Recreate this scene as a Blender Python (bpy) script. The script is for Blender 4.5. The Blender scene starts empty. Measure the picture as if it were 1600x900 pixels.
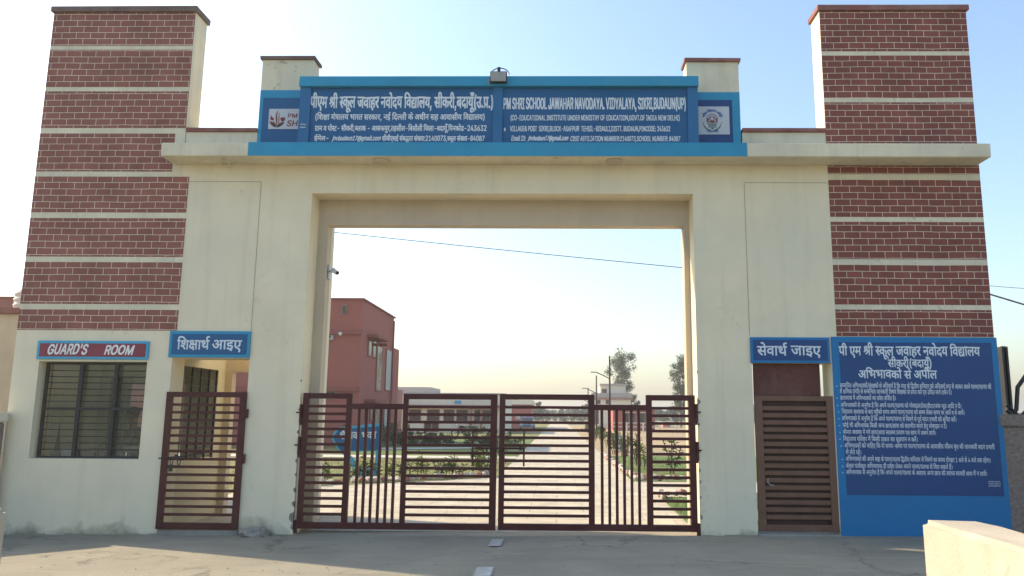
import bpy, bmesh, math, random
from mathutils import Vector, Matrix, noise as mnoise
from mathutils.geometry import delaunay_2d_cdt
R = math.radians
rnd = random.Random(7)
sc = bpy.context.scene
col = sc.collection

# ---------------------------------------------------------------- camera
F_PX, PPX, PPY, PITCH, YAW, ROLL, CAM_H, CAM_D = 1214.7, 851.5, 450.0, R(9.3235), R(1.0199), R(-0.4114), 1.6, 10.6
_fw = Vector((-math.sin(YAW) * math.cos(PITCH), math.cos(YAW) * math.cos(PITCH), math.sin(PITCH)))
_r0 = Vector((math.cos(YAW), math.sin(YAW), 0)); _u0 = _r0.cross(_fw)
_rt = _r0 * math.cos(ROLL) - _u0 * math.sin(ROLL); _up = _u0 * math.cos(ROLL) + _r0 * math.sin(ROLL)
cam_d = bpy.data.cameras.new('camera'); cam = bpy.data.objects.new('camera', cam_d); col.objects.link(cam)
cam.matrix_world = Matrix(((_rt.x, _up.x, -_fw.x, 0), (_rt.y, _up.y, -_fw.y, -CAM_D), (_rt.z, _up.z, -_fw.z, CAM_H), (0, 0, 0, 1)))
cam_d.sensor_fit = 'HORIZONTAL'; cam_d.sensor_width = 36.0; cam_d.lens = F_PX / 1600 * 36
cam_d.shift_x = (800 - PPX) / 1600; cam_d.clip_start = 0.05; cam_d.clip_end = 4000
sc.camera = cam
def _ray(px, py): return _fw + _rt * ((px - PPX) / F_PX) - _up * ((py - PPY) / F_PX)
def at(px, py, Y=0.0):                 # a photo pixel to the point (X, Z) on the upright plane at depth Y
    d = _ray(px, py); t = (Y + CAM_D) / d.y; return t * d.x, CAM_H + t * d.z
def atz(px, py, Z=0.0):                # a photo pixel to the point (X, Y) on the level plane at height Z
    d = _ray(px, py); t = (Z - CAM_H) / d.z; return t * d.x, t * d.y - CAM_D

# ---------------------------------------------------------------- sky, sun, exposure
SUN_AZ, SUN_EL = R(21.5), R(36)        # azimuth: degrees behind the facade plane, from the left
to_sun = Vector((-math.cos(SUN_AZ) * math.cos(SUN_EL), math.sin(SUN_AZ) * math.cos(SUN_EL), math.sin(SUN_EL)))
world = bpy.data.worlds.new('World'); sc.world = world; world.use_nodes = True
nt = world.node_tree; nt.nodes.clear()
sky = nt.nodes.new('ShaderNodeTexSky'); sky.sky_type = 'NISHITA'; sky.sun_disc = False
sky.sun_elevation = SUN_EL; sky.sun_rotation = math.atan2(to_sun.x, to_sun.y)
sky.air_density = 1.3; sky.dust_density = 2.3; sky.ozone_density = 2.6; sky.altitude = 0
bg = nt.nodes.new('ShaderNodeBackground'); bg.inputs[1].default_value = 0.14
wo = nt.nodes.new('ShaderNodeOutputWorld')
nt.links.new(sky.outputs[0], bg.inputs[0]); nt.links.new(bg.outputs[0], wo.inputs[0])
sl = bpy.data.lights.new('sun', 'SUN'); sl.energy = 3.4; sl.angle = R(0.6); sl.color = (1.0, 0.80, 0.57)
so = bpy.data.objects.new('sun', sl); col.objects.link(so); so.location = (-40, 20, 40)
so.rotation_euler = (-to_sun).to_track_quat('-Z', 'Y').to_euler()
sc.view_settings.view_transform = 'Standard'; sc.view_settings.look = 'None'
sc.view_settings.exposure = 1.08; sc.view_settings.gamma = 1.0; sc.view_settings.use_curve_mapping = False
sc.cycles.use_denoising = True
sc.cycles.max_bounces = 8; sc.cycles.diffuse_bounces = 5; sc.cycles.transparent_max_bounces = 12

# ---------------------------------------------------------------- materials
MATS = {}
def nodes_of(m): return m.node_tree.nodes, m.node_tree.links
def paint(name, rgb, rough=0.7, var=0.12, scale=3.0, fine=40.0, bump=0.15, metal=0.0, spec=0.3, dirt=None, dirt_rgb=(.12, .12, .08), streak=0.0, fade=None, spots=None, crack=None, track=0.0):
    if name in MATS: return MATS[name]
    m = bpy.data.materials.new(name); m.use_nodes = True; N, L = nodes_of(m)
    b = N['Principled BSDF']; b.inputs['Roughness'].default_value = rough; b.inputs['Metallic'].default_value = metal
    b.inputs['Specular IOR Level'].default_value = spec
    geo = N.new('ShaderNodeNewGeometry')
    def noise(s, det=4, stretch=None, dist=0.0):
        n = N.new('ShaderNodeTexNoise'); n.inputs['Scale'].default_value = s; n.inputs['Detail'].default_value = det
        n.inputs['Roughness'].default_value = 0.6; n.inputs['Distortion'].default_value = dist
        if stretch:
            mp = N.new('ShaderNodeMapping'); mp.inputs['Scale'].default_value = stretch; L.new(geo.outputs['Position'], mp.inputs[0]); L.new(mp.outputs[0], n.inputs['Vector'])
        else: L.new(geo.outputs['Position'], n.inputs['Vector'])
        return n.outputs['Fac']
    def mrange(v, a, b_, c, d):
        q = N.new('ShaderNodeMapRange'); q.inputs[1].default_value = a; q.inputs[2].default_value = b_; q.inputs[3].default_value = c; q.inputs[4].default_value = d
        L.new(v, q.inputs[0]); return q.outputs[0]
    def mix(fac, a, b_, mode='MIX'):
        q = N.new('ShaderNodeMix'); q.data_type = 'RGBA'; q.blend_type = mode
        if isinstance(fac, float): q.inputs[0].default_value = fac
        else: L.new(fac, q.inputs[0])
        for s, v in ((6, a), (7, b_)):
            if isinstance(v, tuple): q.inputs[s].default_value = (*v, 1)
            else: L.new(v, q.inputs[s])
        return q.outputs[2]
    def math_(op, a, b_):
        q = N.new('ShaderNodeMath'); q.operation = op
        for i, v in enumerate((a, b_)):
            if isinstance(v, (int, float)): q.inputs[i].default_value = v
            else: L.new(v, q.inputs[i])
        return q.outputs[0]
    n1 = noise(scale); n2 = noise(fine, 3)
    lo = tuple(c * (1 - var * 1.3) for c in rgb); hi = tuple(min(1, c * (1 + var)) for c in rgb)
    c = mix(mrange(n1, .3, .7, 0., 1.), lo, hi)
    c = mix(mrange(n2, .35, .7, 0., var * 1.2), c, tuple(x * .6 for x in rgb))
    if fade: c = mix(mrange(noise(scale * .6, 5), .45, .7, 0., fade[1]), c, fade[0])
    if streak:
        s = noise(1.0, 4, (6, 6, .35)); c = mix(mrange(s, .52, .75, 0., streak), c, tuple(x * .55 for x in rgb))
    if track:                            # long worn sweeps where wheels pass
        c = mix(mrange(noise(1.0, 4, (.35, 2.2, 1), .6), .5, .68, 0., track), c, tuple(x * .72 for x in rgb))
        c = mix(mrange(noise(1.0, 5, (.9, 4.5, 1), .3), .56, .7, 0., track * .8), c, tuple(min(1, x * 1.3) for x in rgb))
    if crack:
        wn = N.new('ShaderNodeTexNoise'); wn.inputs['Scale'].default_value = 3.0; wn.inputs['Detail'].default_value = 5; L.new(geo.outputs['Position'], wn.inputs['Vector'])
        ws = N.new('ShaderNodeVectorMath'); ws.operation = 'SCALE'; ws.inputs['Scale'].default_value = .45; L.new(wn.outputs['Color'], ws.inputs[0])
        wa = N.new('ShaderNodeVectorMath'); wa.operation = 'ADD'; L.new(geo.outputs['Position'], wa.inputs[0]); L.new(ws.outputs[0], wa.inputs[1])
        vo = N.new('ShaderNodeTexVoronoi'); vo.feature = 'DISTANCE_TO_EDGE'; vo.inputs['Scale'].default_value = crack; L.new(wa.outputs[0], vo.inputs['Vector'])
        k = math_('MULTIPLY', mrange(vo.outputs['Distance'], .0, .012, 1., 0.), mrange(noise(.7, 3), .42, .6, 0., .75))
        c = mix(k, c, tuple(x * .4 for x in rgb))
    if spots:                            # sparse dark flecks and blots of mould
        k = math_('ADD', noise(9, 6, None, .8), mrange(noise(.9, 3), .4, .65, -.12, .10))
        c = mix(mrange(k, .66, .72, 0., spots[0]), c, spots[1])
    if dirt:                             # splash mould low on a wall: blotches with edges of their own
        sep = N.new('ShaderNodeSeparateXYZ'); L.new(geo.outputs['Position'], sep.inputs[0])
        low = mrange(sep.outputs[2], 0.0, dirt[0], dirt[1], -.25)
        k = math_('ADD', noise(2.3, 6, None, .4), low)
        c = mix(mrange(k, .60, .86, 0., .75), c, dirt_rgb)
    L.new(c, b.inputs['Base Color'])
    L.new(mrange(n1, .3, .7, max(.02, rough - .08), min(1, rough + .08)), b.inputs['Roughness'])
    if bump:
        bp = N.new('ShaderNodeBump'); bp.inputs['Strength'].default_value = bump; bp.inputs['Distance'].default_value = .01
        q = math_('ADD', n2, n1); L.new(q, bp.inputs['Height']); L.new(bp.outputs[0], b.inputs['Normal'])
    MATS[name] = m
    m['fns'] = ''
    return m
def brick_mat(name, c1, c2, mortar, w, h, off_x=0.0, off_z=0.0, mortar_size=.006, axis='XZ', wob=.006, rough=.75, bump=.25, size_var=True):
    if name in MATS: return MATS[name]
    m = bpy.data.materials.new(name); m.use_nodes = True; N, L = nodes_of(m); b = N['Principled BSDF']
    geo = N.new('ShaderNodeNewGeometry'); sep = N.new('ShaderNodeSeparateXYZ'); L.new(geo.outputs['Position'], sep.inputs[0])
    cmb = N.new('ShaderNodeCombineXYZ')
    ns = N.new('ShaderNodeTexNoise'); ns.inputs['Scale'].default_value = 1.7; ns.inputs['Detail'].default_value = 3; L.new(geo.outputs['Position'], ns.inputs['Vector'])
    sc_ = N.new('ShaderNodeVectorMath'); sc_.operation = 'SCALE'; sc_.inputs['Scale'].default_value = wob * 4; L.new(ns.outputs['Color'], sc_.inputs[0])
    for i, a in enumerate(axis):
        ad = N.new('ShaderNodeMath'); ad.operation = 'ADD'; ad.inputs[1].default_value = (off_x, off_z)[i]
        L.new(sep.outputs['XYZ'.index(a)], ad.inputs[0]); L.new(ad.outputs[0], cmb.inputs[i])
    va = N.new('ShaderNodeVectorMath'); va.operation = 'ADD'; L.new(cmb.outputs[0], va.inputs[0]); L.new(sc_.outputs[0], va.inputs[1])
    br = N.new('ShaderNodeTexBrick'); L.new(va.outputs[0], br.inputs['Vector'])
    br.inputs['Color1'].default_value = (*c1, 1); br.inputs['Color2'].default_value = (*c2, 1); br.inputs['Mortar'].default_value = (*mortar, 1)
    br.inputs['Scale'].default_value = 1.0; br.inputs['Brick Width'].default_value = w; br.inputs['Row Height'].default_value = h
    br.inputs['Mortar Size'].default_value = mortar_size; br.inputs['Mortar Smooth'].default_value = .1; br.inputs['Bias'].default_value = 0.0
    n2 = N.new('ShaderNodeTexNoise'); n2.inputs['Scale'].default_value = 2.2; n2.inputs['Detail'].default_value = 6; L.new(geo.outputs['Position'], n2.inputs['Vector'])
    mr = N.new('ShaderNodeMapRange'); mr.inputs[1].default_value = .3; mr.inputs[2].default_value = .7; mr.inputs[3].default_value = .8; mr.inputs[4].default_value = 1.15; L.new(n2.outputs['Fac'], mr.inputs[0])
    mx = N.new('ShaderNodeMix'); mx.data_type = 'RGBA'; mx.blend_type = 'MULTIPLY'; mx.inputs[0].default_value = 1.0
    L.new(br.outputs['Color'], mx.inputs[6]); L.new(mr.outputs[0], mx.inputs[7]); L.new(mx.outputs[2], b.inputs['Base Color'])
    b.inputs['Roughness'].default_value = rough; b.inputs['Specular IOR Level'].default_value = .25
    n3 = N.new('ShaderNodeTexNoise'); n3.inputs['Scale'].default_value = 60; L.new(geo.outputs['Position'], n3.inputs['Vector'])
    bp = N.new('ShaderNodeBump'); bp.inputs['Strength'].default_value = bump; bp.inputs['Distance'].default_value = .006
    L.new(n3.outputs['Fac'], bp.inputs['Height']); L.new(bp.outputs[0], b.inputs['Normal'])
    MATS[name] = m; return m
def leaf_mat(name, rgb, var=.4):
    if name in MATS: return MATS[name]
    m = bpy.data.materials.new(name); m.use_nodes = True; N, L = nodes_of(m); b = N['Principled BSDF']
    geo = N.new('ShaderNodeNewGeometry'); rp = N.new('ShaderNodeValToRGB'); L.new(geo.outputs['Random Per Island'], rp.inputs[0])
    rp.color_ramp.elements[0].color = (rgb[0] * (1 - var), rgb[1] * (1 - var), rgb[2] * (1 - var), 1)
    rp.color_ramp.elements[1].color = (min(1, rgb[0] * (1 + var * 1.3)), min(1, rgb[1] * (1 + var)), rgb[2] * (1 + var * .6), 1)
    L.new(rp.outputs[0], b.inputs['Base Color']); b.inputs['Roughness'].default_value = .55; b.inputs['Specular IOR Level'].default_value = .25
    tr = N.new('ShaderNodeBsdfTranslucent'); L.new(rp.outputs[0], tr.inputs[0]); mx = N.new('ShaderNodeMixShader'); mx.inputs[0].default_value = .3
    L.new(b.outputs[0], mx.inputs[1]); L.new(tr.outputs[0], mx.inputs[2]); L.new(mx.outputs[0], N['Material Output'].inputs[0])
    MATS[name] = m; return m
def glass_mat(name, tint=(.8, .85, .85), alpha=.85):
    if name in MATS: return MATS[name]
    m = bpy.data.materials.new(name); m.use_nodes = True; N, L = nodes_of(m); N.remove(N['Principled BSDF'])
    t = N.new('ShaderNodeBsdfTransparent'); t.inputs[0].default_value = (*tint, 1)
    g = N.new('ShaderNodeBsdfGlossy'); g.inputs['Roughness'].default_value = .04
    f = N.new('ShaderNodeFresnel'); f.inputs[0].default_value = 1.5
    mx = N.new('ShaderNodeMixShader'); L.new(f.outputs[0], mx.inputs[0]); L.new(t.outputs[0], mx.inputs[1]); L.new(g.outputs[0], mx.inputs[2])
    d = N.new('ShaderNodeBsdfDiffuse'); d.inputs[0].default_value = (.5, .49, .40, 1)     # pale veil on the pane standing in for room light and reflections
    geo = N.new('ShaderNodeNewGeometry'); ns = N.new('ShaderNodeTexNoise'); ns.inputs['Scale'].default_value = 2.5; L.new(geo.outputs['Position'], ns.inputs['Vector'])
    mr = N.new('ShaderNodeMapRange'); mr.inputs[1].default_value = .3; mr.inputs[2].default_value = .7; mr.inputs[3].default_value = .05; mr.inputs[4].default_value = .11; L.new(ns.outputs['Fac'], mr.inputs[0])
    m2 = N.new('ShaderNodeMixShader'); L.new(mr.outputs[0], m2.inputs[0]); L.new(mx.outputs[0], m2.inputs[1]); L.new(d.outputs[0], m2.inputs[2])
    L.new(m2.outputs[0], N['Material Output'].inputs[0]); MATS[name] = m; return m

CREAM = (.75, .67, .485)
M = dict(
    cream=paint('cream_wall_paint', CREAM, .82, .06, 1.1, 55, .22, dirt=(.50, .27), spots=(.14, (.25, .22, .17)), streak=.2, fade=((.65, .62, .49), .6)),
    trim=paint('cream_trim_paint', (.69, .63, .465), .82, .09, 1.6, 50, .25, streak=.35, fade=((.46, .44, .36), .5), spots=(.45, (.12, .12, .10))),
    tan=paint('tan_shade_tone', (.52, .44, .33), .8, .07, 1.4, 50, .2, streak=.2),  # warm bounced shade of the gate frame put into the base colour
    joint=paint('dark_joint', (.30, .28, .21), .9, .1),
    brick_a=brick_mat('painted_brick_left', (.275, .108, .084), (.235, .093, .073), (.66, .58, .44), .216, .0955, .1, .02, .0036),
    brick_b=brick_mat('painted_brick_right', (.235, .079, .060), (.195, .066, .052), (.64, .55, .42), .218, .0935, .06, .045, .0038),
    coping=paint('coping_red', (.25, .10, .085), .8, .18, 3, 40, .3, fade=((.30, .24, .2), .5)),
    coping_dark=paint('coping_weathered', (.15, .10, .09), .85, .2, 3, 40, .3, fade=((.25, .2, .17), .5)),
    sky_blue=paint('light_blue_paint', (.026, .27, .46), .55, .10, 1.5, 60, .1, fade=((.045, .27, .40), .5)),
    mid_blue=paint('mid_blue_paint', (.024, .135, .30), .55, .08, 1.5, 60, .1),
    deep_blue=paint('deep_blue_paint', (.016, .105, .255), .55, .10, 1.3, 60, .1, fade=((.03, .12, .26), .5)),
    board_blue=paint('board_blue_paint', (.018, .063, .195), .5, .08, 1.3, 60, .1, fade=((.02, .075, .195), .6)),
    board_edge=paint('board_edge_blue', (.012, .17, .40), .5, .08, 1.3, 60, .1, fade=((.02, .16, .33), .5)),
    cyan=paint('cyan_paint', (.06, .36, .55), .55, .08, 2, 60, .1),
    sign_red=paint('sign_red_paint', (.23, .05, .07), .55, .1, 2, 60, .1),
    white=paint('white_lettering', (.62, .69, .74), .6, .06, 8, 80, .05),
    white_warm=paint('warm_white_lettering', (.74, .73, .70), .6, .05, 8, 80, .05),
    plate=paint('plate_white', (.50, .53, .56), .35, .04, 4, 60, .03),
    maroon=paint('maroon_enamel', (.070, .013, .013), .42, .15, 4, 90, .06, spec=.3, fade=((.10, .045, .038), .35)),
    brown=paint('brown_enamel', (.155, .076, .047), .45, .14, 5, 90, .08, spec=.4),
    sheet=paint('maroon_ply', (.125, .042, .034), .6, .25, 5, 30, .12, streak=.5, fade=((.20, .10, .075), .7)),
    sheet_dark=paint('brown_back_sheet', (.055, .028, .02), .6, .2, 5, 30, .1),
    iron=paint('black_iron', (.025, .024, .024), .5, .2, 8, 60, .1, spec=.4),
    steel=paint('grey_steel', (.35, .35, .36), .4, .1, 8, 60, .05, metal=.7),
    white_plastic=paint('white_plastic', (.7, .7, .68), .4, .05, 8, 60, .02),
    lens=paint('lamp_glass', (.30, .30, .26), .15, .1, 8, 60, .02, spec=.6),
    dark=paint('dark_rubber', (.02, .02, .02), .7, .1),
    asphalt=paint('forecourt_concrete', (.275, .257, .195), .9, .13, .9, 28, .6, fade=((.34, .30, .225), .55), spots=(.4, (.15, .14, .115)), crack=.45, track=.55),
    lane=paint('road_mark_paint', (.46, .47, .43), .7, .2, 8, 60, .2, fade=((.30, .29, .25), .8)),
    concrete=paint('bare_concrete', (.30, .29, .25), .9, .2, 3, 40, .5),
    chip=paint('broken_plaster', (.27, .26, .22), .95, .35, 14, 60, .6),
    paver=brick_mat('campus_paver', (.45, .405, .31), (.40, .365, .28), (.30, .27, .21), .9, .45, 0, 0, .012, 'XY', .01, .9, .3),
    path=paint('path_concrete', (.48, .46, .39), .9, .1, 1.5, 40, .3),
    grass_dry=paint('dry_lawn', (.20, .19, .07), .95, .3, .5, 18, .5, fade=((.10, .15, .035), .8)),
    grass_green=paint('green_lawn', (.10, .16, .035), .95, .3, .6, 18, .5, fade=((.20, .19, .07), .6)),
    field=paint('bare_field', (.34, .26, .15), .95, .18, .15, 6, .5, fade=((.26, .23, .11), .7)),
    land=paint('open_land', (.22, .20, .10), .95, .3, .03, 2, .3, fade=((.10, .13, .05), .8)),
    red_wall=paint('red_building_paint', (.36, .115, .090), .8, .06, .7, 30, .2, streak=.12),
    red_dark=paint('red_building_trim', (.29, .095, .075), .8, .06, .7, 30, .2),
    pink_wall=paint('salmon_wall', (.46, .20, .15), .8, .06, .7, 30, .2),
    far_cream=paint('far_cream_wall', (.74, .67, .53), .8, .06, .7, 30, .2, streak=.1),
    far_trim=paint('far_brown_band', (.33, .17, .12), .8, .06, .7, 30, .2),
    far_grey=paint('far_grey_roof', (.38, .35, .33), .8, .06, .7, 30, .2),
    window=paint('dark_window_glass', (.03, .035, .035), .12, .2, 3, 30, .02, spec=.6),
    shutter=paint('pale_window_panel', (.42, .44, .40), .5, .08, 4, 40, .02),
    granite=paint('grey_brown_granite', (.19, .155, .135), .6, .3, 25, 120, .1),
    parapet=paint('parapet_cream', (.47, .42, .325), .85, .1, 2, 45, .5, streak=.3, fade=((.38, .34, .26), .5), spots=(.4, (.25, .22, .17))),
    stained=paint('stained_cream', (.58, .47, .33), .85, .12, 1.1, 40, .3, streak=.4, fade=((.35, .3, .24), .55)),
    stone_red=paint('edging_stone_red', (.33, .15, .11), .9, .2, 6, 40, .4),
    stone_white=paint('edging_stone_white', (.48, .43, .36), .9, .2, 6, 40, .4),
    bark=paint('bark', (.13, .10, .07), .9, .3, 6, 40, .5),
    euca=leaf_mat('eucalyptus_leaf', (.075, .10, .05)),
    leaf=leaf_mat('shrub_leaf', (.055, .11, .025)),
    leaf_y=leaf_mat('bright_leaf', (.14, .20, .04)),
    leaf_d=leaf_mat('dark_hedge_leaf', (.045, .085, .028)),
    far_leaf=leaf_mat('far_tree_leaf', (.07, .095, .05)),
    grass=leaf_mat('grass_blade', (.13, .17, .04)),
    room=paint('room_wall_paint', (.55, .52, .38), .85, .08, 1.5, 40, .2),
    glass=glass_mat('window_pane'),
    curtain=paint('curtain_cloth', (.20, .22, .17), .9, .2, 9, 40, .2, streak=.6),
    skin=paint('skin', (.16, .085, .055), .6, .08, 8, 50, .05),
    uniform=paint('khaki_uniform', (.075, .07, .055), .85, .12, 8, 50, .1),
    hair=paint('black_hair', (.012, .011, .011), .6, .1, 8, 50, .1),
    wood=paint('desk_wood', (.14, .085, .05), .6, .15, 4, 40, .1),
    paper=paint('paper', (.6, .6, .58), .8, .05),
    tank=paint('water_tank_plastic', (.66, .62, .52), .6, .06, 3, 40, .1),
    car=paint('car_paint_blue', (.10, .20, .36), .25, .05, 3, 40, 0, spec=.6),
    logo_red=paint('logo_maroon', (.20, .035, .035), .6, .08),
    logo_org=paint('logo_orange', (.34, .12, .05), .6, .08),
    logo_dark=paint('logo_brown', (.09, .05, .045), .6, .08),
    logo_blue=paint('logo_blue', (.03, .10, .34), .6, .08),
    logo_green=paint('logo_green', (.03, .14, .10), .6, .08),
    logo_yel=paint('logo_olive', (.38, .38, .22), .6, .08),
)

# ---------------------------------------------------------------- mesh helpers
class MB:
    def __init__(s): s.bm = bmesh.new()
    def box(s, x0, x1, y0, y1, z0, z1, bev=0.0, seg=2):
        r = bmesh.ops.create_cube(s.bm, size=1.0)
        for v in r['verts']: v.co = Vector(((x0 + x1) / 2 + v.co.x * (x1 - x0), (y0 + y1) / 2 + v.co.y * (y1 - y0), (z0 + z1) / 2 + v.co.z * (z1 - z0)))
        if bev:
            es = list({e for v in r['verts'] for e in v.link_edges})
            bmesh.ops.bevel(s.bm, geom=es, offset=bev, segments=seg, affect='EDGES', profile=.5)
        return s
    def prism(s, pts, d0, d1, axis='Y'):          # closed outline swept between two depths
        def P(a, b, d): return {'Y': (a, d, b), 'X': (d, a, b), 'Z': (a, b, d)}[axis]
        A = [s.bm.verts.new(P(a, b, d0)) for a, b in pts]; B = [s.bm.verts.new(P(a, b, d1)) for a, b in pts]
        n = len(pts); fs = [s.bm.faces.new(A), s.bm.faces.new(B[::-1])]
        for i in range(n): fs.append(s.bm.faces.new((A[i], B[i], B[(i + 1) % n], A[(i + 1) % n])))
        bmesh.ops.recalc_face_normals(s.bm, faces=fs)
        return s
    def sheet(s, pts, z):
        f = s.bm.faces.new([s.bm.verts.new((x, y, z)) for x, y in pts])
        if f.normal.z < 0: f.normal_flip()
        return s
    def tube(s, path, r, n=8, cap=True, r1=None):
        path = [Vector(p) for p in path]; rings = []; m = len(path)
        for i, p in enumerate(path):
            t = (path[min(i + 1, m - 1)] - path[max(i - 1, 0)]).normalized()
            a = t.orthogonal().normalized() if i == 0 else (prev - t * prev.dot(t)).normalized()
            prev = a; b = t.cross(a); rr = r if r1 is None else r + (r1 - r) * i / (m - 1)
            rings.append([s.bm.verts.new(p + (a * math.cos(2 * math.pi * k / n) + b * math.sin(2 * math.pi * k / n)) * rr) for k in range(n)])
        for i in range(m - 1):
            for k in range(n): s.bm.faces.new((rings[i][k], rings[i][(k + 1) % n], rings[i + 1][(k + 1) % n], rings[i + 1][k]))
        if cap: s.bm.faces.new(rings[0][::-1]); s.bm.faces.new(rings[-1])
        return s
    def lathe(s, prof, cx, cy, n=20):
        rings = [[s.bm.verts.new((cx + r * math.cos(2 * math.pi * k / n), cy + r * math.sin(2 * math.pi * k / n), z)) for k in range(n)] for r, z in prof]
        for i in range(len(rings) - 1):
            for k in range(n): s.bm.faces.new((rings[i][k], rings[i][(k + 1) % n], rings[i + 1][(k + 1) % n], rings[i + 1][k]))
        s.bm.faces.new(rings[0][::-1]); s.bm.faces.new(rings[-1]); return s
    def disc(s, c, ax, r0, d, n=20, r1=None):       # short cylinder about axis vector ax
        c = Vector(c); ax = Vector(ax).normalized(); return s.tube([c, c + ax * d], r0, n, True, r1)
    def leaf(s, p, size, nrm, asp=.5):
        n = Vector(nrm).normalized(); a = n.orthogonal().normalized(); ang = rnd.uniform(0, 6.28); b = n.cross(a)
        u = a * math.cos(ang) + b * math.sin(ang); v = n.cross(u)
        p = Vector(p)
        s.bm.faces.new([s.bm.verts.new(p + u * size), s.bm.verts.new(p + v * size * asp), s.bm.verts.new(p - u * size), s.bm.verts.new(p - v * size * asp)])
    def tri(s, a, b, c): s.bm.faces.new([s.bm.verts.new(a), s.bm.verts.new(b), s.bm.verts.new(c)])
    def rot(s, ang, cx, cy):
        bmesh.ops.rotate(s.bm, verts=s.bm.verts[:], cent=(cx, cy, 0), matrix=Matrix.Rotation(ang, 3, 'Z')); return s
    def build(s, name, mat, parent=None, smooth=False, wob=0.0):
        me = bpy.data.meshes.new(name)
        if wob:
            for v in s.bm.verts: v.co += Vector((rnd.uniform(-wob, wob), rnd.uniform(-wob, wob), rnd.uniform(-wob, wob)))
        s.bm.to_mesh(me); s.bm.free(); o = bpy.data.objects.new(name, me); col.objects.link(o)
        org = Vector((0, 0, 0))
        if parent is not None:
            o.parent = parent; p = parent
            while p is not None: org += p.location; p = p.parent
        else:
            cs = [v.co for v in me.vertices]
            org = Vector(((min(c.x for c in cs) + max(c.x for c in cs)) / 2, (min(c.y for c in cs) + max(c.y for c in cs)) / 2, min(c.z for c in cs)))
            o.location = org
        me.transform(Matrix.Translation(-org))
        me.materials.append(mat)
        if smooth:
            for p in me.polygons: p.use_smooth = True
        return o
def tag(o, label=None, cat=None, group=None, kind=None):
    for k, v in (('label', label), ('category', cat), ('group', group), ('kind', kind)):
        if v: o[k] = v
    return o
def thing(name, label, cat, loc=(0, 0, 0), group=None):
    o = bpy.data.objects.new(name, None); col.objects.link(o); o.location = loc; o.empty_display_size = .2
    return tag(o, label, cat, group)
def copy_tree(o, parent=None):
    c = o.copy(); col.objects.link(c)
    if parent is not None: c.parent = parent; c.matrix_parent_inverse = o.matrix_parent_inverse
    for ch in [x for x in o.children]: copy_tree(ch, c)
    return c
def structure(mb, name, mat): return tag(mb.build(name, mat), kind='structure')

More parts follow.
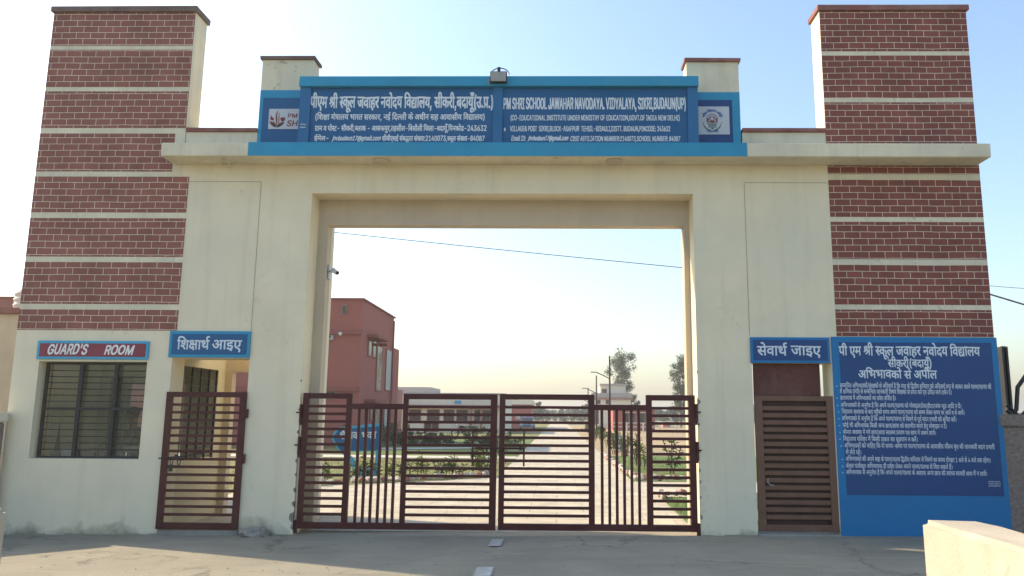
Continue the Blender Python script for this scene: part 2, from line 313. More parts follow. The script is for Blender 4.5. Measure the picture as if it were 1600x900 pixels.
# ---------------------------------------------------------------- lettering (outlines of the painted letters)
GLYPHS = [
[142,[[120,138,0,-138,-20,0,0,48,-8,-5,-8,-3,-10,-3,-10,-1,-10,1,-9,3,-7,4,-6,4,-5,8,-4,8,-3,11,0,15,0,48,-20,0,0,18,146,0,0,-18],[100,138,-60,0,0,-46,0,-9,1,-7,1,-5,1,-5,2,-3,3,-3,7,-4,11,-2,9,1,9,4,9,5,7,6]]],
[65,[[-46,154,-4,8,-3,8,-1,9,-1,8,1,10,4,9,6,8,7,5,10,4,12,1,9,-1,9,-2,7,-4,6,-6,6,-7,5,-9,5,-11,4,-13,5,-15,27,0,0,-18,-26,0,0,-138,-20,0,0,138,-22,0,0,18,22,0,-5,15,-5,13,-5,10,-6,7,-7,4,-8,1,-9,-1,-7,-5,-3,-7,-2,-10,1,-8,2,-7,2,-7,4,-7]]],
[138,[[142,138,-24,0,0,-43,0,-11,-1,-9,-3,-7,-4,-6,-7,-7,-10,-5,-12,-2,-4,18,5,2,4,1,4,2,2,2,3,3,2,4,1,6,0,9,0,43,-58,0,0,-50,0,-10,1,-8,1,-7,2,-5,3,-5,5,-4,5,-4,8,-5,27,-16,10,-5,7,-6,6,-6,5,-9,2,-11,-2,-10,-3,-9,-4,-8,-3,-6,-18,10,3,6,3,5,2,6,1,5,-1,5,-1,4,-3,3,-5,5,-8,5,-11,6,-21,12,-9,6,-8,6,-6,7,-4,8,-2,7,-2,9,0,10,0,59,-20,0,0,18,142,0]]],
[150,[[127,138,0,-138,-20,0,0,62,-55,0,0,-9,-1,-7,-3,-5,-4,-2,-4,-1,-5,1,-5,2,-5,3,-5,5,-4,5,-3,5,-3,6,0,5,1,4,2,3,5,2,7,1,7,0,0,58,-32,0,0,18,153,0,0,-18],[107,138,-55,0,0,-58,55,0]]],
[66,[]],
[177,[[61,10,-12,17,63,37,-10,3,-8,2,-8,2,-12,4,-10,3,-7,-4,-7,-5,-8,-5,-7,-4,-8,-5,-8,-5,-12,18,7,3,6,3,7,4,9,5,10,5,-8,7,-6,6,-5,6,-3,9,-2,10,1,8,4,8,6,6,8,6,9,3,12,1,10,-1,9,-3,8,-5,6,-7,4,-8,1,-9,-2,-10,-4,-9,-6,-9,-8,-7,8,-2,8,-3,10,-3,10,-2,9,-1,9,-1,0,60,-19,0,0,18,65,0,0,-18,-26,0,0,-138,-20,0,0,58],[42,124,1,-6,3,-6,6,-7,10,-7,7,6,6,6,3,8,2,7,-2,7,-4,6,-5,2,-8,2,-7,-2,-6,-3,-5,-5]]],
[97,[[92,80,8,1,6,0,7,1,7,1,2,-18,-7,-1,-6,-1,-7,0,-7,0,-11,0,-11,2,-11,2,-9,2,-5,-3,-6,-3,7,-8,8,-9,9,-10,9,-8,10,-9,10,-9,-13,-13,-10,8,-8,8,-9,9,-8,8,-7,8,-7,7,-6,7,-5,6,-4,6,-4,7,-3,5,-1,5,0,4,1,5,3,4,5,3,7,1,6,0,5,-3,4,-3,4,-4,5,5,2,7,2,7,0,7,0,8,-1,6,-1,5,-2,5,-50,0,0,18,101,0,0,-18,-31,0,2,-5,1,-5,1,-6,0,-8,0,-9,-2,-9,-3,-7,-3,-6,13,-2]]],
[190,[[194,138,-81,0,0,-51,9,7,9,4,11,2,10,-1,9,-4,8,-6,5,-8,4,-9,1,-12,-1,-12,-3,-13,-3,-8,-4,-9,-5,-8,-18,10,5,9,5,9,3,11,1,10,-1,11,-4,7,-6,4,-8,1,-9,-1,-9,-7,-9,-10,0,-64,-20,0,0,44,-7,-5,-8,-5,-10,-3,-12,-1,-11,1,-11,3,-6,4,-6,5,-4,6,-4,7,-2,8,0,8,1,13,5,11,7,8,10,7,12,4,14,1,6,0,7,-1,6,-1,5,0,-2,-19,-4,1,-6,1,-6,1,-5,0,-13,-2,-9,-5,-6,-8,-2,-10,2,-12,5,-8,9,-4,9,-2,10,1,10,4,8,6,8,7,0,73,-93,0,0,18,194,0]]],
[0,[[-16,-61,-6,-3,-7,-1,-7,-2,-7,0,-12,1,-10,3,-8,6,-6,7,-3,9,-1,9,1,10,4,8,6,7,9,5,10,4,13,1,11,-1,11,-2,10,-4,9,-5,8,-7,8,-7,7,-7,6,-9,6,-8,-15,-10,-9,13,-9,10,-10,9,-10,6,-10,4,-12,1,-11,-1,-8,-4,-5,-6,-2,-7,2,-8,5,-5,6,-3,8,-1,6,0,6,1,5,2,5,2]]],
[170,[[0,138,0,18,173,0,0,-18,-26,0,0,-138,-20,0,0,89,-2,0,-1,0,-7,-1,-6,-2,-6,-4,-6,-7,-3,-6,-4,-8,-3,-9,-19,6,3,11,5,9,-6,4,-6,4,-7,2,-7,0,-9,-1,-6,-5,-4,-6,-1,-8,1,-10,4,-8,4,-6,5,-6,6,-6,8,-7,8,-7,9,-8,-13,-13,-10,8,-8,8,-9,8,-7,7,-7,8,-5,8,-4,8,-2,8,-1,9,2,12,4,9,7,8,9,5,9,3,9,0,11,0,9,-3,9,-5,8,-6,11,8,12,5,14,1,1,0,1,0,0,32]]],
[186,[[163,138,0,-138,-20,0,0,92,-34,0,-9,1,-6,0,6,-5,5,-6,4,-6,4,-11,1,-11,-1,-10,-4,-9,-6,-7,-7,-4,-9,-3,-9,-1,-9,1,-9,2,-8,5,-8,6,-7,8,-8,11,-7,13,-7,16,-7,18,18,6,7,-20,8,-17,9,-13,8,-10,9,-6,9,-2,8,1,6,3,3,6,2,9,-2,10,-6,11,-5,6,-7,5,-7,5,8,16,67,0,0,28,-143,0,0,18,189,0,0,-18]]],
[139,[[143,138,-26,0,0,-138,-20,0,0,41,-7,-4,-9,-4,-10,-3,-13,0,-12,1,-12,4,-6,4,-6,5,-4,5,-5,11,-1,12,1,13,5,11,8,8,10,7,13,4,15,1,3,0,5,0,5,-1,4,0,4,-1,3,0,-1,-19,-5,1,-6,1,-5,1,-6,0,-10,-1,-8,-2,-7,-4,-6,-8,-2,-11,2,-11,6,-8,8,-5,11,-1,12,1,10,5,9,6,7,6,0,73,-97,0,0,18,143,0]]],
[65,[[42,138,0,-138,-20,0,0,138,-22,0,0,18,68,0,0,-18]]],
[133,[[80,17,8,3,7,4,4,6,2,7,-2,8,-5,7,-10,4,-14,1,-11,-1,-8,-2,-7,-4,-7,-8,-3,-11,1,-8,2,-7,5,-8,7,-8,7,-7,9,-7,11,-8,-14,-14,-14,12,-12,11,-9,11,-7,10,-4,12,-2,12,1,9,3,8,5,7,6,6,-5,5,-3,6,-3,7,-1,8,1,6,2,6,3,5,3,3,7,4,7,2,8,2,9,0,33,0,0,22,-90,0,0,18,136,0,0,-18,-26,0,0,-40,-52,0,-7,0,-5,0,-2,-1,-3,-2,-3,-3,-1,-5,1,-5,2,-4,2,-4,4,-3,12,3,13,1,11,-1,9,-1,8,-3,10,-6,6,-8,4,-9,1,-9,-1,-9,-3,-8,-4,-7,-7,-5,-8,-5,-10,-4]]],
[102,[[99,10,-14,-13,-9,8,-10,8,-8,9,-9,8,-7,8,-8,7,-6,7,-5,6,-4,6,-5,7,-2,5,-2,5,0,4,1,5,3,4,5,3,7,1,6,0,5,-3,4,-3,4,-5,9,6,6,7,3,8,1,9,0,6,-1,5,-2,6,-1,4,-60,0,0,18,106,0,0,-18,-26,0,3,-10,1,-14,-1,-12,-5,-11,-4,-6,-5,-5,-5,-5,-7,-4,-7,-4,-8,-3,8,-9,8,-9,10,-9,10,-9,10,-9]]],
[139,[[0,156,142,0,0,-18,-26,0,0,-138,-20,0,0,74,-45,0,0,-13,-1,-6,-2,-5,-5,-2,-5,-1,-6,1,-6,4,-7,6,-5,7,-4,7,-1,8,1,5,3,4,4,2,7,1,72,0,0,46,-96,0]]],
[65,[[42,138,0,-138,-20,0,0,138,-22,0,0,18,68,0,0,-18],[22,154,-3,12,-3,10,-4,9,-5,10,-6,6,-7,4,-8,1,-5,-1,-5,0,-4,-2,-4,-1,-6,18,11,3,12,1,13,-2,11,-4,6,-6,6,-7,5,-9,6,-12,4,-14,5,-16]]],
[130,[[103,-14,-5,8,-5,9,-4,8,-3,7,-4,0,-3,-1,-4,0,-3,0,-11,1,-10,2,-11,3,-9,5,-5,4,-5,6,-4,6,-4,11,-1,13,0,10,3,9,5,7,6,6,5,5,7,3,8,3,8,2,9,1,9,0,2,0,0,24,-74,0,0,18,134,0,0,-18,-40,0,0,-42,-12,0,-13,0,-11,-2,-8,-2,-7,-3,-5,-5,-3,-5,-3,-6,0,-7,1,-9,3,-7,5,-6,8,-5,10,-3,13,-1,1,0,2,0,1,0,2,0,-1,5,-1,4,2,7,4,5,5,3,6,1,10,-2,7,-4,4,-7,1,-7,-1,-7,-2,-5,-4,-4,-6,-2,4,-7,4,-6,4,-7,6,-8]]],
[145,[[149,156,0,-18,-26,0,0,-138,-21,0,0,45,-7,-5,-9,-3,-11,-3,-12,-1,-14,2,-12,5,-10,8,-8,11,-6,14,-3,15,9,3,8,3,5,3,6,8,2,9,-1,7,-2,6,-3,6,-3,5,-31,0,0,18],[32,75,4,-7,4,-6,5,-5,9,-5,11,-1,11,1,10,4,9,6,7,6,0,70,-49,0,4,-9,2,-9,1,-9,-3,-16,-9,-12]]],
[65,[[22,138,-22,0,0,18,20,0,-3,5,-2,6,-1,7,-1,7,2,12,5,11,8,8,10,7,13,4,15,1,23,-2,21,-6,19,-11,17,-14,16,-17,14,-20,-21,0,-26,29,-28,17,-30,6,-11,-1,-9,-2,-8,-4,-5,-6,-3,-7,-1,-8,0,-7,2,-6,2,-5,3,-4,27,0,0,-18,-26,0,0,-138,-20,0]]],
[171,[[66,-3,-13,1,-12,4,-9,5,-7,8,-4,9,-2,10,1,9,3,7,4,8,-6,6,-6,6,-3,9,-2,9,1,6,2,6,3,5,4,3,6,4,7,2,8,2,9,0,18,0,0,22,-68,0,0,18,175,0,0,-18,-26,0,0,-141,-21,0,0,28,-6,-6,-8,-6,-6,-4,-7,-4,-7,-3,-9,-3,-9,-1],[128,138,-40,0,0,-40,-37,0,-7,0,-4,0,-3,-1,-3,-2,-3,-3,-1,-5,1,-5,3,-5,3,-4,5,-4,8,3,9,2,10,1,4,0,4,0,5,-1,4,0,4,-1,3,-1,-1,-18,-5,1,-5,1,-6,1,-6,0,-13,-2,-10,-4,-6,-7,-1,-9,1,-9,6,-6,8,-4,11,-1,13,1,11,3,11,6,9,8,10,9,8,11]]],
[66,[[13,-43,10,68,25,0,-19,-68]]],
[169,[[147,138,0,-138,-21,0,0,66,-7,-1,-7,-1,-8,-1,-9,0,-11,0,-11,2,-11,2,-9,2,-5,-3,-6,-3,7,-8,8,-9,9,-10,9,-8,10,-9,10,-9,-13,-13,-10,8,-8,8,-9,9,-8,8,-7,8,-7,7,-6,7,-5,6,-4,6,-4,7,-3,5,-1,5,0,4,1,5,3,4,5,3,7,1,6,0,5,-3,4,-3,4,-4,5,5,2,7,2,7,0,7,0,8,-1,6,-1,5,-2,5,-50,0,0,18,173,0,0,-18],[92,80,10,1,8,1,8,1,8,2,0,53,-56,0,2,-5,1,-5,1,-6,0,-8,0,-9,-2,-9,-3,-7,-3,-6,13,-2]]],
[143,[[146,138,-26,0,0,-138,-20,0,0,41,-7,-4,-9,-4,-11,-3,-13,0,-9,0,-8,2,-8,3,-7,4,-6,5,-4,5,-5,11,-1,12,1,13,5,11,9,8,11,7,13,4,15,1,4,0,5,0,5,-1,5,0,4,-1,3,0,-1,-18,-6,1,-5,1,-7,1,-6,0,-5,0,-4,-1,33,-42,5,4,4,4,0,74,-100,0,0,18,146,0],[32,72,2,-12,6,-8,9,-4,11,-2,5,0,4,1,4,1,4,1,-35,43,-6,-5,-3,-7]]],
[0,[[-47,212,1,5,3,3,4,3,4,1,5,-1,4,-3,3,-3,1,-5,-1,-5,-3,-4,-4,-3,-5,-1,-4,1,-4,3,-3,4],[17,216,-4,-15,-7,-12,-8,-9,-9,-5,-11,-4,-12,-1,-12,1,-10,4,-10,6,-8,9,-8,11,-6,15,17,6,5,-11,5,-9,5,-6,6,-5,8,-3,8,-1,9,1,7,3,6,5,4,7,4,9,3,10]]],
[96,[[31,73,0,13,1,13,3,14,3,15,3,13,4,14,5,12,6,12,5,10,21,0,-6,-13,-5,-13,-5,-13,-4,-13,-3,-14,-3,-13,-2,-13,-1,-12,-1,-12,1,-11,1,-11,2,-11,2,-11,3,-11,4,-12,5,-12,6,-14,6,-13,-21,0,-9,17,-8,18,-6,17,-4,18,-3,18]]],
[137,[[0,156,141,0,0,-18,-28,0,6,-11,2,-11,-2,-14,-7,-11,-10,-9,5,-6,6,-6,5,-7,4,-7,2,-9,1,-9,-2,-12,-4,-9,-7,-7,-8,-6,-11,-3,-11,-1,-9,1,-9,2,-9,5,-9,6,-8,8,-8,10,-8,13,-7,15,-8,18,18,6,5,-12,5,-11,5,-11,6,-9,6,-8,7,-6,10,-6,11,-3,9,2,8,3,5,7,2,10,-2,10,-4,9,-4,6,-6,5,-6,5,-8,-1,-8,0,-1,17,11,1,9,2,7,4,7,7,2,11,-1,7,-3,6,-4,5,-5,4,-88,0]]],
[66,[[33,-2,-4,1,-4,2,-3,2,-3,4,-1,3,-1,5,1,4,1,4,3,3,3,3,4,1,4,1,5,-1,3,-1,4,-3,2,-3,2,-4,1,-4,-1,-5,-2,-3,-2,-4,-4,-2,-3,-2]]],
[142,[[11,13,43,25,-9,2,-7,4,-6,4,-5,8,-4,8,-3,11,0,15,0,48,-20,0,0,18,146,0,0,-18,-26,0,0,-138,-20,0,0,48,-77,-51],[100,138,-60,0,0,-46,0,-9,1,-7,1,-5,1,-5,2,-3,3,-3,7,-4,11,-2,9,1,9,4,9,5,7,6]]],
[96,[[13,-33,7,14,6,13,5,13,4,12,3,11,2,11,2,11,1,10,0,11,0,12,-1,12,-2,13,-3,13,-3,14,-5,13,-4,13,-6,13,-6,13,21,0,6,-10,5,-12,5,-12,5,-14,3,-13,3,-15,2,-14,2,-13,0,-13,-1,-18,-2,-18,-5,-18,-6,-18,-7,-17,-10,-17]]],
[170,[[30,47,-8,1,-6,4,-5,5,-1,7,1,6,3,5,6,3,6,0,5,0,4,-1,6,-3,7,-5,8,3,6,5,6,7,5,8,2,9,1,10,-2,12,-5,10,-9,6,-10,3,-7,-1,-5,-3,-3,-4,-1,-5,1,-4,2,-4,3,-4,6,-3,9,-3,13,-1,-5,-18,-14,2,-12,4,-9,6,-6,8,-4,8,-2,9,3,12,6,9,7,4,9,3,10,1,11,-1,11,-4,6,-5,6,-5,5,-6,3,-8,2,-9,1,-10,-1,-11,-3,-11,-5,-10,-6,-9,-8,-8,-9,-6,7,-6,7,-8,7,-7,7,-8,6,-8,6,-7,-16,-11,-9,11,-7,10,-8,8,-6,8,-7,6,-6,5,-7,0],[148,138,0,-138,-20,0,0,138,-23,0,0,18,69,0,0,-18]]],
[178,[[156,138,0,-138,-20,0,0,81,-9,-3,-8,-3,-10,-1,-11,-1,-12,1,-11,2,-10,2,-9,4,-7,-5,-6,-5,-5,-4,-4,-8,-2,-8,1,-5,1,-5,4,-5,6,-4,7,-2,11,-1,2,0,3,0,-1,5,0,4,1,7,4,5,5,2,6,1,9,-2,7,-4,4,-7,1,-7,-1,-6,-2,-5,-4,-4,-5,-3,5,-5,4,-5,6,-6,6,-6,-14,-10,-7,7,-6,8,-6,7,-5,7,-3,0,-3,0,-3,0,-4,-1,-9,1,-9,2,-8,3,-7,3,-6,5,-4,6,-5,9,-1,10,0,9,3,8,5,6,6,6,7,5,8,5,-7,5,-5,6,-5,5,-4,10,-2,11,2,8,3,8,6,6,7,5,10,3,12,1,10,-1,8,-2,8,-4,7,-6,3,-7,2,-9,-2,-11,-4,-10,-5,-5,-5,-5,-6,-5,5,-1,5,0,5,-1,6,0,11,1,10,2,10,3,10,6,0,35,-23,0,0,18,69,0,0,-18],[38,126,2,-8,4,-7,6,-6,7,-5,10,8,7,9,2,9,-1,6,-3,5,-6,3,-9,2,-7,-2,-6,-3,-4,-5]]],
[0,[[-46,193,1,6,3,4,4,3,6,2,5,-2,4,-3,3,-4,1,-6,-1,-6,-3,-4,-4,-3,-5,-2,-6,2,-4,3,-3,4]]],
[138,[[32,16,-12,17,62,37,-7,8,-6,7,-6,4,-8,5,-10,1,-7,-1,-7,-1,-8,-3,-9,-4,-7,18,8,4,9,3,10,2,11,1,9,-1,9,-2,8,-4,7,-6,6,-6,6,-6,6,-7,0,56,-96,0,0,18,142,0,0,-18,-26,0,0,-138,-20,0,0,58]]],
[176,[[44,158,8,-1,8,-2,7,-3,6,-6,4,-5,3,-8,2,-10,1,-14,0,-29,50,0,0,58,-33,0,0,18,79,0,0,-18,-25,0,0,-138,-21,0,0,62,-50,0,0,-9,-1,-7,-3,-5,-4,-2,-4,-1,-5,1,-5,2,-5,3,-5,5,-4,5,-3,5,-2,6,-1,5,1,4,2,3,5,2,7,1,7,0,0,26,0,11,-1,7,-2,6,-2,4,-6,6,-10,2,-6,-1,-4,-2,-3,-4,-1,-5,2,-6,4,-4,8,-4,12,-1,-2,-18,-11,2,-10,3,-8,4,-7,6,-3,8,-1,10,1,9,3,7,5,5,10,5]]],
[142,[[120,138,0,-138,-20,0,0,82,-27,0,-14,0,-9,-2,-7,-2,-5,-3,-5,-7,-1,-9,1,-8,3,-8,5,-7,7,-8,9,-9,11,-9,-14,-13,-7,7,-7,6,-7,7,-6,7,-6,7,-4,7,-4,11,-2,11,1,9,3,7,3,7,5,5,8,5,10,4,7,1,9,1,11,1,32,0,0,38,-100,0,0,18,146,0,0,-18]]],
[123,[[68,56,-8,-1,-7,-1,-7,-2,-6,-3,-7,5,-7,6,-6,6,-4,6,-3,8,-1,8,1,6,2,6,3,5,4,3,6,4,7,2,9,2,11,0,23,0,0,22,-78,0,0,18,126,0,0,-18,-27,0,0,-40,-46,0,-7,0,-4,0,-3,-1,-3,-2,-3,-3,-1,-5,1,-6,3,-4,4,-4,4,-4,12,3,13,2,11,-2,11,-3,9,-5,6,-7,4,-8,2,-11,-1,-10,-4,-8,-6,-7,-7,-6,-10,-4,-12,-2,8,-3,7,-3,8,-2,9,-3,-8,-18,-10,5,-9,4,-9,5,-8,5,-8,5,-8,4,-13,2,-10,3,-7,4,-2,7,1,5,2,4,5,3,5,1,5,-1,6,-2,6,-3,6,-5,4,-1,3,0,11,1,9,1,7,3,7,7,3,9,-2,8,-5,5,-7,3],[73,154,-5,9,-4,9,-2,9,-1,9,1,11,4,8,6,7,8,4,9,3,11,1,7,0,7,-2,7,-2,5,-2,-6,-16,-4,2,-4,1,-5,1,-6,1,-9,-2,-6,-4,-4,-6,-1,-8,1,-8,2,-8,4,-9,6,-8]]],
[125,[[0,156,129,0,0,-18,-129,0],[134,87,-5,2,-5,0,-7,-1,-6,-2,-6,-4,-6,-7,-3,-6,-4,-8,-3,-9,-19,6,3,11,5,9,-6,4,-6,4,-7,2,-7,0,-9,-1,-6,-5,-4,-6,-1,-8,1,-10,4,-8,4,-6,5,-6,6,-6,8,-7,8,-7,9,-8,-13,-13,-10,8,-8,8,-9,8,-7,7,-7,8,-5,8,-4,8,-2,8,-1,9,2,12,4,9,7,8,9,5,9,3,9,0,11,0,9,-3,9,-5,8,-6,11,8,12,5,14,1,4,0,3,0,4,-1,3,-1]]],
[0,[[-42,154,-4,12,-3,10,-4,9,-5,10,-6,6,-7,4,-8,1,-5,-1,-4,0,-5,-2,-3,-1,-6,18,10,3,12,1,13,-2,11,-4,6,-6,6,-7,6,-9,5,-12,5,-14,4,-16]]],
[191,[[118,54,-2,-10,-4,-9,-6,-7,-8,-4,-9,-3,-11,-1,-14,2,-13,5,-11,9,-11,13,-11,18,-11,22,18,7,7,-17,8,-14,8,-11,9,-9,9,-5,10,-2,9,1,7,4,4,5,2,9,-2,9,-3,7,-6,7,-7,7,-8,-1,-7,-1,-1,18,10,1,8,2,6,3,5,6,2,9,-1,7,-5,5,-6,4,-7,0,-9,0,-8,-2,-8,-3,-8,-4,-7,17,8,4,9,3,10,2,11,1,12,-1,10,-3,8,-6,6,-7,4,-8,1,-9,-2,-12,-6,-10,-9,-8,3,-3,2,-2,9,-1,10,0,7,0,7,0,6,1,6,2,0,47,-18,0,0,18,65,0,0,-18,-26,0,0,-138,-21,0,0,72,-5,-1,-6,-1,-6,0,-7,0,-4,0,-6,0,3,-7]]],
[154,[[158,138,-26,0,0,-138,-21,0,0,38,-8,-5,-9,-4,-10,-2,-13,-1,-12,1,-11,3,-8,6,-7,7,-4,9,-1,11,0,6,2,7,3,6,4,5,-7,3,-7,5,-5,5,-4,7,-3,7,-1,9,2,10,3,8,6,7,7,6,9,3,10,1,12,-2,10,-5,7,-8,2,-10,-1,-8,-4,-7,-5,-7,-16,9,3,3,1,3,1,3,1,3,-1,3,-2,4,-3,2,-6,1,-6,-1,-6,-5,-4,-6,-1,-8,1,-7,3,-6,4,-4,6,-3,6,-2,7,-1,8,2,8,0,3,0,3,0,3,0,2,-1,-1,-17,-2,0,-2,0,-2,0,-2,0,-11,-1,-8,-4,-5,-6,-2,-8,2,-9,5,-7,8,-4,10,-1,12,2,11,4,8,5,7,7,0,77,-15,0,0,18,62,0]]],
[256,[[118,54,-2,-10,-4,-9,-6,-7,-8,-4,-9,-3,-11,-1,-14,2,-13,5,-11,9,-11,13,-11,18,-11,22,18,7,7,-17,8,-14,8,-11,9,-9,9,-5,10,-2,9,1,7,4,4,5,2,9,-2,9,-3,7,-6,7,-7,7,-8,-1,-7,-1,-1,18,10,1,8,2,6,3,5,6,2,9,-1,7,-5,5,-6,4,-7,0,-9,0,-8,-2,-8,-3,-8,-4,-7,17,8,4,9,3,10,2,11,1,12,-1,10,-3,8,-6,6,-7,4,-8,1,-9,-2,-12,-6,-10,-9,-8,3,-3,2,-2,9,-1,10,0,7,0,7,0,6,1,6,2,0,47,-18,0,0,18,130,0,0,-18,-26,0,0,-138,-21,0,0,138,-44,0,0,-138,-21,0,0,72,-5,-1,-6,-1,-6,0,-7,0,-4,0,-6,0,3,-7]]],
[141,[[43,-6,-12,17,67,40,0,87,-46,0,0,-80,-1,-5,-2,-5,-4,-3,-5,-1,-7,2,-6,4,-7,6,-5,6,-4,8,-1,7,1,5,3,4,4,3,8,1,6,0,0,48,-32,0,0,18,144,0,0,-18,-26,0,0,-138,-20,0,0,30]]],
[126,[[130,138,-37,0,0,-51,-14,0,-11,0,-9,-2,-7,-2,-7,-3,-7,-8,-5,-8,-1,-10,1,-11,4,-9,6,-7,8,-5,10,-3,10,-1,12,1,11,3,10,3,10,5,6,-18,-7,-3,-8,-3,-8,-3,-12,-2,-13,-1,-12,1,-10,2,-9,3,-9,5,-7,7,-6,7,-4,9,-3,10,0,11,0,10,3,9,5,8,6,7,8,6,8,4,10,3,10,2,10,1,0,33,-72,0,0,18,130,0]]],
[159,[[118,86,0,-20,-78,0,0,20]]],
[100,[[0,156,104,0,0,-18,-104,0],[110,48,-7,-5,-7,-4,-8,-4,-8,-3,-9,-2,-11,0,-9,0,-8,2,-8,3,-7,4,-6,5,-4,5,-5,11,-1,12,1,13,5,11,9,8,11,7,13,4,15,1,4,0,5,0,5,-1,5,0,4,-1,3,0,-1,-18,-6,1,-5,1,-7,1,-6,0,-5,0,-4,-1,33,-42,3,2,2,2,2,2,2,2],[32,72,2,-12,6,-8,9,-4,11,-2,5,0,4,1,4,1,4,1,-35,43,-6,-5,-3,-7]]],
[193,[[115,138,0,-51,7,6,6,3,8,3,8,1,11,-1,9,-4,7,-6,6,-8,3,-9,1,-12,-1,-12,-2,-13,-4,-8,-4,-9,-5,-8,-18,10,6,9,4,9,3,11,1,10,-1,11,-4,7,-6,4,-8,1,-8,-2,-10,-6,-9,-10,0,-64,-20,0,0,48,-7,-4,-7,-4,-9,-3,-10,-1,-10,1,-8,3,-7,4,-6,5,-5,8,-4,8,-2,11,0,12,0,50,-20,0,0,18,196,0,0,-18],[40,138,0,-48,0,-12,2,-8,2,-5,3,-5,6,-4,9,-2,10,1,8,3,8,5,7,7,0,68]]],
[0,[[-62,-3,9,3,9,2,10,1,12,-1,9,-4,8,-5,6,-7,3,-8,2,-10,-2,-10,-4,-8,-6,-7,-9,-6,-11,-3,-13,-1,-16,1,-14,4,-12,6,-12,9,-10,10,-11,12,16,11,6,-8,6,-6,6,-6,6,-5,6,-3,7,-3,10,-3,12,-1,14,2,9,6,3,11,-1,7,-5,5,-6,3,-8,1,-6,-1,-6,-1,-5,-1,-6,-3]]],
[65,[[42,138,0,-138,-20,0,0,138,-22,0,0,18,68,0,0,-18],[20,154,-6,8,-6,6,-6,4,-5,2,-6,1,-6,1,-5,-1,-6,-1,-5,-1,-5,-3,-6,18,6,2,6,2,6,1,7,0,11,-1,9,-4,8,-7,7,-8,1,1,-5,11,-5,9,-5,6,-5,4,-6,2,-7,1,-6,-1,-4,0,-4,-1,-4,-2,-6,17,11,3,12,1,13,-2,11,-4,6,-6,6,-7,5,-9,6,-12,4,-14,5,-16]]],
[144,[[90,56,-8,-1,-7,-1,-7,-2,-6,-3,-7,5,-7,6,-6,6,-4,6,-3,8,-1,8,1,6,2,6,3,5,4,3,6,4,7,2,9,2,11,0,23,0,0,22,-100,0,0,18,148,0,0,-18,-28,0,0,-40,-46,0,-6,0,-4,0,-4,-1,-2,-2,-3,-3,-1,-5,1,-6,3,-4,3,-4,4,-4,12,3,13,2,12,-2,10,-3,9,-5,7,-7,4,-8,2,-11,-2,-10,-4,-9,-7,-8,-9,-6,-13,-4,-15,-1,-16,1,-14,4,-14,6,-12,8,-11,10,-11,11,16,12,9,-11,10,-8,10,-6,10,-5,11,-3,12,-1,16,3,10,6,3,11,-1,8,-5,5,-7,3]]],
[159,[[23,0,0,16,59,65,6,7,6,6,4,6,4,5,4,5,2,5,2,5,1,5,1,6,-1,6,-1,5,-3,5,-3,4,-4,3,-5,3,-5,2,-6,1,-6,1,-6,-1,-6,-1,-6,-2,-4,-3,-4,-4,-3,-5,-2,-5,-2,-6,0,-6,-22,0,1,10,2,9,4,8,6,8,6,6,8,5,9,4,9,2,11,1,10,-1,9,-2,9,-4,7,-5,7,-6,5,-7,4,-8,2,-8,1,-9,0,-7,-1,-6,-2,-6,-3,-6,-4,-7,-6,-8,-6,-8,-8,-9,-10,-11,-39,-42,0,-1,82,0,0,-20]]],
[159,[[14,36,0,19,71,123,23,0,-69,-120,0,-2,105,0,0,-20],[98,0,0,42,0,8,0,61,22,0,0,-111]]],
[159,[[76,-2,-11,0,-9,2,-10,3,-8,5,-7,5,-7,6,-4,8,-4,8,-1,10,23,0,1,-6,2,-5,3,-4,4,-4,5,-3,5,-2,6,-2,6,-1,6,0,7,0,7,1,6,2,5,3,5,4,4,4,2,6,2,6,1,6,-1,7,-1,5,-3,6,-3,5,-5,5,-6,3,-7,3,-9,2,-10,0,-15,0,0,18,45,53,0,1,-76,0,0,20,106,0,0,-16,-56,-65,0,4,13,0,11,-2,10,-3,8,-5,8,-6,6,-8,4,-8,2,-9,1,-10,-1,-10,-2,-9,-5,-8,-5,-7,-8,-7,-8,-5,-10,-3,-11,-3]]],
[159,[[79,-2,-10,0,-10,3,-9,4,-8,6,-6,7,-6,8,-4,9,-2,11,-1,11,0,8,2,9,3,9,5,11,7,11,8,14,40,59,25,0,-60,-87,-2,0,2,4,2,3,3,2,3,3,4,2,4,2,4,1,5,1,4,0,11,0,9,-3,9,-3,7,-5,6,-7,5,-7,4,-9,2,-10,1,-10,-1,-11,-2,-10,-4,-9,-6,-8,-7,-6,-7,-6,-9,-4,-10,-3],[79,17,7,1,6,1,6,3,4,4,5,4,3,5,2,6,2,7,0,7,0,7,-2,7,-2,5,-3,6,-5,4,-4,4,-6,2,-6,2,-7,0,-6,0,-6,-2,-6,-2,-5,-4,-4,-4,-3,-5,-3,-6,-1,-7,-1,-7,1,-7,1,-6,3,-6,3,-6,4,-4,5,-4,6,-3,6,-1]]],
[59,[[19,134,21,0,0,-144,0,-8,-1,-7,-3,-6,-3,-6,-5,-5,-5,-3,-6,-3,-8,-1,-8,-1,-4,0,0,20,4,0,5,0,5,2,3,3,3,4,1,5,1,6],[30,156,-4,0,-4,1,-3,3,-2,3,-2,3,0,4,0,4,2,3,2,3,3,2,4,2,4,0,4,0,3,-2,3,-2,3,-3,1,-3,1,-4,-1,-4,-1,-3,-3,-3,-3,-3,-3,-1]]],
[145,[[40,80,0,-80,-21,0,0,134,21,0,0,-33,-3,0,4,11,6,9,7,7,8,4,9,3,10,0,8,0,8,-2,7,-3,7,-4,5,-6,4,-7,3,-8,2,-9,1,-11,0,-85,-22,0,0,83,-1,10,-2,8,-5,6,-6,5,-7,3,-9,1,-6,0,-6,-2,-5,-2,-5,-3,-4,-4,-3,-5,-3,-6,-1,-7]]],
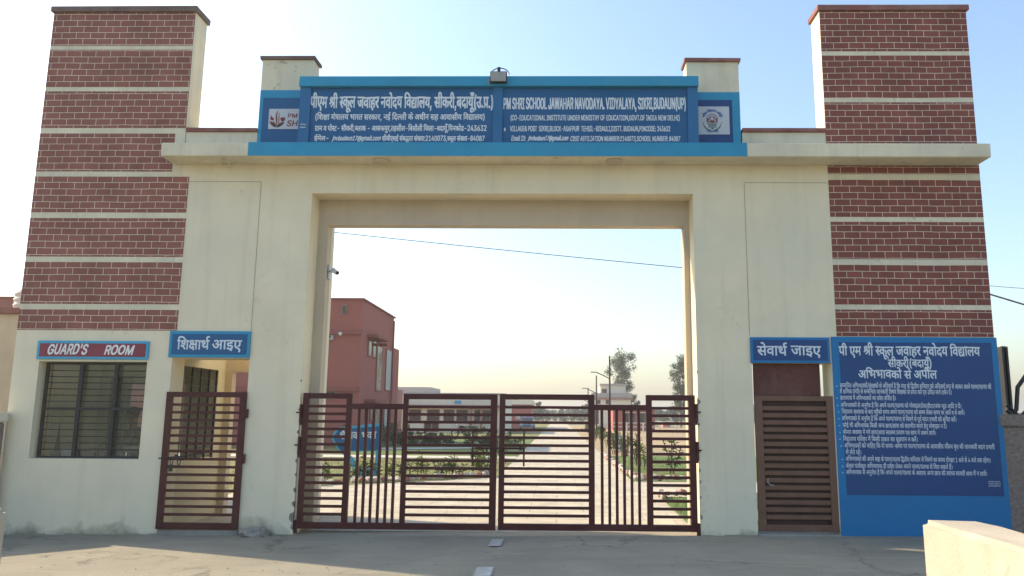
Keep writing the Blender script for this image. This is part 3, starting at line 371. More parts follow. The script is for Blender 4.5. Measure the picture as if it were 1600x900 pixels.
[138,[[58,0,-52,134,24,0,28,-80,3,-8,3,-8,2,-8,2,-8,3,-8,2,-8,-8,0,2,8,2,8,3,8,2,8,2,8,3,8,29,80,23,0,-51,-134]]],
[150,[[81,-3,-8,1,-7,1,-5,2,-5,4,-4,3,-3,3,-3,4,-2,3,-2,3,-2,0,0,-21,-21,0,0,178,21,0,0,-66,2,0,2,3,2,3,2,3,4,4,3,3,5,3,6,3,7,1,8,0,11,-1,9,-2,9,-5,8,-6,7,-8,5,-10,4,-11,3,-12,1,-13,-1,-14,-3,-12,-4,-11,-5,-10,-7,-8,-8,-6,-8,-5,-10,-3],[78,16,8,1,7,2,6,4,5,5,4,6,3,7,3,8,1,9,1,9,-1,9,-1,8,-3,8,-3,7,-4,6,-5,5,-6,3,-7,2,-8,1,-8,-1,-7,-2,-6,-3,-5,-5,-4,-6,-4,-6,-2,-8,-1,-9,-1,-9,1,-10,1,-8,3,-8,3,-7,4,-6,5,-5,6,-4,7,-2]]],
[145,[[64,-2,-8,1,-8,2,-8,3,-6,4,-5,6,-4,7,-4,8,-1,9,-1,11,0,85,21,0,0,-83,1,-10,3,-8,5,-7,6,-4,7,-3,9,-1,6,0,6,2,5,2,5,3,4,4,3,5,2,6,2,6,0,8,0,80,22,0,0,-134,-21,0,0,32,3,0,-5,-11,-6,-9,-7,-6,-8,-4,-8,-3]]],
[150,[[69,-3,-11,1,-9,3,-9,5,-8,6,-7,8,-5,10,-4,11,-3,12,-1,14,1,13,3,12,4,11,5,10,7,8,8,6,9,5,9,2,11,1,8,0,7,-1,6,-3,5,-3,3,-3,4,-4,2,-3,2,-3,2,-3,2,0,0,66,21,0,0,-178,-21,0,0,21,-2,0,-2,-3,-2,-3,-2,-4,-4,-3,-4,-3,-4,-4,-6,-2,-7,-1],[72,16,8,1,7,2,6,4,5,5,4,6,4,7,2,8,1,8,1,10,-1,9,-1,9,-2,8,-4,6,-4,6,-5,5,-6,3,-7,2,-8,1,-8,-1,-7,-2,-6,-3,-5,-5,-4,-6,-3,-7,-3,-8,-1,-8,-1,-9,1,-9,1,-9,3,-8,3,-7,4,-6,5,-5,6,-4,7,-2]]],
[138,[[56,-3,-8,0,-8,2,-7,3,-6,3,-6,5,-4,6,-4,6,-2,8,0,8,0,7,2,6,2,6,4,4,4,4,4,3,6,3,5,2,6,1,6,1,7,2,6,0,7,1,7,1,5,1,7,1,4,2,3,2,1,5,0,6,-1,4,-2,4,-2,4,-4,3,-3,2,-5,2,-5,1,-6,1,-6,-1,-5,-1,-5,-1,-5,-3,-3,-2,-3,-3,-3,-3,-2,-3,-2,-3,-20,7,3,7,5,7,5,5,6,4,7,3,7,3,7,1,7,1,7,0,4,0,5,0,6,-1,5,-2,6,-2,5,-3,5,-3,5,-5,3,-6,3,-7,2,-8,1,-10,0,-88,-22,0,0,18,-1,0,-2,-3,-2,-3,-3,-3,-4,-4,-4,-2,-5,-3,-6,-2,-6,-1],[60,16,8,0,6,2,6,3,5,3,5,4,3,5,2,5,2,5,0,5,0,19,-2,-2,-4,-1,-4,-1,-6,-1,-5,-1,-6,-1,-4,0,-4,-1,-5,-1,-5,-1,-5,-1,-4,-2,-4,-2,-3,-3,-2,-3,-1,-4,-1,-5,1,-4,1,-4,2,-4,3,-2,3,-3,4,-2,4,-1,5,-1]]],
[159,[[27,0,0,19,110,0,0,-19],[97,178,0,-178,-22,0,0,157,-2,0,-43,-32,0,25,39,28]]],
[159,[[34,0,79,157,0,1,-91,0,0,20,115,0,0,-21,-79,-157]]],
[237,[[125,-47,-17,1,-16,2,-14,4,-13,6,-12,7,-10,8,-9,10,-7,12,-5,13,-4,14,-3,16,0,17,0,16,3,15,4,15,5,12,8,12,8,10,10,9,11,7,13,6,14,4,15,2,16,1,16,-1,15,-3,13,-4,11,-6,11,-7,9,-8,7,-10,7,-10,5,-11,3,-12,2,-11,1,-12,0,-9,-1,-9,0,-8,-1,-8,-2,-8,-3,-8,-3,-6,-4,-6,-5,-5,-6,-4,-8,-2,-8,0,-4,0,-5,0,-5,2,-4,1,-5,2,-3,3,-4,3,-2,4,-1,5,-1,0,-3,-5,-3,-5,-5,-4,-6,-3,-7,-2,-9,-1,-10,1,-9,3,-7,4,-7,6,-5,7,-5,9,-3,9,-1,10,-1,11,1,10,2,10,3,9,5,8,6,6,7,6,8,4,8,2,9,1,8,0,6,-2,6,-2,4,-3,4,-3,3,-3,1,0,0,10,19,0,0,-79,0,-4,1,-4,3,-4,3,-3,4,-2,4,-1,6,1,4,2,4,3,3,5,2,6,1,8,1,9,1,11,0,12,-1,10,-1,9,-3,10,-4,9,-5,8,-6,8,-7,7,-9,5,-9,5,-11,4,-12,2,-13,1,-14,-1,-12,-2,-11,-3,-10,-5,-9,-6,-8,-8,-7,-8,-6,-10,-5,-11,-3,-12,-2,-13,0,-14,0,-14,2,-13,3,-12,5,-11,6,-9,7,-9,8,-7,10,-6,10,-5,12,-3,13,-2,15,-1,6,0,6,1,6,1,6,1,6,1,5,2,6,2,4,1,6,-16,-4,-2,-5,-1,-6,-2,-6,-1,-6,-2,-6,-1,-7,-1,-6,0],[115,23,7,0,7,2,5,2,4,4,4,5,2,5,2,7,1,8,1,9,-1,9,-1,7,-2,6,-3,5,-3,4,-5,3,-5,2,-6,1,-6,0,-7,-1,-5,-1,-5,-3,-4,-4,-4,-4,-3,-6,-2,-5,-1,-7,0,-6,0,-7,1,-7,2,-7,2,-6,3,-5,4,-4,5,-4,6,-2]]],
[150,[[73,-53,-9,1,-9,1,-8,2,-6,3,-6,3,-6,4,-4,4,-4,5,-3,4,18,12,2,-3,2,-3,3,-3,3,-3,4,-2,4,-3,5,-2,7,-1,7,0,10,1,9,2,7,5,6,6,4,8,1,10,0,27,-2,0,-2,-3,-2,-3,-3,-4,-3,-3,-4,-3,-4,-3,-6,-2,-7,-1,-8,-1,-10,1,-10,3,-9,4,-8,6,-7,7,-5,9,-4,10,-3,12,-1,13,1,14,3,12,4,10,5,10,7,8,8,6,9,5,10,2,10,1,8,0,7,-1,6,-3,5,-3,4,-3,3,-4,3,-3,2,-3,1,-3,2,0,0,22,21,0,0,-137,-1,-11,-2,-10,-4,-8,-6,-6,-7,-6,-8,-4,-10,-3,-9,-1],[72,21,8,1,7,2,6,3,5,4,4,5,4,7,2,7,2,9,0,9,0,9,-2,8,-2,8,-3,7,-5,5,-5,5,-6,3,-7,2,-8,1,-7,-1,-8,-2,-6,-3,-5,-5,-4,-6,-3,-7,-3,-7,-1,-8,-1,-9,1,-9,1,-8,3,-7,3,-7,4,-5,5,-5,7,-3,7,-2]]],
[215,[[19,0,0,134,21,0,0,-30,-2,0,2,7,3,6,4,5,4,4,5,4,5,3,5,2,6,1,5,0,10,-1,7,-3,7,-5,5,-6,4,-8,3,-9,-3,0,2,6,3,6,4,5,4,4,5,4,6,3,6,2,7,2,7,0,7,0,7,-2,7,-3,6,-4,5,-5,4,-6,3,-7,2,-9,1,-10,0,-90,-22,0,0,90,-1,8,-2,7,-5,5,-6,4,-6,2,-7,1,-6,-1,-5,-1,-4,-2,-4,-3,-4,-4,-2,-4,-2,-4,-2,-5,0,-6,0,-87,-21,0,0,92,-1,7,-3,6,-4,5,-5,3,-7,3,-7,1,-5,-1,-5,-1,-4,-2,-5,-3,-3,-4,-3,-4,-3,-5,-1,-6,-1,-7,0,-84]]],
[59,[[19,0,0,134,21,0,0,-134],[30,156,-4,0,-4,1,-3,3,-2,3,-2,3,0,4,0,4,2,3,2,3,3,2,4,2,4,0,4,0,3,-2,3,-2,3,-3,1,-3,1,-4,-1,-4,-1,-3,-3,-3,-3,-3,-3,-1]]],
[67,[[49,-1,-9,1,-8,3,-6,4,-4,6,-2,8,-1,9,0,148,21,0,0,-143,1,-5,0,-5,2,-3,3,-3,6,-1,3,0,2,1,2,0,1,0,4,-18,-3,-1,-4,0,-4,-1]]],
[140,[[73,-3,-11,1,-11,3,-10,5,-8,6,-7,8,-6,10,-4,11,-3,12,-1,13,1,13,3,13,4,11,6,9,7,8,8,7,10,5,11,2,11,1,7,0,6,-1,6,-1,5,-2,5,-2,5,-3,5,-4,4,-4,4,-4,3,-5,2,-5,3,-6,-21,-5,-2,5,-3,4,-2,3,-2,2,-3,3,-3,1,-3,2,-4,1,-5,2,-7,0,-8,-1,-7,-2,-7,-4,-5,-5,-4,-6,-3,-7,-3,-8,-1,-8,-1,-9,1,-9,1,-8,3,-7,3,-7,4,-7,5,-5,7,-4,7,-2,8,-1,7,1,6,1,3,2,4,1,3,2,2,3,3,2,2,3,2,3,1,4,1,3,21,-6,-2,-6,-3,-5,-3,-5,-4,-4,-4,-4,-4,-4,-5,-3,-5,-2,-6,-2,-6,-2,-6,-1]]],
[147,[[73,-3,-11,1,-11,3,-10,5,-8,6,-7,8,-6,10,-4,11,-3,12,-1,13,1,13,3,13,4,11,6,9,7,8,8,7,10,5,11,2,11,1,12,-1,11,-2,9,-5,9,-7,7,-8,6,-9,4,-11,3,-13,0,-13,0,-13,-3,-12,-4,-11,-6,-10,-7,-8,-9,-6,-9,-5,-11,-3],[73,16,9,1,7,2,7,4,5,5,4,7,4,7,2,7,1,8,1,9,-1,9,-1,8,-2,8,-4,7,-4,6,-5,5,-7,4,-7,2,-9,1,-8,-1,-7,-2,-7,-4,-5,-5,-4,-6,-3,-7,-3,-8,-1,-8,-1,-9,1,-9,1,-8,3,-7,3,-7,4,-7,5,-5,7,-4,7,-2]]],
[198,[[189,-34,-17,-8,-14,40,-6,-7,-6,-6,-6,-6,-8,-6,-8,-4,-8,-5,-9,-3,-10,-1,-11,-1,-14,1,-11,3,-9,5,-7,7,-4,8,-1,9,0,5,1,4,2,4,2,5,-9,3,-9,4,-7,5,-6,7,-3,8,-1,9,1,9,3,8,6,7,7,5,8,3,9,1,12,-1,9,-5,6,-8,3,-10,-1,-5,-2,-5,-2,-6,-5,-5,-14,10,3,5,1,5,0,3,-2,3,-3,3,-5,1,-6,-2,-5,-4,-4,-6,-1,-7,1,-7,4,-5,5,-4,7,-3,7,-2,8,-1,9,3,9,0,3,0,2,0,3,0,2,0,-2,-17,-1,0,-1,0,-2,0,-1,0,-9,-1,-7,-3,-4,-5,-1,-6,1,-8,6,-5,8,-4,9,-1,14,2,12,3,11,7,10,8,10,10,9,12,-3,0,-2,0,-2,-1,-2,0,-10,1,-11,2,-11,3,-9,5,-6,5,-5,5,-4,6,-4,11,-1,13,0,10,3,9,5,7,5,6,6,5,7,3,8,3,8,2,9,1,9,0,2,0,0,24,-142,0,0,18,202,0,0,-18,-40,0,0,-42,-12,0,-14,0,-10,-2,-8,-2,-7,-3,-5,-5,-3,-5,-3,-6,0,-7,1,-9,3,-7,6,-6,7,-5,11,-3,12,-1,1,0,1,0,2,0,2,0,-1,3,0,2,0,2,-1,2,2,7,4,5,5,3,6,1,10,-2,6,-4,5,-7,1,-7,-1,-7,-3,-5,-5,-4,-6,-3]]],
[162,[[175,18,-7,-4,-8,-3,-8,-4,-8,-3,-10,-2,-12,0,-18,1,-17,5,-17,7,-16,11,-16,15,-17,19,-6,8,-3,6,-1,6,-1,4,1,6,3,4,5,3,7,1,6,0,5,-3,4,-3,4,-4,5,5,2,7,2,7,0,7,-1,13,-3,11,-50,0,0,18,166,0,0,-18,-96,0,2,-5,1,-5,1,-7,0,-7,0,-12,-3,-11,-5,-9,-7,-7,-8,-7,-9,-5,11,-13,13,-10,12,-9,14,-6,15,-4,15,-1,13,1,11,2,8,3,7,4,8,5],[168,54,-7,-5,-9,-4,-11,-3,-11,-1,-11,1,-10,4,-8,6,-7,8,-4,9,-1,11,1,11,4,9,7,8,9,6,10,3,13,1,5,0,6,0,6,-1,4,-1,-2,-18,-3,1,-5,1,-4,1,-5,0,-11,-1,-8,-4,-5,-7,-2,-10,2,-9,5,-7,8,-4,10,-1,8,1,8,3,6,4,6,4]]],
[66,[[33,-2,-4,1,-4,2,-3,2,-3,4,-1,3,-1,5,1,4,1,4,3,3,3,3,4,1,4,1,5,-1,3,-1,4,-3,2,-3,2,-4,1,-4,-1,-5,-2,-3,-2,-4,-4,-2,-3,-2],[33,95,-4,1,-4,1,-3,3,-3,3,-1,4,-1,4,1,5,1,3,3,4,3,2,4,2,4,1,5,-1,3,-2,4,-2,2,-4,2,-3,1,-5,-1,-4,-2,-4,-2,-3,-4,-3,-3,-1]]],
[159,[[79,-2,-12,1,-11,3,-10,6,-9,9,-7,10,-6,13,-4,14,-2,17,-1,18,1,18,2,17,4,14,6,13,7,10,9,9,10,6,11,3,12,2,13,-2,11,-3,10,-6,9,-9,7,-10,6,-13,4,-14,2,-17,1,-18,-1,-18,-2,-17,-4,-14,-6,-13,-7,-10,-9,-9,-10,-6,-11,-3],[79,17,9,1,7,3,7,5,5,6,5,9,3,9,3,12,2,13,0,14,0,14,-2,13,-3,12,-3,10,-5,8,-5,6,-7,5,-7,3,-9,1,-8,-1,-7,-3,-7,-5,-5,-6,-5,-8,-4,-10,-2,-12,-2,-13,0,-14,0,-14,2,-13,2,-12,4,-9,5,-9,5,-6,7,-5,7,-3]]],
[159,[[79,-2,-11,0,-11,2,-10,4,-8,5,-7,6,-6,7,-4,8,-3,8,-1,9,1,8,1,7,3,6,3,6,4,6,5,4,6,4,6,3,6,2,0,1,-8,3,-7,4,-6,7,-4,8,-3,8,0,9,0,9,3,8,4,8,5,6,6,6,8,4,9,4,9,2,10,1,10,-1,10,-2,8,-4,8,-4,6,-6,6,-6,4,-8,2,-8,1,-9,-1,-9,-3,-8,-4,-8,-6,-7,-6,-4,-8,-3,0,-1,6,-2,6,-3,5,-4,5,-4,4,-6,4,-6,2,-6,2,-7,1,-8,-1,-9,-3,-8,-4,-8,-6,-7,-7,-6,-9,-5,-10,-4,-10,-2],[79,17,8,1,7,1,6,2,5,3,5,4,3,4,3,5,1,6,1,6,-1,6,-1,6,-3,5,-4,5,-5,4,-5,3,-6,2,-7,2,-7,0,-7,0,-7,-2,-6,-2,-5,-3,-5,-4,-3,-5,-3,-5,-2,-6,0,-6,0,-6,2,-6,2,-5,4,-4,4,-4,6,-3,6,-2,7,-1],[79,101,6,1,6,1,5,2,5,3,3,4,4,4,2,5,1,5,1,6,-1,5,-1,5,-2,5,-3,4,-4,4,-5,2,-5,2,-5,2,-7,0,-6,0,-6,-2,-5,-2,-4,-2,-4,-4,-3,-4,-3,-5,-1,-5,0,-5,0,-6,1,-5,3,-5,3,-4,4,-4,4,-3,6,-2,5,-1]]],
[156,[[22,0,0,178,61,0,13,-1,11,-2,10,-4,8,-6,7,-7,5,-8,3,-9,3,-9,0,-10,0,-11,-3,-9,-3,-9,-5,-8,-7,-7,-8,-6,-10,-4,-11,-3,-13,-1,-44,0,0,20,43,0,8,1,8,2,6,2,6,4,4,4,3,6,2,5,1,7,1,7,-1,6,-1,7,-2,5,-3,6,-4,4,-6,3,-6,3,-8,2,-9,0,-37,0,0,-158]]],
[221,[[22,0,0,178,32,0,44,-112,1,-5,2,-5,2,-4,1,-4,1,-5,2,-5,1,-4,2,-5,1,-4,1,-4,1,-4,-5,0,1,3,2,4,1,5,1,4,2,5,1,5,2,4,1,4,1,5,2,5,2,5,43,112,33,0,0,-178,-23,0,0,102,0,6,0,6,1,5,0,5,0,5,0,5,0,6,0,5,0,5,0,5,0,6,2,0,-1,-6,-2,-6,-2,-5,-2,-6,-2,-5,-2,-6,-1,-5,-2,-5,-2,-4,-1,-4,-2,-4,-1,-3,-40,-102,-19,0,-41,102,-1,3,-1,3,-2,4,-1,5,-2,5,-2,5,-1,5,-2,5,-2,6,-2,6,-2,6,-2,6,2,0,0,-5,0,-5,1,-5,0,-5,0,-5,0,-6,0,-5,0,-5,0,-5,0,-7,0,-6,0,-102]]],
[157,[[79,-3,-13,1,-11,2,-10,3,-9,5,-7,6,-6,7,-5,7,-3,9,-1,10,23,0,1,-7,3,-5,3,-5,4,-4,5,-3,6,-3,6,-1,7,-1,7,-1,7,1,8,1,6,2,6,3,5,4,5,4,3,5,2,6,0,6,0,5,-2,5,-3,4,-3,3,-5,3,-5,3,-5,2,-6,2,-6,2,-22,6,-13,5,-11,5,-9,7,-7,9,-4,9,-1,12,1,9,3,9,4,8,6,7,7,6,9,4,10,4,10,2,11,1,11,-1,11,-2,9,-4,9,-4,7,-6,6,-7,4,-7,3,-8,1,-9,-22,0,-2,8,-5,7,-6,5,-8,4,-9,3,-10,1,-7,-1,-7,-1,-6,-2,-5,-3,-5,-3,-3,-5,-3,-4,-1,-5,-1,-5,1,-6,2,-5,3,-4,4,-4,5,-3,5,-2,5,-2,5,-2,4,-1,18,-5,5,-2,5,-1,6,-2,5,-3,6,-3,5,-3,5,-4,5,-5,3,-5,3,-7,2,-7,0,-7,-1,-10,-2,-9,-4,-8,-6,-7,-7,-6,-9,-5,-11,-4,-11,-2]]],
[182,[[22,0,0,178,22,0,0,-77,94,0,0,77,23,0,0,-178,-23,0,0,81,-94,0,0,-81]]],
[158,[[22,0,0,178,61,0,13,-1,11,-2,10,-4,8,-5,7,-7,5,-7,3,-9,3,-10,0,-10,0,-10,-3,-9,-3,-9,-5,-7,-7,-7,-8,-5,-10,-4,-11,-2,-13,-1,-49,0,0,20,48,0,8,1,8,1,6,2,5,4,5,4,3,4,2,6,1,6,1,6,-1,7,-1,6,-2,6,-3,5,-5,4,-5,3,-6,2,-8,2,-9,0,-37,0,0,-158],[124,0,-43,80,25,0,44,-80]]],
[108,[[11,0,0,20,32,0,0,138,-32,0,0,20,86,0,0,-20,-32,0,0,-138,32,0,0,-20]]],
[179,[[94,-2,-15,1,-14,4,-12,6,-11,8,-10,11,-7,12,-6,15,-3,16,-1,18,1,18,3,16,6,15,7,13,10,10,11,9,12,6,14,3,15,2,9,-1,8,-1,8,-2,8,-3,7,-4,7,-5,6,-5,5,-6,5,-7,4,-8,3,-8,2,-9,-23,0,-2,6,-2,5,-3,5,-3,5,-4,4,-4,3,-5,3,-4,2,-6,2,-5,2,-6,0,-5,1,-11,-1,-9,-3,-9,-5,-8,-6,-7,-8,-6,-9,-4,-12,-2,-13,-1,-14,1,-14,2,-13,4,-11,6,-10,7,-8,8,-6,9,-5,9,-2,11,-1,5,0,6,1,5,1,6,2,4,2,5,3,4,4,4,4,3,4,3,5,2,5,2,6,23,0,-2,-9,-3,-8,-4,-7,-5,-7,-5,-6,-6,-6,-7,-4,-7,-4,-8,-3,-8,-3,-8,-1]]],
[187,[[94,-2,-15,1,-13,4,-13,6,-11,8,-9,11,-8,12,-6,15,-3,16,-1,18,1,18,3,16,6,15,8,13,9,10,11,9,13,6,13,3,15,2,14,-2,14,-3,12,-6,12,-9,9,-10,8,-13,5,-15,4,-16,1,-18,-1,-18,-4,-16,-5,-15,-8,-12,-9,-11,-12,-8,-12,-6,-14,-4],[94,19,10,1,10,2,9,5,8,6,6,8,6,10,4,11,3,13,1,14,-1,15,-3,12,-4,12,-6,9,-6,8,-8,7,-9,4,-10,3,-10,1,-11,-1,-9,-3,-9,-5,-8,-6,-7,-8,-6,-9,-4,-12,-2,-13,-1,-14,1,-14,2,-13,4,-11,6,-10,7,-8,8,-6,9,-5,9,-2]]],
[139,[[22,0,0,178,22,0,0,-158,83,0,0,-20]]],
[140,[[65,-2,-15,1,-12,5,-11,7,-8,11,-5,13,-2,16,0,10,23,0,0,-10,1,-10,2,-8,5,-7,6,-5,8,-2,8,-1,9,1,7,2,6,5,5,7,3,8,1,10,0,127,22,0,0,-127,-1,-16,-5,-13,-8,-11,-11,-7,-13,-5]]],
[169,[[6,0,65,178,26,0,66,-178,-24,0,-38,106,-2,7,-3,8,-3,9,-3,11,-4,12,-4,15,4,0,-4,-15,-4,-12,-3,-11,-3,-10,-3,-8,-2,-6,-37,-106],[39,50,0,20,91,0,0,-20]]],
[241,[[55,0,-49,178,23,0,29,-109,1,-6,2,-6,1,-6,1,-6,2,-6,1,-6,1,-6,1,-7,2,-6,-3,0,1,6,1,7,1,6,2,6,1,6,2,6,1,6,1,6,2,6,29,109,26,0,28,-109,2,-6,1,-6,2,-6,1,-6,1,-6,2,-6,1,-6,1,-7,2,-6,-3,0,1,6,1,7,1,6,2,6,1,6,1,6,2,6,1,6,2,6,28,109,23,0,-49,-178,-26,0,-31,113,-2,7,-2,8,-1,9,-2,9,-2,10,-2,11,5,0,-2,-10,-1,-10,-2,-9,-2,-8,-2,-9,-2,-8,-31,-113]]],
[185,[[22,0,0,178,26,0,73,-114,2,-3,2,-4,3,-4,3,-5,2,-5,4,-6,3,-6,3,-6,3,-6,-3,0,-1,6,-1,7,0,6,0,6,0,6,-1,6,0,7,0,6,0,109,23,0,0,-178,-27,0,-65,101,-3,5,-3,5,-2,5,-4,5,-3,6,-4,7,-4,7,-5,8,-5,10,4,0,1,-9,0,-8,0,-8,1,-7,0,-6,0,-6,0,-8,0,-5,0,-102]]],
[169,[[72,0,-66,178,24,0,38,-106,2,-6,3,-8,3,-10,3,-11,4,-12,4,-14,-4,0,4,14,4,13,3,11,3,9,3,8,2,6,37,106,24,0,-65,-178]]],
[177,[[77,0,-43,0,0,20,42,0,13,1,12,3,11,4,9,7,7,8,5,9,4,11,2,13,1,13,-1,14,-2,12,-4,11,-5,10,-7,8,-9,6,-10,4,-11,3,-13,1,-45,0,0,20,46,0,17,-1,15,-3,13,-6,11,-9,10,-10,7,-12,6,-14,3,-16,1,-18,-1,-17,-3,-16,-6,-14,-7,-13,-10,-10,-12,-8,-13,-6,-16,-4],[44,178,0,-178,-22,0,0,178]]],
[166,[[72,0,0,73,-66,105,27,0,35,-57,4,-7,3,-6,3,-6,4,-6,3,-8,3,-8,-9,0,3,9,3,7,3,7,4,6,3,6,4,6,35,57,26,0,-65,-105,0,-73]]],
[165,[[37,51,0,24,4,6,4,5,4,5,4,5,4,5,5,5,4,5,4,5,5,5,53,57,30,0,-76,-81,-2,0],[22,0,0,178,22,0,0,-61,0,-38,0,-11,0,-68],[131,0,-65,91,15,17,77,-108]]],
[160,[[22,0,0,178,63,0,11,0,11,-3,9,-3,7,-5,6,-6,5,-6,3,-8,2,-8,0,-8,0,-7,-1,-7,-3,-5,-3,-5,-3,-4,-4,-3,-5,-3,-5,-2,-5,-1,0,-2,6,-1,5,-2,6,-3,5,-4,5,-5,4,-6,3,-7,2,-8,0,-9,0,-8,-2,-8,-4,-8,-5,-6,-6,-6,-8,-5,-10,-3,-11,-2,-13,-1],[44,20,42,0,13,1,10,3,7,4,5,6,3,6,1,8,-1,6,-1,5,-3,5,-3,5,-5,4,-5,3,-6,3,-6,1,-8,1,-43,0],[44,100,40,0,6,0,5,2,6,2,5,3,4,3,3,4,3,5,1,6,1,6,-1,7,-3,6,-4,6,-7,5,-8,2,-11,1,-40,0]]],
[182,[[91,-3,-13,1,-12,3,-12,4,-9,7,-8,7,-7,9,-5,10,-3,11,0,12,0,117,22,0,0,-116,1,-8,2,-7,3,-7,4,-7,6,-5,6,-4,8,-3,8,-2,9,-1,10,1,8,2,7,3,7,4,5,5,4,7,4,7,1,7,1,8,0,116,23,0,0,-117,-1,-12,-3,-11,-5,-10,-6,-9,-8,-7,-10,-7,-11,-4,-12,-3]]],
[147,[[22,0,0,178,108,0,0,-20,-86,0,0,-58,80,0,0,-20,-80,0,0,-60,87,0,0,-20]]],
[158,[[12,158,0,20,134,0,0,-20,-55,0,0,-158,-23,0,0,158]]],
[145,[[22,0,0,178,107,0,0,-20,-85,0,0,-61,77,0,0,-20,-77,0,0,-77]]],
[183,[[94,-2,-15,1,-14,4,-12,6,-11,8,-10,11,-7,12,-6,15,-3,16,-1,18,1,18,3,16,6,15,7,13,9,10,11,9,13,6,13,3,15,2,9,-1,9,-1,8,-3,8,-3,8,-4,6,-5,6,-5,6,-6,4,-7,4,-7,3,-8,2,-9,-23,0,-2,6,-3,5,-3,5,-3,4,-3,4,-4,4,-5,3,-4,2,-6,2,-5,1,-6,1,-6,1,-10,-1,-10,-3,-8,-4,-8,-7,-7,-8,-6,-9,-4,-12,-2,-12,-1,-15,1,-14,2,-13,4,-11,6,-10,7,-8,8,-6,9,-5,10,-2,10,-1,10,0,9,3,8,3,7,5,6,6,5,7,3,9,3,9,0,10,7,-1,-53,0,0,20,68,0,0,-20,-1,-14,-3,-13,-5,-11,-7,-10,-9,-9,-10,-6,-11,-5,-13,-3]]],
[158,[[69,-2,-11,0,-10,3,-9,3,-8,5,-6,6,-6,7,-4,7,-2,9,-1,9,1,7,2,7,2,6,4,5,4,6,5,5,6,4,7,6,7,5,26,19,3,3,4,3,2,2,3,3,2,3,2,5,0,6,0,5,-2,5,-3,4,-5,3,-5,2,-6,0,-4,0,-4,-1,-4,-1,-3,-2,-2,-3,-3,-3,-2,-5,0,-6,0,-5,1,-4,2,-4,2,-4,3,-4,3,-5,4,-4,4,-5,4,-5,82,-100,-26,0,-68,81,-6,8,-5,6,-6,7,-4,6,-4,6,-4,6,-2,6,-2,7,0,7,1,7,1,7,3,7,4,5,5,5,7,4,6,3,8,1,9,1,8,-1,8,-1,7,-3,6,-4,5,-5,4,-5,3,-6,1,-7,1,-6,0,-6,-1,-5,-2,-5,-2,-4,-3,-4,-4,-4,-3,-4,-4,-4,-5,-3,-35,-27,-7,-5,-5,-5,-4,-5,-2,-5,-2,-5,0,-5,0,-6,1,-5,3,-5,3,-4,4,-3,4,-3,6,-2,6,-1,6,-1,7,1,7,1,6,3,7,3,5,4,6,5,5,6,4,7,3,7,3,8,1,8,1,10,20,0,0,-11,-1,-10,-3,-8,-2,-7,-4,-6,-3,-5,-3,-4,-3,-4,-3,-2,-4,-6,-6,-5,-7,-5,-9,-4,-8,-2,-9,-2]]],
[73,[[28,110,-3,68,23,0,-2,-68]]],
[160,[[138,138,0,-138,-20,0,0,45,-8,-4,-9,-4,-11,-3,-13,-1,-13,1,-12,4,-11,7,-9,9,-7,12,-4,14,14,4,11,5,8,5,5,7,4,7,1,9,-2,11,-4,8,-7,4,-8,2,-6,-1,-5,-2,-2,-4,-2,-5,3,-7,7,-5,11,-3,-2,-17,-10,2,-9,3,-7,5,-5,5,-3,8,-1,9,1,8,3,7,5,6,10,5,12,2,10,-1,10,-3,8,-6,7,-8,4,-10,2,-13,-1,-11,-3,-10,-6,-9,-8,-7,-9,-6,-11,-6,6,-7,6,-6,9,-3,11,-1,13,1,10,4,6,3,6,5,5,5,0,69,-20,0,0,18,66,0,0,-18]]],
[0,[[-48,154,-4,9,-4,9,-3,9,-1,9,1,11,4,8,6,7,8,4,9,3,11,1,7,0,8,-2,6,-2,5,-2,-5,-16,-5,2,-4,1,-5,1,-6,1,-8,-2,-7,-4,-4,-6,-1,-8,1,-8,2,-8,4,-9,6,-8]]],
[123,[[68,56,-8,-1,-7,-1,-7,-2,-6,-3,-7,5,-7,6,-6,6,-4,6,-3,8,-1,8,1,6,2,6,3,5,4,3,6,4,7,2,9,2,11,0,23,0,0,22,-78,0,0,18,126,0,0,-18,-27,0,0,-40,-46,0,-7,0,-4,0,-3,-1,-3,-2,-3,-3,-1,-5,1,-6,3,-4,4,-4,4,-4,12,3,13,2,11,-2,11,-3,9,-5,6,-7,4,-8,2,-11,-1,-10,-4,-8,-6,-7,-7,-6,-10,-4,-12,-2,8,-3,7,-3,8,-2,9,-3,-8,-18,-10,5,-9,4,-9,5,-8,5,-8,5,-8,4,-13,2,-10,3,-7,4,-2,7,1,5,2,4,5,3,5,1,5,-1,6,-2,6,-3,6,-5,4,-1,3,0,11,1,9,1,7,3,7,7,3,9,-2,8,-5,5,-7,3]]],
[88,[[52,80,55,0,0,-18,-55,0,0,-9,-1,-7,-3,-5,-4,-2,-4,-1,-5,1,-5,2,-5,3,-5,5,-4,5,-3,5,-3,6,0,5,1,4,2,3,5,2,7,1,7,0,0,58,-32,0,0,18,91,0,0,-18,-39,0]]],
[65,[[42,138,0,-138,-20,0,0,138,-22,0,0,18,68,0,0,-18],[22,154,-3,12,-3,10,-4,9,-5,10,-6,6,-7,4,-8,1,-5,-1,-5,0,-4,-2,-4,-1,-6,18,11,3,12,1,13,-2,11,-4,6,-6,6,-7,5,-9,6,-12,4,-14,5,-16],[36,205,2,6,3,5,4,3,5,1,6,-1,4,-3,3,-5,1,-6,-1,-5,-3,-5,-4,-3,-6,-1,-5,1,-4,3,-3,5]]],
[88,[[83,187,-58,-214,-19,0,57,214]]],
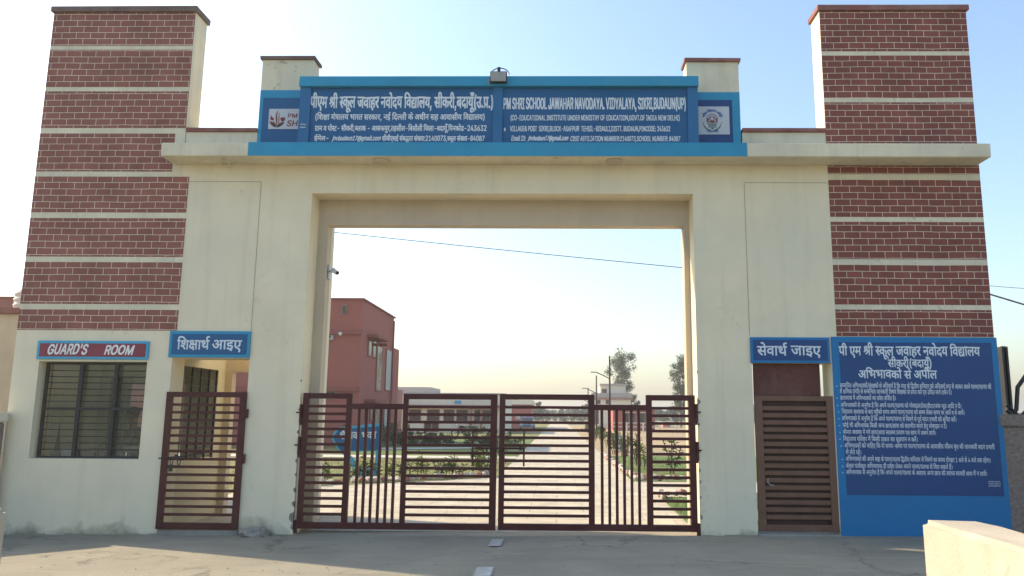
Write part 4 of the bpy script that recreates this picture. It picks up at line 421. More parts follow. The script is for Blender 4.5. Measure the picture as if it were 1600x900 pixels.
[0,[[-45,154,-6,8,-6,6,-6,4,-5,2,-6,1,-6,1,-5,-1,-5,-1,-5,-1,-5,-3,-7,18,6,2,6,2,7,1,6,0,11,-1,9,-4,9,-7,6,-8,1,1,-5,11,-5,9,-4,6,-6,4,-6,2,-7,1,-5,-1,-5,0,-4,-1,-3,-2,-6,17,10,3,12,1,13,-2,11,-4,6,-6,6,-7,6,-9,5,-12,5,-14,4,-16]]],
[155,[[57,-31,-13,1,-12,4,-6,4,-6,4,-4,6,-5,9,-1,11,1,10,3,8,4,7,6,6,8,4,9,4,-3,10,-2,11,1,10,3,9,5,7,5,6,7,5,6,3,8,3,12,2,15,1,1,0,0,24,-99,0,0,18,158,0,0,-18,-39,0,0,-42,-12,0,-13,0,-11,-2,-8,-2,-7,-3,-6,-6,-4,-8,-1,-9,1,-9,3,-7,6,-6,7,-5,11,-3,13,-1,1,0,1,0,1,0,2,0,-1,5,0,4,1,7,4,5,5,3,6,1,10,-2,7,-4,4,-7,1,-7,-1,-7,-3,-5,-5,-4,-6,-3,21,-55,-17,-8,-14,40,-8,-7,-8,-7,-8,-6,-10,-5,-11,-3],[30,8,2,-10,6,-7,9,-4,10,-1,11,1,9,4,9,5,8,7,7,7,6,8,-2,0,-3,0,-2,0,-2,0,-12,0,-12,3,-8,2,-7,4,-7,5,-8,-3,-8,-5,-5,-7]]],
[197,[[124,40,-9,1,-8,3,-7,6,-6,7,-3,8,-1,10,0,1,-4,2,-5,2,-5,1,-5,1,-6,-6,-7,-5,-8,-4,-8,-3,8,-9,8,-9,10,-9,10,-9,10,-9,11,-9,-14,-13,-9,8,-10,8,-8,9,-9,8,-7,8,-8,7,-6,7,-5,6,-4,6,-5,7,-2,5,-2,5,0,4,1,5,3,4,5,3,7,1,6,0,5,-3,4,-3,4,-5,9,6,6,7,3,8,1,9,0,6,-1,5,-2,6,-1,4,-60,0,0,18,200,0,0,-18,-120,0,3,-10,1,-14,-1,-8,-2,-8,7,-2,6,-3,6,7,7,5,9,3,12,1,9,-1,9,-2,8,-4,8,-5,7,-6,6,-7,6,-8,5,-9,5,-9,-16,-8,-7,13,-8,10,-7,9,-8,6,-8,3,-9,1,-9,-1,-7,-4,-4,-6,-1,-7,2,-7,3,-6,6,-3,7,0,4,0,3,0,4,1,4,1,6,-16,-6,-2,-6,-2,-5,0]]],
[181,[[158,138,0,-138,-20,0,0,138,-33,0,0,-58,-1,-9,-1,-9,-3,-6,-4,-6,-6,-6,-7,-4,-9,-3,-11,-1,-14,2,-12,5,-9,8,-3,7,-3,8,-2,10,0,12,0,50,-20,0,0,18,184,0,0,-18],[62,54,11,2,7,6,3,5,1,5,1,7,0,9,0,50,-45,0,0,-50,0,-8,1,-7,1,-6,2,-4,4,-4,3,-3,5,-1]]],
[141,[[52,138,0,-80,-1,-5,-2,-5,-4,-3,-5,-1,-7,2,-6,4,-7,6,-5,6,-4,8,-1,7,1,5,3,4,4,3,8,1,6,0,0,48,-32,0,0,18,144,0,0,-18,-26,0,0,-138,-20,0,0,138]]],
[226,[[230,138,-26,0,0,-138,-21,0,0,38,-8,-5,-9,-4,-10,-2,-13,-1,-12,1,-11,3,-8,6,-7,7,-4,9,-1,11,0,6,2,7,3,6,4,5,-7,3,-7,5,-5,5,-4,7,-3,7,-1,9,2,10,3,8,6,7,7,6,9,3,10,1,12,-2,10,-5,7,-8,2,-10,-1,-8,-4,-7,-5,-7,-16,9,3,3,1,3,1,3,1,3,-1,3,-2,4,-3,2,-6,1,-6,-1,-6,-5,-4,-6,-1,-8,1,-7,3,-6,4,-4,6,-3,6,-2,7,-1,8,2,8,0,3,0,3,0,3,0,2,-1,-1,-17,-2,0,-2,0,-2,0,-2,0,-11,-1,-8,-4,-5,-6,-2,-8,2,-9,5,-7,8,-4,10,-1,12,2,11,4,8,5,7,7,0,77,-15,0,0,18,62,0],[0,156,76,0,0,-18,-76,0],[51,74,0,-13,-1,-6,-2,-5,-5,-2,-5,-1,-6,1,-6,4,-7,6,-5,7,-4,7,-1,8,1,5,3,4,4,2,7,1,71,0,0,-18]]],
[144,[[148,156,0,-18,-26,0,0,-138,-20,0,0,48,-8,-4,-9,-4,-10,-3,-11,-1,-10,1,-9,3,-7,4,-6,4,-5,8,-4,8,-3,11,0,15,0,48,-20,0,0,18],[102,138,-51,0,51,-66],[47,60,8,-4,11,-2,6,1,6,1,6,2,6,3,-50,66,0,-35,0,-9,0,-7,1,-5,2,-5,2,-3]]],
[77,[[40,138,0,-46,0,-9,1,-7,1,-5,1,-5,2,-3,3,-3,7,-4,11,-2,10,2,9,3,8,6,7,5,9,-16,-7,-5,-6,-4,-7,-3,-8,-3,-8,-2,-9,-1,-10,1,-9,3,-7,4,-6,4,-5,8,-4,8,-3,11,0,15,0,48,-20,0,0,18,80,0,0,-18]]],
[0,[[-42,154,-4,12,-3,10,-4,9,-5,10,-6,6,-7,4,-8,1,-5,-1,-4,0,-5,-2,-3,-1,-6,18,10,3,12,1,13,-2,11,-4,6,-6,6,-7,6,-9,5,-12,5,-14,4,-16],[-28,205,1,6,3,5,4,3,6,1,5,-1,4,-3,3,-5,2,-6,-2,-5,-3,-5,-4,-3,-5,-1,-6,1,-4,3,-3,5]]],
[158,[[162,138,-26,0,0,-138,-20,0,0,41,-7,-4,-8,-4,-10,-3,-12,0,-12,1,-10,3,-9,6,-7,8,-4,10,-2,11,1,7,2,6,4,6,4,5,-36,-1,0,18,73,0,4,0,5,0,3,0,2,0,-1,-18,-8,0,-14,-1,-10,-5,-7,-7,-2,-11,2,-9,5,-7,8,-4,9,-1,12,1,10,4,8,6,7,7,0,73,-116,0,0,18,162,0]]],
[95,[[48,156,21,0,0,-156,-21,0]]],
[175,[[74,18,12,0,12,3,11,4,10,6,8,7,7,9,5,9,3,10,2,12,-2,10,-4,9,-7,6,-9,2,-8,-1,-4,-4,-3,-5,-1,-5,2,-8,5,-7,5,-4,7,-3,9,-3,-8,-15,-13,4,-10,5,-7,7,-5,7,-3,8,-1,8,1,11,6,10,5,4,7,4,8,2,0,18,-114,0,0,18,179,0,0,-18,-45,0,0,-19,8,-3,7,-4,6,-6,5,-8,2,-10,1,-11,0,-10,-3,-9,-3,-9,-5,-9,-6,-8,-7,-8,-8,-7,-10,-6,-10,-5,-11,-3,-13,-2,-13,-1,-15,1,-12,4,-9,5,-7,8,-4,9,-2,10,1,5,1,6,3,5,3,5,-9,6,-7,7,-5,9,-1,10,1,9,4,8,6,6,8,4,10,3,12,1,4,0,6,-1,6,-1,4,-1,-2,-17,-3,1,-4,1,-5,1,-5,0,-12,-2,-8,-5,-2,-9,1,-7,4,-5,7,-3,7,-3,8,2,8,0,3,0,3,0,3,0,2,0,-1,-18,-2,0,-2,0,-2,0,-1,0,-13,-1,-8,-6,-2,-10,1,-9,6,-6,9,-3]]],
[133,[[71,75,11,-1,10,-1,8,-3,9,-6,6,-7,4,-8,1,-9,-2,-12,-6,-10,-5,-5,-8,-5,-9,-4,-7,17,7,3,6,4,4,5,1,6,-2,8,-5,5,-10,4,-14,1,-11,0,-9,-3,-7,-4,-6,-7,-3,-9,1,-6,2,-6,4,-7,7,-7,6,-5,9,-5,10,-6,4,1,4,0,12,-1,10,-4,7,-5,6,-7,4,-8,1,-10,-2,-10,-3,-8,-7,-7,-9,-6,-11,-3,-13,-1,-15,1,-14,4,-13,6,-11,9,-11,10,-10,12,15,11,6,-8,6,-6,6,-6,6,-5,6,-3,7,-3,10,-3,12,-1,15,2,9,6,2,11,-1,7,-5,5,-6,3,-8,1,-6,-1,-6,-1,-5,-1,-5,-3,-4,10,-14,9,-10,9,-8,8,-5,9,-3,9,-2,10,1,9,3,7,5,7,5,5,-4,5,-4,6,-2,7,-1,8,1,6,2,6,3,5,3,3,7,4,7,2,8,2,9,0,33,0,0,22,-90,0,0,18,136,0,0,-18,-26,0,0,-40,-52,0,-7,0,-5,0,-2,-1,-3,-2,-3,-3,-1,-5,1,-5,2,-4,2,-4,4,-3,12,3]]],
[90,[[0,156,93,0,0,-18,-93,0],[51,74,0,-13,-1,-6,-2,-5,-5,-2,-5,-1,-6,1,-6,4,-7,6,-5,7,-4,7,-1,8,1,5,3,4,4,2,7,1,72,0,0,-18]]],
[256,[[95,10,-13,-13,-10,8,-8,8,-9,9,-8,8,-7,8,-7,7,-6,7,-5,6,-4,6,-4,7,-3,5,-1,5,0,4,1,5,3,4,5,3,7,1,6,0,5,-3,4,-3,4,-4,5,5,2,7,2,7,0,7,0,8,-1,6,-1,5,-2,5,-50,0,0,18,124,0,6,1,8,1,10,-1,10,-3,8,-6,7,-8,5,-10,1,-13,-1,-11,-3,-10,-6,-9,-8,-7,-9,-6,-12,-6,7,-7,7,-6,8,-3,12,-1,12,1,10,4,6,3,6,5,5,5,0,69,-21,0,0,18,67,0,0,-18,-26,0,0,-138,-20,0,0,45,-8,-4,-9,-4,-11,-3,-13,-1,-11,1,-10,3,-9,4,-9,6,-7,8,-5,10,-13,-2,-13,0,-11,0,-11,2,-11,2,-9,2,-5,-3,-6,-3,7,-8,8,-9,9,-10,9,-8,10,-9],[92,80,10,1,9,0,9,1,10,2,9,4,8,4,5,6,5,8,2,11,-2,11,-4,8,-7,4,-8,2,-6,-1,-4,-2,-4,-4,0,-5,2,-7,6,-5,12,-3,-2,-17,-10,2,-9,3,-7,5,-5,5,-3,8,-2,9,1,4,1,4,-38,0,2,-5,1,-5,1,-6,0,-8,0,-9,-2,-9,-3,-7,-3,-6,13,-2]]],
[192,[[95,10,-13,-13,-10,8,-8,8,-9,9,-8,8,-7,8,-7,7,-6,7,-5,6,-4,6,-4,7,-3,5,-1,5,0,4,1,5,3,4,5,3,7,1,6,0,5,-3,4,-3,4,-4,5,5,2,7,2,7,0,7,0,8,-1,6,-1,5,-2,5,-50,0,0,18,124,0,6,1,8,1,10,-1,10,-3,8,-6,7,-8,5,-10,1,-13,-1,-11,-3,-10,-6,-9,-8,-7,-9,-6,-12,-6,7,-7,7,-6,8,-3,12,-1,11,1,11,4,6,3,6,5,5,5,9,-17,-6,-5,-7,-4,-8,-4,-9,-3,-9,-2,-11,-1,-11,1,-10,3,-9,4,-9,6,-7,8,-5,10,-13,-2,-13,0,-11,0,-11,2,-11,2,-9,2,-5,-3,-6,-3,7,-8,8,-9,9,-10,9,-8,10,-9],[92,80,10,1,9,0,9,1,10,2,9,4,8,4,5,6,5,8,2,11,-2,11,-4,8,-7,4,-8,2,-6,-1,-4,-2,-4,-4,0,-5,2,-7,6,-5,12,-3,-2,-17,-10,2,-9,3,-7,5,-5,5,-3,8,-2,9,1,4,1,4,-38,0,2,-5,1,-5,1,-6,0,-8,0,-9,-2,-9,-3,-7,-3,-6,13,-2]]],
[150,[[52,-6,-12,17,67,41,0,10,-55,0,0,-9,-1,-7,-3,-5,-4,-2,-4,-1,-5,1,-5,2,-5,3,-5,5,-4,5,-3,5,-3,6,0,5,1,4,2,3,5,2,7,1,7,0,0,58,-32,0,0,18,153,0,0,-18,-26,0,0,-138,-20,0,0,31],[107,138,-55,0,0,-58,55,0]]],
[0,[[7,-58,-7,-3,-8,-3,-9,-2,-9,-1,-12,1,-10,3,-8,6,-6,7,-3,9,-1,9,1,9,3,9,7,7,8,6,11,4,14,1,2,-16,-13,-3,-9,-4,-4,-6,-2,-8,2,-7,4,-5,7,-3,7,-1,8,0,6,2,7,2,7,4]]],
[170,[[85,-3,-7,7,-7,6,-7,7,-6,7,-5,7,-5,7,-4,11,-2,11,1,7,3,6,3,5,3,4,-42,0,0,18,118,0,0,38,-128,0,0,18,174,0,0,-18,-26,0,0,-138,-20,0,0,82,-29,0,-11,0,-8,-2,-6,-2,-6,-3,-4,-7,-1,-9,1,-8,3,-8,5,-7,7,-8,9,-9,11,-9]]],
[0,[[-45,154,-6,8,-6,6,-6,4,-5,2,-6,1,-6,1,-5,-1,-5,-1,-5,-1,-5,-3,-7,18,6,2,6,2,7,1,6,0,11,-1,9,-4,9,-7,6,-8,1,1,-5,11,-5,9,-4,6,-6,4,-6,2,-7,1,-5,-1,-5,0,-4,-1,-3,-2,-6,17,10,3,12,1,13,-2,11,-4,6,-6,6,-7,6,-9,5,-12,5,-14,4,-16],[-28,204,1,6,3,4,4,3,6,1,5,-1,4,-3,3,-4,2,-6,-2,-6,-3,-4,-4,-3,-5,-1,-6,1,-4,3,-3,4]]],
[90,[[120,44,-6,-4,-7,-5,-7,-4,-8,-3,-10,-2,-11,0,-12,1,-11,3,-8,6,-7,7,-4,9,-1,11,0,6,2,7,3,6,4,5,-7,3,-7,5,-5,5,-4,7,-3,7,-1,9,2,10,3,8,6,7,7,6,9,3,10,1,12,-2,10,-5,7,-8,2,-10,-1,-8,-4,-7,-5,-7,-16,9,3,3,1,3,1,3,1,3,-1,3,-2,4,-3,2,-6,1,-6,-1,-6,-5,-4,-6,-1,-8,1,-7,3,-6,4,-4,6,-3,6,-2,7,-1,8,2,8,0,3,0,3,0,3,0,2,-1,-1,-17,-2,0,-2,0,-2,0,-2,0,-11,-1,-8,-4,-5,-6,-2,-8,2,-9,5,-7,8,-4,10,-1,12,2,11,4,8,6,7,6]]],
[160,[[67,56,-1,8,-4,7,-6,6,-8,6,-12,5,-14,6,6,16,90,0,0,28,-118,0,0,18,164,0,0,-18,-26,0,0,-138,-20,0,0,92,-36,0,-8,1,-7,0,-5,0,-4,1,9,-6,8,-5,5,-7,5,-10,2,-12,-2,-11,-5,-9,-9,-8,-10,-4,8,-4,9,-4,9,-3,8,-3,-8,-18,-8,4,-9,4,-8,5,-8,5,-7,5,-7,5,-13,1,-9,3,-7,5,-2,7,1,5,2,4,4,3,6,1,5,-1,6,-2,6,-3,7,-5,9,2,6,4,5,7]]],
[143,[[14,10,37,21,-11,3,-9,4,-9,6,-6,8,-3,9,-1,11,1,13,5,11,9,8,11,7,13,4,15,1,4,0,5,0,5,-1,5,0,4,-1,3,0,-1,-18,-6,1,-5,1,-7,1,-6,0,-5,0,-4,-1,33,-42,5,4,4,4,0,74,-100,0,0,18,146,0,0,-18,-26,0,0,-138,-20,0,0,42,-3,-2,-3,-1,-68,-45],[32,72,2,-12,6,-8,9,-4,11,-2,5,0,4,1,4,1,4,1,-35,43,-6,-5,-3,-7]]],
[200,[[69,-54,-11,10,-10,10,-9,9,-8,8,-6,9,-4,8,-4,9,-2,9,-1,10,2,10,2,9,5,8,6,7,-4,5,-4,6,-3,7,-1,8,1,6,2,6,3,5,3,3,7,4,7,2,8,2,9,0,33,0,0,22,-90,0,0,18,204,0,0,-18,-26,0,0,-172,-20,0,0,47,-40,0,0,-9,0,-7,-3,-5,-4,-3,-5,-1,-5,1,-5,2,-5,4,-4,4,-4,5,-4,6,-2,5,-1,5,1,4,3,4,5,2,7,1,7,0,-3,10,-5,9,-9,5,-14,2,-9,-1,-8,-2,-7,-5,-5,-6,-3,-8,-2,-9,2,-11,3,-10,4,-6,5,-7,7,-7,8,-8,9,-8,11,-10],[158,31,0,107,-48,0,0,-40,-52,0,-7,0,-5,0,-2,-1,-3,-2,-3,-3,-1,-5,1,-5,2,-4,2,-4,4,-3,11,3,12,1,14,-1,12,-4,9,-7,7,-9,4,-11,3,-12]]],
[138,[[69,33,-7,0,-6,2,-6,3,-6,4,-4,4,-4,6,-3,6,-2,6,0,7,0,7,2,6,3,6,4,6,4,4,6,4,6,3,6,2,7,0,7,0,6,-2,6,-3,6,-4,4,-4,4,-6,3,-6,2,-6,0,-7,0,-7,-2,-6,-3,-6,-4,-6,-4,-4,-6,-4,-6,-3,-6,-2]]],
]
LINES = {
'h1': [0,1,2,3,4,5,1,4,6,7,8,9,4,10,11,12,13,14,4,15,11,16,17,18,4,19,11,20,12,9,18,21,4,22,1,7,14,1,21,23,17,12,18,8,24,25,26,27,28,27,29],
'h2': [25,19,30,31,12,4,3,32,33,12,9,18,4,34,12,14,35,4,22,14,7,12,14,21,4,15,36,4,19,17,37,9,1,4,7,38,4,39,40,1,15,4,22,13,4,41,11,12,22,1,18,4,19,11,20,12,9,18,29],
'h3': [42,12,3,4,11,4,0,16,6,43,44,4,22,1,7,14,1,21,45,9,12,7,4,44,4,41,22,46,0,47,14,21,35,13,22,1,9,44,19,23,22,48,9,1,4,19,10,9,12,44,23,17,12,18,8,24,21,19,0,15,7,16,49,44,50,51,52,53,52,50],
'h4a': [36,3,38,9,44],
'h4b': [54,55,56,57,58,59,60,58,55,61,62,63,64,65,60,66,67,27,68,69,65],
'h4c': [22,1,23,1,2,22,36,4,22,32,23,70,35,12,4,22,32,71,18,12,72,50,61,51,73,73,62,52,21,6,7,8,9,4,22,32,71,18,12,44,74,51,73,74,62],
'e1': [75,76,4,77,78,79,80,4,77,81,78,82,82,83,4,84,85,86,85,78,85,79,4,87,85,88,82,89,85,90,85,27,4,88,80,89,90,85,83,85,90,85,21,4,77,80,91,79,80,21,92,93,89,85,93,87,25,93,75,29],
'e2': [25,81,82,44,94,89,93,81,85,95,80,82,87,85,83,4,80,87,77,95,80,95,93,95,94,4,93,87,89,94,79,4,76,80,87,80,77,95,79,90,4,82,96,4,94,89,93,81,85,95,80,82,87,21,97,82,88,95,27,82,96,4,80,87,89,80,85,4,87,94,86,4,89,94,83,78,80,29],
'e3': [88,80,83,83,85,97,94,98,4,75,82,77,95,4,4,77,80,91,79,80,21,92,83,82,81,91,44,85,77,85,96,75,93,79,4,4,95,94,78,77,80,83,44,92,80,77,85,93,83,80,21,89,80,77,95,95,27,4,92,93,89,85,93,87,21,75,80,87,81,82,89,94,72,4,50,51,52,53,52,50],
'e4a': [94,65,60,66,67,4,80,89,72],
'e4b': [54,55,56,57,58,59,60,58,55,61,62,63,64,65,60,66,67,27,68,69,65],
'e4c': [81,92,77,94,4,85,94,96,80,83,80,85,95,80,82,87,4,87,93,76,92,94,79,72,50,61,51,73,73,62,52,21,77,81,78,82,82,83,4,87,93,76,92,94,79,72,4,74,51,73,74,62],
'pm': [75,76],
'shri': [77,78,79,80],
'guard': [97,93,85,79,89,99,77],
'room': [79,82,82,76],
'd1a': [19,30,31,12,100,101],
'd1b': [41,102,2],
'd2a': [22,38,11,12,100,101],
'd2b': [10,12,102,2],
'a1': [0,1,4,2,3,4,5,1,4,6,7,8,9,4,10,11,12,13,14,4,15,11,16,17,18,4,19,11,20,12,9,18],
'a2': [22,1,7,14,1,25,23,17,12,18,8,24,29],
'a3': [39,19,34,34,12,11,7,16,4,22,38,4,39,0,1,9],
'b1': [22,103,3,12,19,15,35,4,39,19,34,34,12,11,7,104,105,22,32,14,31,7,16,4,22,38,4,39,19,15,11,12,18,101,4,13,106,4,19,7,4,3,12,13,4,7,38,4,19,107,35,1,18,4,30,19,15,11,12,14,4,7,16,4,39,19,15,11,12,18,101,4,108,0,4,22,38,4,41,7,14,4,39,0,15,38,4,0,12,37,18,105,0,12,37,18,12,4,7,1],
'b2': [30,106,4,31,19,109,7,4,28,110,19,35,4,22,38,4,22,103,23,19,111,35,4,10,12,15,7,12,14,1,4,19,11,112,18,4,19,30,31,7,16,4,22,38,4,28,12,113,35,4,7,14,114,4,2,11,32,4,26,19,115,35,4,3,12,110,101,4,17,30,101,15,4,17,114,116],
'b3': [117,12,33,12,11,12,22,4,3,114,4,39,19,34,34,12,11,7,104,4,7,12,4,28,11,38,30,4,11,19,10,101,35,4,13,106,116],
'b4': [39,19,34,34,12,11,7,104,4,22,38,4,39,15,47,14,16,40,4,13,106,4,19,7,4,39,0,15,38,4,0,12,37,18,105,0,12,37,18,12,4,7,16,4,3,16,23,12,102,9,105,28,38,22,105,13,1,43,14,105,10,32,7,4,46,8,49,4,41,19,17,4,15,4,17,114,116],
'b5': [19,11,20,12,9,18,4,39,11,7,12,30,4,7,38,4,23,12,17,4,0,118,24,115,35,38,4,22,3,18,4,39,0,15,38,4,0,12,37,18,105,0,12,37,18,12,4,7,16,4,22,3,18,4,9,38,7,14,4,22,3,18,4,0,14,4,41,18,114,4,11,4,9,38,4,10,12,18,114,116],
'b6': [39,19,34,34,12,11,7,16,4,22,38,4,39,15,47,14,16,40,4,13,106,4,19,7,4,39,0,15,38,4,0,12,37,18,105,0,12,37,18,12,4,22,38,4,19,3,9,15,38,4,22,38,4,0,8,11,101,4,22,17,15,4,28,34,12,14,1,4,7,16,4,22,8,19,115,35,4,7,14,114,116],
'b7': [7,16,36,4,34,1,4,39,19,34,34,12,11,7,4,19,7,22,1,4,39,119,18,4,117,12,33,105,117,12,33,12,4,7,16,4,23,12,35,115,1,35,4,7,14,15,38,4,13,38,35,47,4,3,16,23,12,102,9,4,15,4,17,114,116],
'b8': [23,1,3,12,14,4,39,11,120,12,4,3,114,4,110,18,38,4,117,12,33,105,117,12,33,12,4,6,11,12,121,18,4,28,3,12,109,4,0,33,4,22,12,100,4,3,114,4,10,108,14,4,9,12,18,114,116],
'b9': [19,11,20,12,9,18,4,0,19,14,22,14,4,3,114,4,19,7,22,1,4,28,7,12,14,4,7,12,4,40,8,122,0,12,15,4,15,4,7,14,114,116],
'b10': [39,19,34,34,12,11,7,104,4,7,16,4,115,12,19,13,2,4,19,7,4,11,16,4,22,3,18,44,22,3,18,4,0,14,4,0,12,37,18,105,0,12,37,18,12,4,7,38,4,41,11,12,22,1,18,4,10,1,11,15,4,11,123,124,4,7,1,4,10,12,15,7,12,14,1,4,22,17,15,4,28,34,12,14,1],
'b11': [22,38,4,9,38,35,38,4,14,13,114,116],
'b12': [39,19,34,34,12,11,7,16,4,7,1,4,39,0,15,38,4,3,12,13,4,7,38,4,0,12,37,18,105,0,12,37,18,4,19,107,35,1,18,4,30,19,15,11,12,14,4,22,38,4,19,3,9,15,38,4,7,12,4,22,3,18,4,17,16,0,13,14,4,61,4,23,10,38,4,22,38,4,51,4,23,10,38,4,35,7,4,14,13,38,110,12,116],
'b13': [7,38,11,9,4,0,32,10,1,7,123,35,4,39,19,34,34,12,11,7,4,13,1,4,28,11,38,30,4,9,38,7,14,4,39,0,15,38,4,0,12,37,18,105,0,12,37,18,12,4,22,38,4,19,3,9,4,22,7,35,38,4,13,125,116],
'b14': [39,19,34,34,12,11,7,4,22,38,4,39,15,47,14,16,40,4,13,106,4,19,7,4,39,0,15,38,4,0,12,37,18,105,0,12,37,18,12,4,7,38,4,39,9,12,11,12,4,39,119,18,4,117,12,33,4,7,1,4,6,11,12,126,18,4,22,12,3,42,1,4,22,12,100,4,3,114,4,15,4,9,12,18,114,116],
'g1': [30,106,19,31,7,4,34,11,15],
'n1': [15,11,16,17,18,4,19,11,20,12,9,18,4,22,19,3,19,35],
'n2': [28,127,12,15,103,4,128,129],
'dot': [130],
}
DEV_TOP, LAT_TOP = 155.0, 178.0
def write(mb, key, x0, x1, zt, zb, y, bold=.004, shear=0.0, latin=None, jit=.5, slope=0.0):
    seq = LINES[key]; pen = 0; items = []; lo, hi = 1e9, -1e9
    for g in seq:
        adv, cons = GLYPHS[g]; pts = []
        for f in cons:
            px = py = 0; c = []
            for i in range(0, len(f), 2): px += f[i]; py += f[i + 1]; c.append((px + pen, py))
            pts.append(c)
        for c in pts: lo = min(lo, min(p[0] for p in c)); hi = max(hi, max(p[0] for p in c))
        items.append(pts); pen += adv
    if latin is None: latin = key[0] in 'egprs' and key not in ('g1',) or key == 'h4b'
    top = LAT_TOP if latin else DEV_TOP
    sx = (x1 - x0) / (hi - lo); sz = (zt - zb) / top
    for n, pts in enumerate(items):
        jz = rnd.uniform(-1, 1) * .02 * jit * (zt - zb); js = 1 + rnd.uniform(-1, 1) * .03 * jit; jr = rnd.uniform(-1, 1) * .02 * jit
        V = []; E = []; polys = []
        for c in pts:
            w = []
            for px, py in c:
                gx = x0 + (px - lo) * sx + shear * py * sz; gz = zb + py * sz * js + jz
                gz += jr * (gx - (x0 + (c[0][0] - lo) * sx)) + slope * (gx - x0)
                w.append(Vector((gx, gz)))
            m = len(w); q = []
            for i in range(m):
                d = ((w[(i + 1) % m] - w[i]).normalized() + (w[i] - w[i - 1]).normalized())
                if d.length < .05: q.append(w[i]); continue
                d.normalize(); q.append(w[i] + Vector((-d.y, d.x)) * bold)
            k = len(V); V += q; E += [(k + i, k + (i + 1) % m) for i in range(m)]; polys.append(q)
        if not V: continue
        ov, _, of, *_r = delaunay_2d_cdt(V, E, [], 0, 1e-7)
        vs = {}
        yy = y - .0004 * (n % 3)
        for f in of:
            cx = sum(ov[i].x for i in f) / 3; cz = sum(ov[i].y for i in f) / 3; wn = 0
            for q in polys:
                for i in range(len(q)):
                    a, b = q[i - 1], q[i]
                    if (a.y <= cz) != (b.y <= cz):
                        if a.x + (cz - a.y) / (b.y - a.y) * (b.x - a.x) > cx: wn += 1 if b.y > a.y else -1
            if wn:
                fv = []
                for i in f:
                    if i not in vs: vs[i] = mb.bm.verts.new((ov[i].x, yy, ov[i].y))
                    fv.append(vs[i])
                try:
                    fc = mb.bm.faces.new(fv); fc.normal_update()
                    if fc.normal.y > 0: fc.normal_flip()
                except ValueError: pass
def write_px(mb, key, px0, px1, ytop, ybase, Y, bold=.004, **kw):   # box read off the photograph, laid on the real board
    xm = (px0 + px1) / 2; ym = (ytop + ybase) / 2
    x0 = at(px0, ym, Y)[0]; x1 = at(px1, ym, Y)[0]; zt = at(xm, ytop, Y)[1]; zb = at(xm, ybase, Y)[1]
    write(mb, key, x0, x1, zt, zb, Y, bold, **kw)

# ================================================================ the setting
structure(MB().sheet([(-900, -300), (900, -300), (900, 1500), (-900, 1500)], -.06), 'ground', M['land'])
fc = MB()                                   # forecourt: a gently uneven apron up to the gateway
nx, ny = 60, 40
gv = [[None] * (ny + 1) for _ in range(nx + 1)]
for i in range(nx + 1):
    for j in range(ny + 1):
        x = -22 + 44 * i / nx; y = -24 + 24.35 * (j / ny) ** .8
        lift = max(0, min(1, (y + 3.2) / 3.0)); lift = lift * lift * (3 - 2 * lift)
        z = (.045 + .008 * max(-7, min(6, x))) * lift + .008 * mnoise.noise(Vector((x * .9, y * .9, 0)))
        gv[i][j] = fc.bm.verts.new((x, y, z - (.0 if abs(x) < 9 else .0)))
for i in range(nx):
    for j in range(ny): fc.bm.faces.new((gv[i][j], gv[i + 1][j], gv[i + 1][j + 1], gv[i][j + 1]))
structure(fc, 'forecourt', M['asphalt'])
structure(MB().sheet([(-6.5, .35), (5.2, .35), (5.2, 3.0), (4.2, 8.9), (1.83, 8.9), (1.80, 140), (-1.55, 140), (-1.55, 10.2), (-2.0, 9.5), (-3.4, 8.35), (-6.5, 6.3)], .03), 'campus_road', M['paver'])
structure(MB().sheet([(-30, 1.0), (-6.504, 1.0), (-6.504, 6.29), (-3.41, 8.36), (-2.0, 9.53), (-1.57, 10.22), (-1.57, 140), (-30, 140)], .018), 'lawn', M['grass_dry'])
structure(MB().sheet([(1.83, 9.0), (30, 9.0), (30, 21.5), (1.82, 21.5)], .022), 'lawn_strip', M['grass_green'])
structure(MB().sheet([(1.82, 21.6), (60, 21.6), (60, 120), (1.82, 120)], .014), 'field', M['field'])
structure(MB().sheet([(4.25, 5.3), (30, 5.3), (30, 8.95), (4.25, 8.95)], .033), 'side_path', M['paver'])
structure(MB().sheet([(-30, 18.6), (-1.57, 18.6), (-1.57, 20.0), (-9, 20.4), (-30, 20.4)], .034), 'garden_path', M['path'])
structure(MB().sheet([(-9.5, 24.2), (-4.2, 27.2), (-3.4, 28.6), (-9.5, 27.0)], .036), 'garden_walk', M['path'])
structure(MB().sheet([(-9, 21), (-1.57, 21), (-1.57, 44), (-9, 44)], .026), 'green_lawn', M['grass_green'])
structure(MB().sheet([(1.92, 1.4), (6.5, 1.4), (6.5, 5.1), (2.0, 5.1)], .05), 'corner_lawn', M['grass_green'])
for k, (x0, y0, x1, y1) in enumerate([(-.85, -.86, -.70, -.36), (-.86, -2.75, -.68, -2.06)]):
    mk = MB()
    n = 8
    for i in range(n):                        # follows the apron, 4 mm up
        ya, yb = y0 + (y1 - y0) * i / n, y0 + (y1 - y0) * (i + 1) / n
        def zz(y):
            l = max(0, min(1, (y + 3.2) / 3.0)); l = l * l * (3 - 2 * l); return (.045 + .008 * -.8) * l + .012
        mk.bm.faces.new([mk.bm.verts.new(q) for q in ((x0, ya, zz(ya)), (x1, ya, zz(ya)), (x1 + .03, yb, zz(yb)), (x0 + .03, yb, zz(yb)))])
    structure(mk, 'lane_marking', M['lane'])

# ================================================================ gateway building
W = .37                                     # wall thickness
GW = thing('gateway', 'cream school gateway with two tall brick-patterned towers joined by a canopy slab', 'gateway', (0, .2, 0))
Z1 = 5.305
w = MB()
